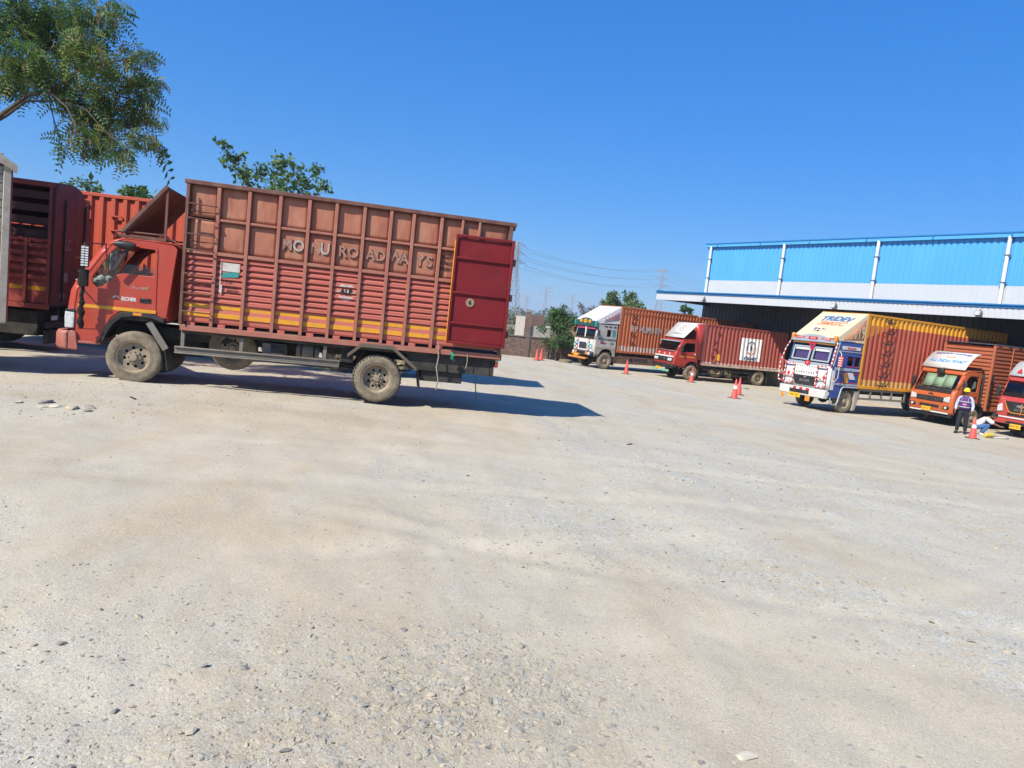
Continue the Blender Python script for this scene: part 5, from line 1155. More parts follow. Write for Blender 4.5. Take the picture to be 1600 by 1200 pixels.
# ================================================= 4. orange ribbed-body truck
OR4 = mat('orange_truck_paint', (.46,.105,.030), (.38,.095,.035), .6, .4, scale=2, coat=.3); OB4 = mat('orange_body_steel', (.40,.115,.050), (.30,.10,.055), .7, .6, scale=3, c3=(.24,.10,.07), amt3=.5, scale3=2)
t4 = empty('ribbed_body_truck', (19.469, 31.999, -1.249), R(24)); tag(t4, 'orange truck with steel ribbed body and white goods carrier board, man in helmet before it', 'truck')
b4 = MB()
for x in (.50, 6.4):
    for s in (-1,1): b4.box(x, x+.1, s*1.12-.05, s*1.12+.05, .78, 3.62)
for s in (-1,1): b4.box(.602,6.398,s*1.12-.05,s*1.12+.05,3.54,3.62); b4.box(.602,6.398,s*1.12-.05,s*1.12+.05,.78,.9)
b4 = b4.build('cargo_body', OB4, t4, bevel=.006)
def ribs_z(z0, z1, pitch, d): return [(z, o) for z, o in corr_pts(z0, z1, pitch, d, .42, .10)]
rz = ribs_z(.9, 3.54, .165, .045)
for s in (-1, 1):
    corr_sheet(MB(), rz, [.602, 6.398], lambda z, d, x: (x, s*(1.15-d), z)).build('side_panel', OB4, b4, smooth=0, solid=.004)
corr_sheet(MB(), rz, [-1.068, 1.068], lambda z, d, y: (.50+d, y, z)).build('front_panel', OB4, b4, smooth=0, solid=.004)
boxes('back_panel', b4, OB4, (6.42,6.46,-1.06,1.06,.8,3.6)); boxes('floor', b4, M_DARK, (.6,6.4,-1.06,1.06,.80,.88))
for x in (1.7, 2.9, 4.1, 5.3): boxes('pillar', b4, OB4, (x,x+.07,-1.185,-1.152,.9,3.56))
boxes('tarpaulin', b4, mat('dark_tarpaulin', (.05,.055,.07), (.09,.09,.1), .5, .8, scale=3, bump=.5, bscale=5), (.48,6.5,-1.15,1.15,3.63,3.68), bevel=.03)
for k in range(9): tubes('tarp_tie', b4, M_BLACK, .012, [(.6+k*.7,-1.17,3.66),(.75+k*.7,-1.19,3.60),(.95+k*.7,-1.17,3.65)])
mm = MB()
for k in range(26): mm.lathe([(.004,-.04),(.05+.012*math.sin(k*1.7),0),(.004,.04)], 8, (.50+.012*math.sin(k), -1.26, 2.35-k*.055), axis='z')
mm.build('black_tassel', MATS['black_yarn'], b4, smooth=0)
pr = [(-1.42,.50),(-1.48,.62),(-1.48,1.05),(-1.42,1.42),(-1.33,1.56),(-1.02,2.22),(-.92,2.36),(-.6,2.44),(0,2.46),(.10,2.44)]
ol = [(-1.26,.80),(-1.26,1.42),(-1.16,1.56),(-.88,2.2),(-.78,2.33),(-.5,2.40),(.12,2.40),(.14,2.3),(.14,1.0),(.44,1.0),(.42,.92),(.28,1.04),(0,1.08),(-.28,1.04),(-.46,.88),(-.52,.74)]
cab, dr = cab_shell(t4, pr, (4,5), 1.03, .16, OR4, ol, [[(-1.0,1.56),(-.86,1.50),(-.06,1.56),(-.04,1.62),(-.04,2.18),(-.10,2.22),(-.56,2.22),(-.72,2.12)]], door=[(-1.12,.9),(-1.13,1.45),(-.80,2.2),(-.66,2.30),(.0,2.30),(.02,1.1),(-.26,1.08),(-.46,.92)], glass=M_CLEAR)
SHADE = mat('green_sunshade', (.55,.60,.42), (.46,.52,.36), .6, .9, scale=9)
for y0, y1 in ((-.74,-.30),(-.29,.16),(.17,.62)): MB().add([(-1.275,y0,1.615),(-1.275,y1,1.615),(-1.02,y1,2.16),(-1.02,y0,2.16)], [(0,1,2,3)]).build('sunshade_sheet', SHADE, cab, solid=.006)
bow(MB(), [(-1.438,1.38),(-1.36,1.55),(-1.345,1.57)], 1.0, .16, -.88, .88).build('cowl', M_BLACK, cab, solid=.03)
for y in (-.35,.35): MB().beam((-1.36,y,1.58),(-1.22,y-.45,1.72),.02,.02).build('wiper', M_BLACK, cab)
gr = MB().plate([(-.86,1.16),(-.5,1.2),(.5,1.2),(.86,1.16),(.6,.98),(-.6,.98)], [], YZ(-1.50), .03).build('grille', M_BLACK, cab, bevel=.01)
for k in range(9): boxes('grille_bar', gr, M_DARK, (-1.512,-1.501,-.52+k*.12,-.46+k*.12,1.0,1.17))
MB().plate([(-.14,1.27),(.14,1.27),(.05,1.34),(-.05,1.34)], [], YZ(-1.475), .02).build('maker_badge', M_CHROME, cab)
for s in (-1,1):
    hp = MB().plate([(s*.62,1.04),(s*.90,1.0),(s*.90,1.26),(s*.66,1.20)], [], YZ(-1.515 if True else 0), .04).build('headlamp', M_LAMP, cab, bevel=.01)
    fl = MB().plate([(s*.62,.70),(s*.92,.70),(s*.92,.84),(s*.66,.84)], [], YZ(-1.50), .03).build('fog_lamp_bezel', M_BLACK, cab, bevel=.01); lamp(fl, -1.50, s*.78, .77, .06, .05)
boxes('air_intake', cab, M_BLACK, (-1.495,-1.48,-.45,.45,.72,.84)); boxes('bumper_stripe', cab, M_WHITE, (-1.475,-1.45,-.9,.9,.50,.56)); boxes('lower_valance', cab, M_BLACK, (-1.40,-1.2,-.95,.95,.36,.49)); plate_no(cab, -1.51, .1, .55, 'HR38 AC 7', .44, .17)
mirror(cab, -1.10, -1.12, 1.5, .42, .18); mirror(cab, -1.10, 1.30, 1.55, .42, .18); boxes('overhang_mirror', cab, M_BLACK, (-1.28,-1.12,-.25,.05,2.20,2.42), bevel=.03); tubes('overhang_arm', cab, M_BLACK, .015, [(-1.2,-.1,2.4),(-1.0,-.1,2.44),(-.9,-.1,2.38)])
MB().plate([(-.34,1.66),(-.10,1.74),(-.12,1.98),(-.22,2.0)], [], XZ(-1.00), .02).build('white_towel', M_WHITE, cab)
mb = MB(); n = 8; pf = [(-.98+.95*(k/n), 2.44+.74*math.sin(k/n*math.pi/2)**.9) for k in range(n+1)]
vs = [(x, y, z) for x, z in pf for y in (-1.0, 1.0)]
mb.add(vs, [(2*k,2*k+1,2*k+3,2*k+2) for k in range(n)]); bd = mb.build('carrier_board', M_WHITE, cab, solid=.02, smooth=60)
MB().box(-.1,.45,-.9,-.86,2.44,2.5).box(-.1,.45,.86,.9,2.44,2.5).box(.40,.45,-.855,.855,2.44,2.5).build('board_frame', M_BLACK, bd)
nr2 = Vector((-.74,0,.72)).normalized(); up2 = Vector((.72,0,.74)).normalized(); PURP = mat('purple_print', (.05,.03,.16), rough=.6); SKYP = mat('sky_print', (.02,.22,.55), rough=.6)
def curve_text(body, size, m_, parent, fn, t0, L_, sx, arc=0, shear=0, y0=0):
    o = text(body, size, m_, parent, (0,0,0), sx=sx, arc=arc, depth=.001, bold=.005, shear=shear, name='board_lettering'); o.matrix_local = Matrix()
    for v in o.data.vertices:
        t_ = t0 + v.co.y/L_; a, b = Vector(fn(t_)), Vector(fn(t_+.01)); d_ = (b-a).normalized(); n_ = Vector((-d_.y, d_.x)); p_ = a + n_*(.006+v.co.z)
        v.co = (p_.x, y0-v.co.x, p_.y)
bfn = lambda t: (-.98+.95*t, 2.44+.74*math.sin(min(.999, max(.001, t))*math.pi/2)**.9)
curve_text('GOODS CARRIER', .23, PURP, bd, bfn, .68, 1.24, .92, arc=.14)
curve_text('ALL INDIA PERMIT', .225, SKYP, bd, bfn, .25, 1.24, .9, shear=.15)
def bpt(u, v, w):
    a, b = Vector(bfn(.46+v/1.24)), Vector(bfn(.47+v/1.24)); d_ = (b-a).normalized(); p_ = a + Vector((-d_.y, d_.x))*(.004+w); return (p_.x, -u, p_.y)
MB().plate(oval(0,0,.22,.06,16), [oval(0,.01,.15,.035,16)], bpt, .003).build('board_emblem', OPR, bd)
chassis(t4, -1.0, 6.3, .40, .60, .18); axle(t4, 0, .41); axle(t4, 4.2, .41)
for s, f in ((-1, False), (1, True)):
    wheel(t4, 0, s*.88, .41, .22, f); wheel(t4, 4.2, s*.93, .41, .22, f, hubout=False); wheel(t4, 4.2, s*.66, .41, .22, f, hubout=False)
MB().plate([(-.5,.74),(-.44,.9),(-.27,1.03),(0,1.08),(.28,1.05),(.46,.88),(.52,.70),(.46,.70),(.40,.85),(.25,.98),(0,1.02),(-.25,.97),(-.38,.86),(-.44,.74)], [], XZ(-1.07), .08).build('wheel_arch_trim', M_BLACK, cab)
mudflap(t4, .48, -1.04, -.7, .2, .74)

# ================================================= 5. red truck at the right edge
RD5 = mat('red_front_paint', (.42,.05,.04), (.36,.05,.04), .5, .35, scale=2, coat=.35)
t5 = empty('ribbed_body_truck', (21.55, 29.31, -1.248), R(24)); tag(t5, 'red truck at the right picture edge with black grille and white striped bumper', 'truck')
b5 = MB()
for x in (.50, 6.4):
    for s in (-1,1): b5.box(x, x+.1, s*1.12-.05, s*1.12+.05, .78, 3.3)
b5 = b5.build('cargo_body', OB4, t5)
rz = ribs_z(.9, 3.24, .165, .045)
for s in (-1, 1): corr_sheet(MB(), rz, [.602, 6.398], lambda z, d, x: (x, s*(1.15-d), z)).build('side_panel', OB4, b5, smooth=0, solid=.004)
corr_sheet(MB(), rz, [-1.068, 1.068], lambda z, d, y: (.50+d, y, z)).build('front_panel', OB4, b5, smooth=0, solid=.004)
boxes('floor', b5, M_DARK, (.6,6.4,-1.06,1.06,.80,.88)); boxes('roof_panel', b5, OB4, (.55,6.4,-1.1,1.1,3.25,3.29)); boxes('back_panel', b5, OB4, (6.42,6.46,-1.06,1.06,.8,3.2))
pr = [(-1.40,.62),(-1.46,.75),(-1.46,1.1),(-1.38,1.50),(-1.32,1.60),(-1.04,2.26),(-.94,2.38),(-.6,2.44),(0,2.46),(.10,2.44)]
cab, dr = cab_shell(t5, pr, (4,5), 1.03, .18, RD5, ol, [[(-1.0,1.56),(-.86,1.50),(-.06,1.56),(-.04,1.62),(-.04,2.18),(-.10,2.22),(-.56,2.22),(-.72,2.12)]], door=[(-1.12,.9),(-1.13,1.45),(-.80,2.2),(-.66,2.30),(.0,2.30),(.02,1.1),(-.26,1.08),(-.46,.92)])
gr = MB().plate([(-.66,1.42),(.66,1.42),(.44,1.02),(.34,.98),(-.34,.98),(-.44,1.02)], [], YZ(-1.50), .06).build('grille', M_BLACK, cab, bevel=.01)
MB().plate([(-.68,1.42),(-.46,1.0),(-.34,.955),(.34,.955),(.46,1.0),(.68,1.42),(.64,1.42),(.43,1.03),(.33,.985),(-.33,.985),(-.43,1.03),(-.64,1.42)], [], YZ(-1.512), .05).build('grille_trim', mat('amber_trim', (.60,.22,.03), rough=.4), cab)
text('EICHER', .13, M_CHROME, gr, (-1.503,0,1.10), FRONT, name='maker_lettering', sx=1.15); MB().plate(oval(0,1.26,.17,.06,16), [], YZ(-1.51), .012).build('maker_badge', M_CHROME, gr); text('VECV', .05, M_WHITE, cab, (-1.43,.75,1.48), FRONT, name='front_lettering')
boxes('air_intake', cab, M_BLACK, (-1.475,-1.455,-.5,.5,.84,.93)); boxes('bumper_stripe', cab, M_WHITE, (-1.49,-1.462,-.88,.88,.74,.80)); boxes('lower_bumper', cab, RD5, (-1.47,-1.3,-1.0,1.0,.50,.72), bevel=.03); boxes('tow_hole', cab, M_BLACK, (-1.475,-1.471,-.5,.5,.52,.62))
for s in (-1,1): hl = MB().plate([(s*.68,1.0),(s*.90,.96),(s*.90,1.22),(s*.74,1.30)], [], YZ(-1.505), .05).build('headlamp', M_LAMP, cab, bevel=.01)
plate_no(cab, -1.475, .1, .34, 'HR47 3312', .44, .19)
ch = MB()
for k in range(9): ch.lathe([(.004,-.03),(.022,0),(.004,.03)], 7, (-1.53,-.05+.02*math.sin(k),1.34-k*.05), axis='z')
ch.build('lemon_charm', M_AMBER, cab)
mirror(cab, -1.10, -1.12, 1.5, .42, .18); mirror(cab, -1.10, 1.30, 1.55, .42, .18)
mb = MB(); pf = [(-.96+.75*(k/n), 2.46+.62*math.sin(k/n*math.pi/2)) for k in range(n+1)]
mb.add([(x, y, z) for x, z in pf for y in (-1.0, 1.0)], [(2*k,2*k+1,2*k+3,2*k+2) for k in range(n)]); bd = mb.build('wind_visor', M_WHITE, cab, solid=.02, smooth=60)
MB().plate([(-.12,-.09),(.12,-.09),(0,.12)], [], lambda u, v, w: tuple(Vector((-.86,.62,2.66))+Vector((-.86,0,.5))*(.022+w)+Vector((0,-1,0))*u+Vector((.5,0,.86))*v), .004).build('red_triangle', RED3, bd)
curve_text('India', .16, BPR, bd, lambda t: (-.96+.75*t, 2.46+.62*math.sin(min(.999, max(.001, t))*math.pi/2)), .6, 1.0, 1.0, y0=.3)
chassis(t5, -1.0, 6.3, .40, .60, .18); axle(t5, 0, .41); axle(t5, 4.2, .41)
for s, f in ((-1, False), (1, True)):
    wheel(t5, 0, s*.88, .41, .22, f); wheel(t5, 4.2, s*.93, .41, .22, f, hubout=False); wheel(t5, 4.2, s*.66, .41, .22, f, hubout=False)
# ---------------------------------------------------------------- trucks at the left edge, behind and ahead of the red lorry
RD6 = mat('dark_red_body', (.30,.052,.040), (.24,.05,.04), .7, .6, scale=3); MR6 = mat('maroon_door', (.13,.030,.028), (.09,.025,.024), .7, .55, scale=3); BR6 = mat('brown_slat', (.12,.045,.035), (.085,.035,.03), .6, .7, scale=4)
t6 = empty('high_sided_truck', (-9.93, 15.3, -.41), R(14)); tag(t6, 'dark red high-sided truck with maroon rear doors at the left edge', 'truck')
L6 = -5.2
b6 = boxes('cargo_body', t6, RD6, (L6, -.01, .0, .08, .95, 1.06), (L6, -.01, 2.2, 2.28, .95, 1.06), bevel=.006)
boxes('floor', b6, M_DARK, (L6, 0, .085, 2.195, 1.0, 1.06))
xs6 = [0, -.43, -.86, -1.4, -1.95, -2.5, -3.05, -3.6, -4.15, -4.7, L6]
for i, x in enumerate(xs6):
    tall = i in (0, 2, 4, 6, 8, 10)
    for y in (-.03, 2.24): boxes('pillar', b6, RD6, (x-.07, x-.005, y, y+.07, 1.062, 3.5 if tall else 2.42), bevel=.006)
for a, b in zip(xs6[1:], xs6):
    prof = [(2.36,.02)]; z = 2.36
    while z > 1.62: prof += [(z-.03,.02), (z-.05,-.03), (z-.12,-.03), (z-.14,.02)]; z -= .165
    prof += [(1.42,.02),(1.34,.02),(1.07,.02)]
    for y, s in ((.03, 1), (2.25, -1)):
        mb = MB()
        for p, q in zip(prof, prof[1:]): mb.add([(a-.002,y+s*p[1],p[0]),(b-.072,y+s*p[1],p[0]),(b-.072,y+s*q[1],q[0]),(a-.002,y+s*q[1],q[0])], [(0,1,2,3)], 1 if 1.33 < (p[0]+q[0])/2 < 1.43 else 0)
        mb.build('lower_panel', [RD6, M_STRIPE], b6, solid=.008, smooth=0)
    # far upper wall of stepped slats, seen through the open top half
    for k in range(6): boxes('slat', b6, BR6, (a, b-.002, 2.16+.03*(k%2), 2.20, 2.42+k*.185, 2.42+k*.185+.165))
for k in range(4): boxes('slat', b6, BR6, (-.84, -.075, .18, .22, 2.44+k*.27, 2.44+k*.27+.16))
boxes('top_rail', b6, RD6, (L6, .02, -.04, .06, 3.5, 3.6)); boxes('top_rail', b6, RD6, (L6, .02, 2.22, 2.32, 3.3, 3.4)); boxes('belt_rail', b6, RD6, (L6, -.075, -.02, .05, 2.37, 2.42))
# arched roof and maroon doors
arch = [(.0,1.06),(0,3.50)] + [(.15+.0*k+2.05*k/10*1.0, 3.52+.16*math.sin(math.pi*min(1,(k+2)/12))-(.0 if k < 7 else .035*(k-6)**2)) for k in range(11)] + [(2.28,3.1),(2.28,1.06)]
near = [p for p in arch if p[0] <= 1.13] + [(1.13,3.68),(1.13,1.06)]; farh = [(1.15,1.06),(1.15,3.68)] + [p for p in arch if p[0] > 1.16]
for pl in (near, farh): MB().plate(pl, [], YZ(.0), .05).build('rear_door', MR6, b6, bevel=.01)
mb = MB(); tp = arch[1:-1]
vs = [(x, y, z) for x in (L6, 0) for y, z in tp]; n6 = len(tp); mb.add(vs, [(k, k+1, n6+k+1, n6+k) for k in range(n6-1)]); mb.build('roof', MR6, b6, solid=.02)
boxes('front_wall', b6, RD6, (L6-.06, L6-.01, 0, 2.28, 1.06, 3.4))
for k, y in enumerate((.5, 1.75)):
    tubes('lock_rod', b6, M_BLACK, .02, [(.075,y,1.1),(.075,y,3.3)])
PSTK = mat('faded_sticker', (.26,.20,.17), rough=.7)
boxes('door_sticker', b6, PSTK, (.051,.055,.5,.85,1.55,1.75)); boxes('door_sticker', b6, PSTK, (.051,.055,.4,.7,1.2,1.3)); text('ILC', .34, PSTK, b6, (.053,.75,2.35), Matrix.Rotation(R(90),4,'Z') @ SIDE, name='door_lettering')
for k in range(6): boxes('reflector', b6, M_STRIPE, (.051,.055,1.3+k*.12,1.37+k*.12,2.12,2.15))
boxes('tool_box', t6, M_DARK, (-2.9,-2.2,.12,.6,.42,.9), bevel=.02); boxes('tool_box', t6, M_DARK, (-1.05,-.25,.2,.7,.36,.9), bevel=.02); boxes('added_dark_board', t6, M_DARK, (-.12,-.06,.1,2.2,.2,.5)); boxes('fuel_tank', t6, M_DARK, (-4.6,-3.2,1.5,2.1,.35,.9), bevel=.06); boxes('added_dark_box', t6, M_DARK, (-2.4,-.4,1.62,2.1,.25,.7), bevel=.03)  # these dark boxes, tank and board are added to cover sunlit ground behind
boxes('rear_bumper', t6, M_DARK, (-.1,.0,.1,2.2,.55,.68)); boxes('number_plate', t6, M_WHITE, (.002,.012,.15,.5,.72,.82))
boxes('chassis_rail', t6, M_DARK, (L6-1.2,-.05,.7,.8,.72,.94)); boxes('chassis_rail', t6, M_DARK, (L6-1.2,-.05,1.5,1.6,.72,.94))
for x, hb in ((-1.6, False), (-5.9, True)):
    for y, f in ((.16, False), (2.12, True)): wheel(t6, x, y, .46, .26, f, hubout=hb)
c6 = boxes('cab', t6, RD6, (L6-1.7, L6-.15, .05, 2.23, .95, 1.75), (L6-1.5, L6-.15, .08, 2.2, 1.76, 2.6), bevel=.06)
boxes('side_window', c6, M_GLASS, (L6-1.25, L6-.55, .068, .079, 1.85, 2.4))

# long orange-red container trailer behind the lorry
OR7 = mat('orange_red_container', (.47,.082,.040), (.40,.085,.045), .6, .5, scale=1.1, stretch=(1,1,.2))
tr = empty('container_trailer', (-10.15, 18.47, -.50), R(5)); tag(tr, 'orange-red ribbed container on a trailer behind the red lorry cab', 'trailer')
cargo_container(tr, -3.6, 8.6, 1.1, 3.90, [OR7], OR7, 1.2, pitch=.285, depth=.06, yc=1.2, name='container')
for z in (2.3, 2.65, 3.0, 3.35): boxes('step_rung', tr, OR7, (-.35,-.08,-.05,-.002,z,z+.035), bevel=0)
chassis_off = empty('running_gear', (0, 1.2, 0), 0, tr)
boxes('chassis_rail', chassis_off, M_DARK, (-3.4,8.4,-.5,-.4,.8,1.08)); boxes('chassis_rail', chassis_off, M_DARK, (-3.4,8.4,.4,.5,.8,1.08))
for x in (5.6, 6.9): wheel(tr, x, .16, .5, .28, False, hubout=False); wheel(tr, x, 2.24, .5, .28, True, hubout=False)
boxes('landing_leg', tr, M_DARK, (-1.6,-1.45,.3,.45,0,.8)); boxes('landing_leg', tr, M_DARK, (-1.6,-1.45,1.95,2.1,0,.8))

# weathered white truck, only its tail in view
WD7 = mat('grey_plank', (.30,.29,.27), (.19,.18,.165), .7, .85, scale=5, stretch=(.3,1,3), bump=.3); WP7 = mat('worn_white_paint', (.46,.41,.33), (.30,.24,.18), .7, .65, scale=5, c3=(.22,.12,.08), amt3=.6, scale3=7)
t7 = empty('plank_truck', (-8.07, 11.40, -.285), R(39)); tag(t7, 'weathered white truck with grey plank side at the far left edge', 'truck')
b7 = boxes('cargo_body', t7, WP7, (-4.6,-.01,.0,.09,.78,.90), (-4.6,-.01,2.1,2.19,.78,.90), bevel=.006); boxes('floor', b7, M_DARK, (-4.6,0,.095,2.095,.82,.9))
boxes('corner_post', b7, WP7, (-.10,-.0,-.03,.08,.80,3.24)); boxes('corner_post', b7, WP7, (-.1,0,2.1,2.2,.9,3.24)); boxes('red_edge', b7, RD6, (.002,.02,-.02,.07,.82,3.2))
for x in (-.95,-1.85,-2.75,-3.65,-4.55): boxes('pillar', b7, WP7, (x-.04,x+.04,-.02,.06,.905,3.24))
for k in range(18): boxes('plank', b7, WD7, (-4.6,-.105,.02+.006*(k%2),.05,.91+k*.128,.91+k*.128+.118), bevel=.004)
for k in range(18): boxes('plank', b7, WD7, (-4.6,-.105,2.13,2.16,.91+k*.128,.91+k*.128+.118), bevel=.004)
boxes('tail_board', b7, WD7, (-.05,-.01,.085,2.095,.905,3.1)); boxes('front_board', b7, WD7, (-4.65,-4.605,.0,2.2,.9,3.2))
pf = [(-1.2,3.62),(-.8,3.60),(-.45,3.52),(-.15,3.38),(.08,3.24)]
mb = MB(); mb.plate(pf + [(x-.01, z-.12) for x, z in pf[::-1]], [], XZ(-.06), .06); mb.plate(pf + [(x-.01, z-.12) for x, z in pf[::-1]], [], XZ(2.2), .06)
vs = [(x,y,z) for x, z in pf for y in (-.055, 2.255)]; mb.add(vs, [(2*k,2*k+1,2*k+3,2*k+2) for k in range(4)]); mb.build('curved_roof_end', WP7, b7, solid=.015)
boxes('roof', b7, WP7, (-4.7,-1.2,-.04,2.24,3.58,3.63)); boxes('gable', b7, WP7, (-.30,-.11,.0,2.2,3.24,3.40))
sk = boxes('skirt_box', t7, WP7, (-1.3,-.16,.02,.35,.42,.775), bevel=.02)
for k in range(5): boxes('skirt_louvre', sk, M_HOLE, (-.62,-.24,.012,.0195,.47+k*.055,.50+k*.055), bevel=0)
boxes('chassis_rail', t7, M_DARK, (-5.5,-.1,.6,.7,.6,.78)); boxes('chassis_rail', t7, M_DARK, (-5.5,-.1,1.5,1.6,.6,.78))
for x in (-.75, -4.9):
    for y, f in ((.22, False), (1.98, True)): wheel(t7, x, y, .42, .24, f, hubout=False)
c7 = boxes('cab', t7, WP7, (-6.3,-4.8,.05,2.15,.75,1.6), (-6.1,-4.8,.08,2.12,1.61,2.4), bevel=.06); boxes('side_window', c7, M_GLASS, (-5.9,-5.2,.068,.079,1.7,2.25))
# ---------------------------------------------------------------- vegetation
def leaf_mat(name, c, c2, tr=.35, rough=.55):
    m = bpy.data.materials.new(name); m.use_nodes = True; n = m.node_tree; L = n.links
    p = n.nodes['Principled BSDF']; p.inputs['Roughness'].default_value = rough; p.inputs['Specular IOR Level'].default_value = .3
    tc = n.nodes.new('ShaderNodeTexCoord'); no = n.nodes.new('ShaderNodeTexNoise'); no.inputs['Scale'].default_value = 2.3; no.inputs['Detail'].default_value = 5
    L.new(tc.outputs['Object'], no.inputs[0])
    mr = n.nodes.new('ShaderNodeMapRange'); mr.inputs[1].default_value = .38; mr.inputs[2].default_value = .62; L.new(no.outputs[0], mr.inputs[0])
    mx = n.nodes.new('ShaderNodeMix'); mx.data_type = 'RGBA'; mx.inputs[6].default_value = (*c,1); mx.inputs[7].default_value = (*c2,1); L.new(mr.outputs[0], mx.inputs[0])
    L.new(mx.outputs[2], p.inputs['Base Color'])
    t = n.nodes.new('ShaderNodeBsdfTranslucent'); L.new(mx.outputs[2], t.inputs[0]); s = n.nodes.new('ShaderNodeMixShader'); s.inputs[0].default_value = tr
    L.new(p.outputs[0], s.inputs[1]); L.new(t.outputs[0], s.inputs[2]); L.new(s.outputs[0], n.nodes['Material Output'].inputs[0])
    return m
def rnd_rot(rg, n, droop=.0):
    """random frames: axis along the leaf a, width b"""
    th = rg.uniform(0, 2*np.pi, n); el = rg.normal(-droop, .55, n)
    a = np.stack([np.cos(th)*np.cos(el), np.sin(th)*np.cos(el), np.sin(el)], -1)
    r = rg.normal(0, 1, (n, 3)); b = np.cross(a, r); b /= np.linalg.norm(b, axis=1)[:, None] + 1e-9
    return a, b
def leaf_quads(P, a, b, ln, wd):
    """leaf = 2 quads folded along the midrib, pointed ends"""
    ln = ln[:, None]; wd = wd[:, None]; nrm = np.cross(a, b)
    v = np.stack([P, P + a*ln*.5 + b*wd*.5 + nrm*wd*.12, P + a*ln, P + a*ln*.5 - b*wd*.5 + nrm*wd*.12], 1)
    return v.reshape(-1, 3), np.arange(len(P)*4).reshape(-1, 4)
def ball_pts(rg, cl, n):
    cl = np.asarray(cl, float); w = cl[:, 3]**2.2; k = rg.choice(len(cl), n, p=w/w.sum())
    d = rg.normal(0, 1, (n, 3)); d /= np.linalg.norm(d, axis=1)[:, None]; r = rg.uniform(0, 1, n)**.45
    return cl[k, :3] + d*(r*cl[k, 3])[:, None]*[1, 1, .75]
def crown_leaves(name, parent, cl, n, size, asp, m, seed, droop=.2, var=.35):
    rg = np.random.default_rng(seed); P = ball_pts(rg, cl, n); a, b = rnd_rot(rg, n, droop)
    s = size*np.exp(rg.normal(0, var, n)); V, F = leaf_quads(P, a, b, s, s*asp)
    return link(name, mk_mesh(name, V, F, m, smooth=False), parent)
def fronds(name, parent, cl, n, length, m, seed, droop=.35, pairs=7, lw=.16):
    """feathery compound leaves: pairs of leaflets along a drooping stalk"""
    rg = np.random.default_rng(seed); P = ball_pts(rg, cl, n); a, b = rnd_rot(rg, n, droop); ln = length*np.exp(rg.normal(0, .25, n))
    Vs = []; 
    for k in range(pairs):
        t = (k+1)/pairs; q = P + a*(ln*t)[:, None] + np.array([0,0,-1])*(ln*.35*t*t)[:, None]
        for s in (-1, 1):
            d = b*s*.9 + a*.45; d /= np.linalg.norm(d, axis=1)[:, None]; w = np.cross(d, np.cross(a, b)); L_ = ln*.42*(1-.45*abs(t-.45)); wd = L_*lw*2.2
            v, f = leaf_quads(q, d, w, L_, wd); Vs.append(v)
    V = np.vstack(Vs); return link(name, mk_mesh(name, V, np.arange(len(V)).reshape(-1, 4), m, smooth=False), parent)
BARK = mat('bark', (.085,.065,.05), (.05,.04,.032), .6, .9, scale=6, stretch=(3,3,.6), bump=.6, bscale=14)
def limbs(parent, base, fork, cl, r0, seed, every=1, tname='trunk', thin=1.0):
    rg = random.Random(seed); base = Vector(base); fork = Vector(fork)
    mid = base.lerp(fork, .5) + Vector((rg.uniform(-.15,.15), rg.uniform(-.15,.15), 0))
    MB().tube([base-Vector((0,0,.2)), base.lerp(mid,.5), mid, fork], [r0*1.25, r0, r0*.85, r0*.7], 10).build(tname, BARK, parent, smooth=60)
    for c in cl[::every]:
        p = Vector(c[:3]); L_ = (p-fork).length
        if L_ < .2: continue
        bend = fork.lerp(p, .5) + Vector((rg.uniform(-.1,.1)*L_, rg.uniform(-.1,.1)*L_, .12*L_))
        rr = r0*.5*thin*min(1, .4+c[3]); mb = MB().tube([fork, fork.lerp(bend,.6), bend, p], [rr, rr*.7, rr*.5, rr*.15], 6)
        for k in range(4):
            d = Vector((rg.uniform(-1,1), rg.uniform(-1,1), rg.uniform(-.5,.7))).normalized()*c[3]*.95
            mb.tube([bend.lerp(p,.5+.12*k), bend.lerp(p,.8)+d*.5, p+d], [rr*.22, rr*.15, .004], 4)
        mb.build('limb', BARK, parent, smooth=60)
T1=[(-9.73,13.61,5.83,0.65),(-9.55,14.22,6.2,0.68),(-8.66,13.95,6.13,0.55),(-7.4,12.72,5.84,0.28),(-9.12,12.88,4.97,0.62),(-9.37,14.16,5.56,0.57),(-7.56,12.22,5.01,0.39),(-8.29,14.05,5.98,0.24),(-9.48,13.99,4.97,0.5),(-8.4,13.26,4.79,0.47),(-7.63,12.89,4.97,0.39),(-7.1,12.83,5.16,0.33),(-6.79,12.78,5.23,0.16),(-8.23,13.21,4.35,0.44),(-7.81,13.34,4.6,0.41),(-7.36,13.45,4.9,0.38),(-7.5,14.44,5.22,0.18),(-8.34,13.98,4.2,0.47),(-7.59,13.61,4.36,0.41),(-7.51,14.42,4.52,0.25),(-7.22,12.69,3.67,0.33),(-6.7,12.57,3.74,0.26),(-6.88,13.58,3.85,0.13),(-6.78,12.31,3.38,0.2),(-7.53,12.29,3.64,0.3),(-8.48,13.36,3.61,0.15),(-8.56,13.25,3.78,0.13),(-8.48,14.26,3.74,0.23),(-9.71,13.62,4.71,0.38),(-6.97,13.36,3.96,0.19),(-7.1,13.32,4.55,0.24),(-7.79,12.76,5.39,0.3)]
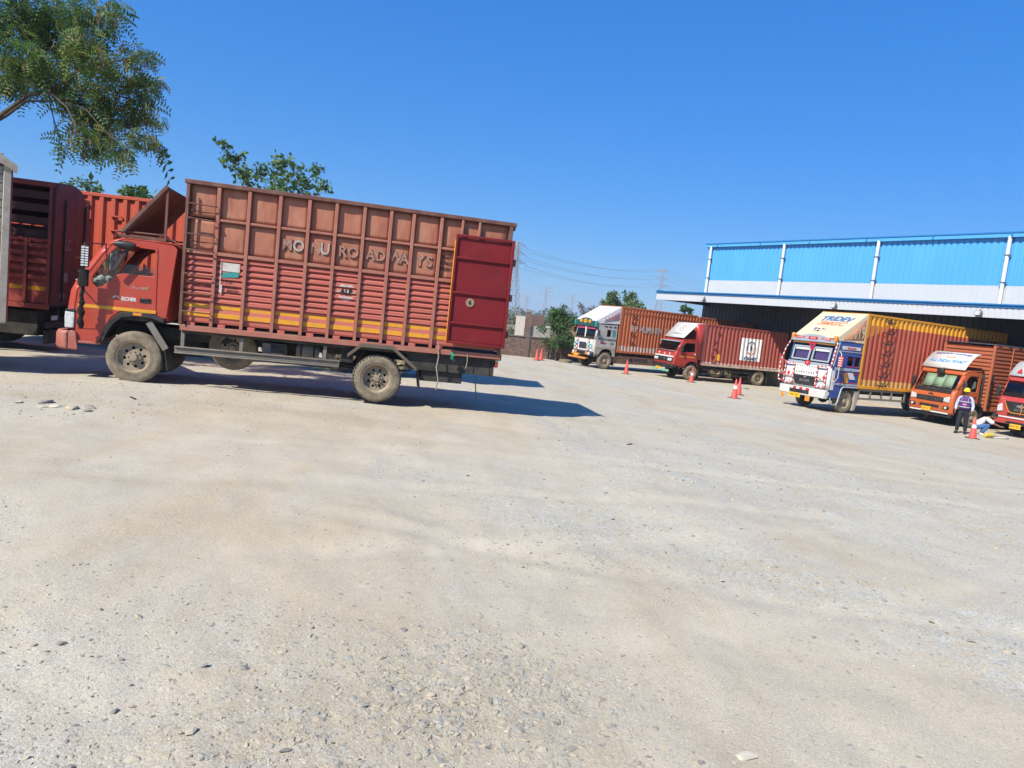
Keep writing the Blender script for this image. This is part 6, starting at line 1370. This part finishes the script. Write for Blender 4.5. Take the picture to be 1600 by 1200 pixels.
OUT1=[(-11.2,13.6,5.0,0.6),(-11.5,14.4,5.8,0.7),(-12.2,13.2,5.6,0.7),(-12.8,14.2,6.0,0.8),(-11.4,12.8,6.0,0.7),(-10.2,13.3,6.7,0.6),(-13.2,13.0,5.0,0.7),(-10.6,12.6,5.4,0.5),(-11.0,12.2,4.7,0.5),(-11.8,11.2,4.6,.8),(-12.3,10.8,5.3,.8),(-11.1,11.9,4.2,.6),(-12.6,11.9,5.6,.9),(-12.2,12.9,5.9,.7)]  # unseen crown; its last clumps are added to shade the ground at far left
LF1 = leaf_mat('feathery_leaf', (.06,.13,.03), (.12,.20,.05)); LF1Y = leaf_mat('young_leaf', (.13,.19,.035), (.20,.22,.05)); POD = leaf_mat('brown_pod', (.085,.045,.025), (.14,.085,.05), .1)
tr1 = empty('overhanging_tree', (-11.9,14.0,-.38)); tag(tr1, 'feathery green tree with hanging brown pods at the upper left corner', 'tree')
def loc(cl, o): return [(c[0]-o[0], c[1]-o[1], c[2]-o[2], c[3]) for c in cl]
o1 = (-11.9,14.0,-.38); A1 = loc(T1, o1); A1S = [(c[0], c[1], c[2], c[3]*.86) for c in A1]; B1 = loc(OUT1, o1)
limbs(tr1, (0,0,0), (.6,-.3,3.4), B1[::3], .15, 3, thin=.3)
limbs2 = random.Random(6)
for c in A1[::2]:
    p = Vector(c[:3]); q = Vector((3.2,-.85,4.9)); m_ = q.lerp(p, .5) + Vector((limbs2.uniform(-.12,.12), limbs2.uniform(-.12,.12), .12))
    mb = MB().tube([q, m_, p], [.018,.012,.004], 5)
    for k in range(5):
        d = Vector((limbs2.uniform(-1,1), limbs2.uniform(-1,1), limbs2.uniform(-.6,.5))).normalized()*c[3]; mb.tube([m_.lerp(p,.4+.12*k), p+d*.5, p+d], [.007,.005,.002], 4)
    mb.build('twig', BARK, tr1, smooth=60)
MB().tube([(.6,-.3,3.4),(2.4,-.93,4.37),(2.65,-.93,4.58),(2.87,-.93,4.78),(3.5,-.8,5.0)], [.07,.045,.04,.03,.012], 8).build('limb', BARK, tr1, smooth=60)
MB().tube([(.8,-.4,3.6),(2.52,-.93,4.40),(2.85,-.93,4.68),(3.7,-.8,4.8)], [.045,.028,.022,.01], 8).build('limb', BARK, tr1, smooth=60)
fronds('crown', tr1, A1S, 2000, .20, LF1, 5, pairs=5, lw=.17); fronds('crown', tr1, B1, 3200, .22, LF1, 6, pairs=5, lw=.17); fronds('young_foliage', tr1, A1, 1000, .18, LF1Y, 7, pairs=5, lw=.16)
def pods(name, parent, cl, n, m, seed, ln=.17):
    rg = np.random.default_rng(seed); c = np.asarray(cl); k = rg.integers(0, len(c), n//7)
    cen = ball_pts(rg, cl, n//7); P = np.repeat(cen, 7, 0) + rg.normal(0, .05, (n//7*7, 3)); n_ = len(P)
    a = np.stack([rg.normal(0,.22,n_), rg.normal(0,.22,n_), -np.ones(n_)], -1); a /= np.linalg.norm(a, axis=1)[:, None]; b = np.cross(a, rg.normal(0,1,(n_,3))); b /= np.linalg.norm(b, axis=1)[:, None]
    l = ln*rg.uniform(.7,1.3,n_); V, F = leaf_quads(P, a, b, l, l*.16); return link(name, mk_mesh(name, V, F, m, smooth=False), parent)
pods('seed_pods', tr1, [c for c in A1 if c[0] > 3.6], 1300, POD, 8, .13); pods('green_pods', tr1, A1, 1100, LF1Y, 9, .13)
# broad-leaved tree behind the lorry
T2=[(-10.14,24.03,5.97,.28),(-10.08,24.48,5.6,.38),(-10.0,25.73,5.28,.45),(-9.76,24.5,5.76,.21),(-9.2,24.92,5.36,.49),(-8.22,24.01,5.62,.42),(-8.66,26.08,5.38,.56),(-8.49,24.39,4.67,.57),(-7.53,24.67,5.03,.48),(-7.72,26.2,5.81,.36),(-7.17,25.27,5.17,.34),(-9.88,26.12,4.76,.51),(-10.26,25.6,5.51,.25),(-8.28,25.85,5.77,.3)]
T2 += [(-9.2,25.2,4.2,.7),(-8.0,25.3,4.1,.7),(-8.6,25,3.6,.6)]
LF2 = leaf_mat('broad_leaf', (.075,.15,.04), (.12,.20,.06))
o2 = (-8.7,25.2,-.65); tr2 = empty('broad_leaved_tree', o2); tag(tr2, 'pale green broad-leaved tree rising behind the red lorry body', 'tree')
limbs(tr2, (0,0,0), (0,0,3.4), loc(T2, o2), .13, 12, thin=.4); crown_leaves('crown', tr2, loc(T2, o2), 1700, .17, .72, LF2, 13, .25, .2)
T3=[(-14.58,23.18,4.08,.2),(-14.73,24.08,4.29,.23),(-14.43,24.02,4.14,.28),(-14.64,24.74,4.12,.24),(-14.4,23.9,3.7,.4)]
o3 = (-14.5,24,-.6); tr3 = empty('slender_tree', o3); tag(tr3, 'thin tree top above the dark red truck roof', 'tree'); limbs(tr3, (0,0,0), (0,0,3.6), loc(T3, o3), .07, 14); crown_leaves('crown', tr3, loc(T3, o3), 420, .15, .45, LF2, 15)
T4=[(-12.9,23.72,4.09,.28),(-12.88,24.2,4.09,.33),(-12.05,23.12,3.88,.23),(-13.13,23.78,3.95,.19),(-12.7,23.8,3.6,.4)]
o4 = (-12.7,23.8,-.6); tr4 = empty('slender_tree', o4); tag(tr4, 'small tree top above the orange-red container edge', 'tree'); limbs(tr4, (0,0,0), (0,0,3.5), loc(T4, o4), .07, 16); crown_leaves('crown', tr4, loc(T4, o4), 520, .17, .5, LF2, 17)
# bushy tree at the brick wall
LF5 = leaf_mat('shrub_leaf', (.05,.115,.028), (.09,.16,.045)); o5 = (2.75,47.9,-1.25); rg = random.Random(5)
C5 = [(math.cos(a)*r, math.sin(a)*r*.9, z, .42+rg.uniform(-.08,.2)) for a, r, z in [(rg.uniform(0,6.28), rg.uniform(.1,1.15)*min(1,1.25-abs(z-2.0)*.45), z) for z in [rg.uniform(1.0,3.2) for _ in range(26)]]] + [(.1,0,3.6,.3),(-.5,.1,3.3,.3),(.75,0,3.1,.3),(-1.1,0,2.0,.4),(1.2,0,2.3,.4)]
tr5 = empty('bushy_tree', o5); tag(tr5, 'bushy dark green tree in front of the brick wall by the grey truck', 'tree')
limbs(tr5, (0,0,0), (.05,0,.9), C5, .10, 18); limbs(tr5, (.25,.1,0), (.35,.1,1.0), C5[::3], .07, 19, tname='trunk'); crown_leaves('crown', tr5, C5, 5200, .15, .42, LF5, 20)
# trees beyond
def far_tree(name, x, y, z0, zc, w, h, n, size, m, label, seed, ncl=14):
    rg = random.Random(seed); t = empty(name, (x, y, z0)); tag(t, label, 'tree')
    cl = [(rg.uniform(-1,1)*w*.5, rg.uniform(-1,1)*w*.5, zc-z0+rg.uniform(-.5,.5)*h, w*.17*rg.uniform(.7,1.3)) for _ in range(ncl)]
    limbs(t, (0,0,0), (0,0,(zc-z0)*.55), cl, w*.03, seed)
    if n: crown_leaves('crown', t, cl, n, size, .55, m, seed+1)
    return t, cl
LF6 = leaf_mat('light_leaf', (.10,.17,.035), (.15,.21,.06))
far_tree('spreading_tree', 12.9, 90, -1.2, 4.1, 5.0, 2.2, 2600, .34, LF6, 'light green spreading tree above the orange container', 31)
far_tree('small_tree', 17.4, 78, -1.2, 3.2, 1.9, 2.2, 900, .26, LF5, 'small dark tree seen between container top and canopy', 33, 8)
LF7 = leaf_mat('grey_twig', (.17,.15,.14), (.22,.19,.18)); far_tree('bare_tree', 11.4, 118, -1.2, 2.9, 4.0, 3.0, 1500, .28, LF7, 'greyish half-bare tree behind the white truck hood', 35)
# scrub and the wooded horizon: too far to count
rgn = np.random.default_rng(40)
def mass(name, n, xr, yr, h, size, m, label, seed):
    rg = np.random.default_rng(seed); Y = rg.uniform(*yr, n); X = rg.uniform(*xr, n)*Y; bump = fbm(X/14, Y/40, seed, 3)
    Z = -1.15 + rg.uniform(0, 1, n)**1.3*h*np.clip(bump*2.2-.55, .08, 1.3)*(Y/np.mean(yr))
    a, b = rnd_rot(rg, n, 0); s = size*(Y/np.mean(yr))*np.exp(rg.normal(0,.35,n)); V, F = leaf_quads(np.stack([X,Y,Z],-1), a, b, s, s*.8)
    return tag(link(name, mk_mesh(name, V, F, m, smooth=False)), label, 'vegetation', kind='stuff')
LF8 = leaf_mat('scrub_leaf', (.10,.105,.045), (.14,.125,.06), .2); LF9 = leaf_mat('far_leaf', (.06,.085,.04), (.085,.10,.05), .2)
mass('scrub', 9000, (-.12,.30), (66,110), 1.3, .28, LF8, 'dry low scrub in the field beyond the brick wall', 41)
mass('distant_trees', 30000, (-.9,.9), (420,900), 8.5, 2.4, LF9, 'hazy line of distant trees along the horizon', 42)
mass('distant_hedge', 12000, (-.6,.5), (180,300), 3.2, 1.0, LF8, 'low dusty hedge and bushes across the far field', 43)

# ---------------------------------------------------------------- power line
PYL = mat('pylon_steel', (.27,.28,.30), rough=.6)
def pylon(x, y, h, label, w=.16, arms=(.93,.82,.71), yaw=0, span=4.2, top=1.2, bw=4.2):
    t = empty('pylon', (x, y, -1.2), yaw); tag(t, label, 'pylon', 'pylons of the power lines')
    hw = lambda z: (bw*(1-z/(h*.62))+top*(z/(h*.62)) if z < h*.62 else top*(1-.35*(z-h*.62)/(h*.38))) if z < h*.97 else .15
    zs = [0, h*.16, h*.30, h*.42, h*.53, h*.62, h*.69, h*.75, h*.81, h*.87, h*.93, h]
    mb = MB()
    for a, b in zip(zs, zs[1:]):
        p, q = hw(a), hw(b)
        for s, u in ((1,1),(1,-1),(-1,1),(-1,-1)): mb.beam((s*p,u*p,a),(s*q,u*q,b),w)
        for u in (-1,1):
            mb.beam((-p,u*p,a),(q,u*q,b),w*.6); mb.beam((p,u*p,a),(-q,u*q,b),w*.6); mb.beam((u*p,-p,a),(u*q,q,b),w*.6); mb.beam((u*p,p,a),(u*q,-q,b),w*.6)
            mb.beam((-q,u*q,b),(q,u*q,b),w*.6); mb.beam((u*q,-q,b),(u*q,q,b),w*.6)
    mb.build('lattice', PYL, t, smooth=0, recalc=False)
    for k, f in enumerate(arms):
        z = h*f; sp = span*(1+.12*k); p = hw(z)
        for s in (-1,1):
            m2 = MB()
            for u in (-1,1): m2.beam((s*p,u*p,z),(s*sp,0,z+.4),w*.7); m2.beam((s*p,u*p,z+1.6),(s*sp,0,z+.4),w*.7)
            m2.beam((s*(p+sp)/2,0,z+.2),(s*(p+sp)/2,0,z+1.0),w*.5); m2.build('cross_arm', PYL, t, smooth=0, recalc=False)
            mb3 = MB().tube([(s*sp,0,z+.3),(s*sp,0,z-1.6)], .14, 5); mb3.build('insulator', PYL, t)
    return t
pylon(-4.6, 380, 41, 'tall lattice pylon close beside the red lorry body', .30, yaw=R(20))
pylon(113, 600, 54, 'lattice pylon standing left of the warehouse corner', .42, yaw=R(-10), span=5.5)
pylon(33, 1000, 46, 'faint pylon above the bushy tree, with wide arms', .50, span=9)
pylon(8, 1100, 34, 'faint narrow pylon beside the brick hut', .55)
pylon(91, 1300, 51, 'faintest pylon just left of the white truck hood', .55, span=9)
W = mat('wire', (.22,.24,.28), rough=.6)
for k, (za, zb) in enumerate(((36.2,51.0),(31.6,45.0),(27.0,38.6))):
    for s in (-1, 1):
        a = Vector((-4.6+s*(4.2+.5*k)*.94, 380+s*1.4, za)); b = Vector((113+s*6, 600, zb)); pts = []
        for i in range(25):
            t = i/24; p = a.lerp(b, t); p.z -= 4*5.5*t*(1-t); pts.append(p)
        c = Vector((330+s*6, 900, zb+14)); 
        for i in range(1, 17):
            t = i/16; p = b.lerp(c, t); p.z -= 4*10*t*(1-t); pts.append(p)
        tag(tubes('power_line', None, W, [.075]*len(pts), pts, n=4), ['topmost','middle','lowest'][k] + ' power line wire on the %s side of the pylons' % ('near' if s < 0 else 'far'), 'wire', 'power line wires')

# ---------------------------------------------------------------- traffic cones
CONE = mat('cone_plastic', (.62,.075,.055), (.55,.10,.08), .6, .55, scale=6); CBASE = mat('cone_base_rubber', (.10,.03,.028), (.05,.04,.035), .5, .8); CW_ = mat('cone_sleeve', (.74,.72,.72), rough=.4)
def cone(x, y, h, label, band=True, base=True):
    t = empty('traffic_cone', (x, y, float(zg(x, y))), random.uniform(0, 3)); tag(t, label, 'traffic cone', 'traffic cones in the yard')
    r = h*.17
    MB().lathe([(r*1.05,.03),(r*.98,.05),(r*.16,h*.985),(r*.10,h),(.001,h)], 20, axis='z').build('cone_body', CONE, t)
    boxes('base', t, CBASE if base else CONE, (-r*1.45,r*1.45,-r*1.45,r*1.45,-.01,.032), bevel=.012)
    if band: 
        f = lambda z: r*.98+(r*.16-r*.98)*(z-.05)/(h*.985-.05)+.004
        MB().lathe([(f(h*.50),h*.50),(f(h*.66),h*.66)], 20, axis='z').build('reflective_sleeve', CW_, t)
cone(1.35, 44.96, .74, 'left one of two red cones before the brick wall', False); cone(1.66, 45.9, .74, 'right one of two red cones before the brick wall', False)
cone(6.5, 41.83, .82, 'red cone in front of the orange container side guard', False); cone(10.15, 41.2, .80, 'red cone with white sleeve beside the posted truck front wheel')
cone(9.75, 31.62, .86, 'nearer red cone with white sleeve of the pair left of the blue and white truck'); cone(10.85, 34.6, .84, 'farther red cone of the pair left of the blue and white truck', False)
cone(16.29, 25.29, .76, 'red cone with white sleeve beside the two men')

# ---------------------------------------------------------------- small things on the ground
t = empty('old_tyre', (3.3, 47.0, float(gz(3.3, 47)) + .09)); tag(t, 'old tyre lying flat at the foot of the brick wall', 'tyre')
link('tyre_body', wheel_meshes(.42, .2, 0, True)[0], t).rotation_euler = (R(90), 0, 0)
YBAG = mat('yellow_plastic', (.55,.42,.06), (.4,.33,.1), .6, .6, scale=12)
tb = MB().tube([(-.30,0,.05),(-.15,.03,.09),(.1,-.02,.10),(.28,.02,.05)], [.05,.09,.10,.05], 10).build('tool_bag', YBAG); tb.location = (18.0,27.0,-1.18); tb.rotation_euler.z = .5; tag(tb, 'crumpled yellow bag on the ground by the crouching man', 'bag')
hs = tubes('air_hose', None, mat('pale_hose', (.5,.47,.42), rough=.6), .025, [(18.3,27.1,-1.17),(18.6,27.05,-1.13),(18.9,27.25,-1.15),(19.1,27.6,-1.18)]); tag(hs, 'pale hose lying in front of the red truck at the right edge', 'hose')
rg = random.Random(77)
DK = mat('black_scrap', (.03,.028,.026), rough=.9)
for k, (x, y, lb) in enumerate(((-5.2,9.9,'thin black scrap on the dust below the red lorry cab'),(2.0,11.6,'small dark scrap on the yard right of the lorry shadow'))):
    sc = MB().box(-.09,.09,-.015,.015,0,.012).build('scrap', DK, bevel=.004); sc.location = (x, y, float(zg(x,y))+.003); sc.rotation_euler.z = rg.uniform(0,3); tag(sc, lb, 'scrap')

# ---------------------------------------------------------------- people
def skin(name, nodes, edges, m, parent=None, sub=2, smooth=True):
    """nodes: {key: (x,y,z,r)}; one continuous skinned surface"""
    keys = list(nodes); me = bpy.data.meshes.new(name); me.from_pydata([nodes[k][:3] for k in keys], [(keys.index(a), keys.index(b)) for a, b in edges], [])
    o = bpy.data.objects.new(name, me); COL.objects.link(o); o.parent = parent
    md = o.modifiers.new('skin', 'SKIN'); md.use_smooth_shade = True; md.branch_smoothing = .4
    for i, k in enumerate(keys):
        r = nodes[k][3]; r2 = nodes[k][4] if len(nodes[k]) > 4 else r
        me.skin_vertices[0].data[i].radius = (r, r2); me.skin_vertices[0].data[i].use_root = (i == 0)
    sb = o.modifiers.new('sub', 'SUBSURF'); sb.levels = sub; sb.render_levels = sub
    me.materials.append(m); return o
SKIN = mat('brown_skin', (.20,.105,.065), (.17,.09,.055), .5, .5, scale=20); HAIR = mat('black_hair', (.008,.007,.007), (.02,.018,.016), .5, .6, scale=30, bump=.6)
def head(parent, c, yaw, pitch, hair=True):
    """face looks along local -y before turning"""
    bm = bmesh.new(); bmesh.ops.create_uvsphere(bm, u_segments=20, v_segments=14, radius=1)
    for v in bm.verts:
        x, y, z = v.co
        k = 1 - .18*max(0, -z)**1.5; v.co = Vector((x*.076*k, y*.096*(1-.08*max(0,-z)), z*.115))
        if y < -.55 and -.45 < z < .1 and abs(x) < .22: v.co.y -= .020*(1-abs(x)/.22)
        if y < -.6 and .05 < z < .30 and .18 < abs(x) < .6: v.co.y += .010
    me = bpy.data.meshes.new('head'); bm.to_mesh(me); bm.free(); me.materials.append(SKIN); me.polygons.foreach_set('use_smooth', [True]*len(me.polygons))
    o = link('head', me, parent); o.location = c; o.rotation_euler = (pitch, 0, yaw)
    for s in (-1, 1):
        e = MB().lathe([(.001,-.012),(.010,-.008),(.013,0),(.001,.004)], 8, (s*.032,-.083,.012)).build('eye', M_INK, o)
        MB().lathe([(.001,-.02),(.012,-.015),(.02,.0),(.012,.02),(.001,.025)], 8, (s*.078,.005,-.005), axis='z').build('ear', SKIN, o)
    boxes('mouth', o, mat('lip', (.14,.05,.045), rough=.5), (-.024,.024,-.092,-.084,-.062,-.052), bevel=.003)
    if hair:
        mb = MB(); P = []
        mb.lathe([(.001,.13),(.05,.122),(.082,.09),(.092,.05),(.090,.01),(.082,-.03)], 18, (0,.012,0), axis='z'); h = mb.build('hair', HAIR, o, smooth=60)
        for v in h.data.vertices:
            if v.co.y < -.02 and v.co.z < .07: v.co.z = .07 + (v.co.z-.07)*.1
            v.co.y *= 1.15
    return o
def hand_nodes(n, e, key, wrist, d, side, curl=.5):
    """palm and five fingers grown from the wrist along d"""
    d = Vector(d).normalized(); s = Vector(side).normalized(); f = d.cross(s).normalized()
    p = Vector(wrist) + d*.055; n[key+'p'] = (*p, .027, .018); e.append((key+'w', key+'p'))
    for i, (o, l) in enumerate(((-.026,.055),(-.009,.065),(.009,.062),(.025,.05))):
        a = p + s*o + d*.04; b = a + (d*(1-curl)+f*curl)*l; n[f'{key}f{i}'] = (*a, .0095); n[f'{key}g{i}'] = (*b, .008); e += [(key+'p', f'{key}f{i}'), (f'{key}f{i}', f'{key}g{i}')]
    a = p - s*.035 + d*.0; b = a - s*.012 + d*.04 + f*.015; n[key+'t'] = (*a, .011); n[key+'u'] = (*b, .009); e += [(key+'p', key+'t'), (key+'t', key+'u')]
# standing man; local -y = the way he faces
mn = empty('person', (17.21,27.48,float(zg(17.21,27.48))), R(-38)); tag(mn, 'standing man in yellow helmet and purple hi-vis vest with dark trousers', 'person')
N_ = {'pel':(0,0,.92,.125,.10),'bel':(0,-.01,1.06,.135,.105),'che':(0,0,1.26,.15,.11),'nk0':(0,.01,1.42,.075),'nk':(0,.0,1.50,.05)}; E_ = [('pel','bel'),('bel','che'),('che','nk0'),('nk0','nk')]
legs = {}; 
for s, k in ((-1,'L'),(1,'R')):
    fx = s*.13; fy = -.06 if s < 0 else .10
    N_.update({k+'hip':(s*.085,0,.86,.088),k+'kn':(s*.115,fy*.7-.03,.50,.062),k+'an':(fx,fy,.09,.045),k+'to':(fx+s*.03,fy-.14,.045,.042,.03)}); E_ += [('pel',k+'hip'),(k+'hip',k+'kn'),(k+'kn',k+'an'),(k+'an',k+'to')]
    N_.update({k+'sh':(s*.19,.0,1.37,.058),k+'el':(s*.275,.03,1.10,.045),k+'w':(s*.27,-.05,.865,.028)}); E_ += [('nk0',k+'sh'),(k+'sh',k+'el'),(k+'el',k+'w')]
    hand_nodes(N_, E_, k, (s*.27,-.05,.865), (0,-.15,-1), (0,-1,0), .35)
skin('body', N_, E_, SKIN, mn)
TRO = mat('navy_trousers', (.012,.014,.022), (.03,.03,.036), .5, .85, scale=12); SHI = mat('pale_blue_shirt', (.42,.46,.58), (.36,.40,.52), .5, .85, scale=10)
g = {k: v for k, v in N_.items() if k in ('pel','bel') or k[1:] in ('hip','kn','an')}; g = {k: (*v[:3], *[r+.022 for r in v[3:]]) for k, v in g.items()}
for k in ('Lan','Ran'): g[k] = (*g[k][:3], .066)
skin('trousers', g, [(a,b) for a, b in E_ if a in g and b in g], TRO, mn)
g = {k: (*v[:3], *[r+.016 for r in v[3:]]) for k, v in N_.items() if k in ('bel','che','nk0') or k[1:] in ('sh','el','w')}
for k in ('Lw','Rw'): g[k] = (g[k][0], g[k][1], g[k][2]+.03, .046)
skin('shirt', g, [(a,b) for a, b in E_ if a in g and b in g], SHI, mn)
VES = mat('purple_vest', (.085,.03,.15), (.06,.03,.12), .5, .7, scale=6); REF = mat('reflective_tape', (.36,.36,.40), rough=.35)
def vest_ring(z0, z1, rx, ry, m, name, par):
    return MB().add([(rx*math.cos(t), ry*math.sin(t), z) for z in (z0, z1) for t in [2*math.pi*i/24 for i in range(24)]], [(i, (i+1)%24, 24+(i+1)%24, 24+i) for i in range(24)]).build(name, m, par, solid=.004, smooth=60)
ve = MB()
rgv = [(.93,.185,.145),(1.05,.19,.15),(1.2,.20,.155),(1.32,.205,.15),(1.40,.17,.125),(1.45,.10,.095)]
vs = [(rx*math.cos(2*math.pi*i/24), ry*math.sin(2*math.pi*i/24), z) for z, rx, ry in rgv for i in range(24)]
ve.add(vs, [(j*24+i, j*24+(i+1)%24, (j+1)*24+(i+1)%24, (j+1)*24+i) for j in range(5) for i in range(24)]); ve = ve.build('hi_vis_vest', VES, mn, solid=.006, smooth=60)
vest_ring(1.01,1.05,.193,.153,REF,'reflective_band',ve); vest_ring(1.21,1.25,.206,.161,REF,'reflective_band',ve)
for s in (-1,1): MB().tube([(s*.10,-.135,1.40),(s*.11,-.158,1.3),(s*.115,-.163,1.2)], .009, 6).build('reflective_strap', REF, ve)
boxes('vest_badge', ve, mat('pink_badge', (.62,.18,.35), rough=.6), (-.06,.07,-.168,-.160,1.10,1.16), bevel=.004)
for k in ('L','R'):
    v = N_[k+'to']; MB().tube([(N_[k+'an'][0],N_[k+'an'][1]+.05,.05),(N_[k+'an'][0],N_[k+'an'][1]-.02,.06),(v[0],v[1]-.02,.04)], [.052,.06,.045], 10).build('shoe', M_BLACK, mn)
hd = head(mn, (0,-.015,1.60), R(8), R(6), hair=False)
HEL = mat('yellow_helmet', (.75,.50,.02), rough=.35, coat=.4)
h = MB().lathe([(.001,.125),(.05,.118),(.09,.085),(.108,.03),(.110,.0),(.125,-.005)], 22, (0,.01,.045), axis='z').build('helmet', HEL, hd, solid=.006, smooth=60)
MB().plate(oval(0,-.10,.085,.06,16), [], XY(.036), .008).build('helmet_peak', HEL, hd)
# crouching man, back rounded, arms reaching to the right
cm = empty('person', (18.30,28.0,float(zg(18.30,28.0))), R(62)); tag(cm, 'crouching man in white shirt and blue jeans reaching towards the red truck', 'person')
N2 = {'pel':(0,.16,.30,.125,.11),'bel':(0,.10,.44,.125,.105),'che':(0,-.08,.62,.145,.11),'nk0':(0,-.22,.71,.075),'nk':(0,-.28,.75,.05)}; E2 = [('pel','bel'),('bel','che'),('che','nk0'),('nk0','nk')]
for s, k in ((-1,'L'),(1,'R')):
    N2.update({k+'hip':(s*.09,.13,.28,.09),k+'kn':(s*.15,-.26,.44,.062),k+'an':(s*.13,-.02,.09,.045),k+'to':(s*.14,-.17,.045,.042,.03)}); E2 += [('pel',k+'hip'),(k+'hip',k+'kn'),(k+'kn',k+'an'),(k+'an',k+'to')]
    N2.update({k+'sh':(s*.18,-.14,.66,.057),k+'el':(s*.22,-.38,.50,.043),k+'w':(s*.13,-.60,.42,.028)}); E2 += [('nk0',k+'sh'),(k+'sh',k+'el'),(k+'el',k+'w')]
    hand_nodes(N2, E2, k, (s*.13,-.60,.42), (-s*.2,-1,-.1), (1,0,0), .4)
skin('body', N2, E2, SKIN, cm)
JEA = mat('blue_jeans', (.045,.11,.26), (.07,.15,.31), .6, .85, scale=10); WSH = mat('white_shirt', (.66,.60,.58), (.58,.50,.48), .5, .85, scale=8)
g = {k: (*v[:3], *[r+.02 for r in v[3:]]) for k, v in N2.items() if k in ('pel','bel') or k[1:] in ('hip','kn','an')}; skin('jeans', g, [(a,b) for a, b in E2 if a in g and b in g], JEA, cm)
g = {k: (*v[:3], *[r+.045 for r in v[3:]]) for k, v in N2.items() if k in ('pel','bel','che','nk0') or k[1:] in ('sh','el')}; g['pel'] = (0,.18,.34,.17,.15); skin('shirt', g, [(a,b) for a, b in E2 if a in g and b in g], WSH, cm)
for k in ('L','R'):
    v = N2[k+'to']; MB().tube([(N2[k+'an'][0],N2[k+'an'][1]+.05,.045),(N2[k+'an'][0],N2[k+'an'][1]-.03,.05),(v[0],v[1]-.02,.035)], [.045,.052,.04], 10).build('shoe', M_WHITE, cm)
head(cm, (0,-.37,.80), 0, R(35))
# ---------------------------------------------------------------- air
mb = MB().box(-2200, 2200, -80, 3000, -2.6, 70); o = mb.build('haze', [], smooth=0); o.data.materials.clear()
hm = bpy.data.materials.new('haze_air'); hm.use_nodes = True; n = hm.node_tree; n.nodes.remove(n.nodes['Principled BSDF'])
pv = n.nodes.new('ShaderNodeVolumePrincipled'); pv.inputs['Color'].default_value = (.75,.85,.98,1); pv.inputs['Density'].default_value = .0004
n.links.new(pv.outputs[0], n.nodes['Material Output'].inputs['Volume']); o.data.materials.append(hm); o['kind'] = 'stuff'; o['label'] = 'thin pale haze over the far field'; o['category'] = 'haze'
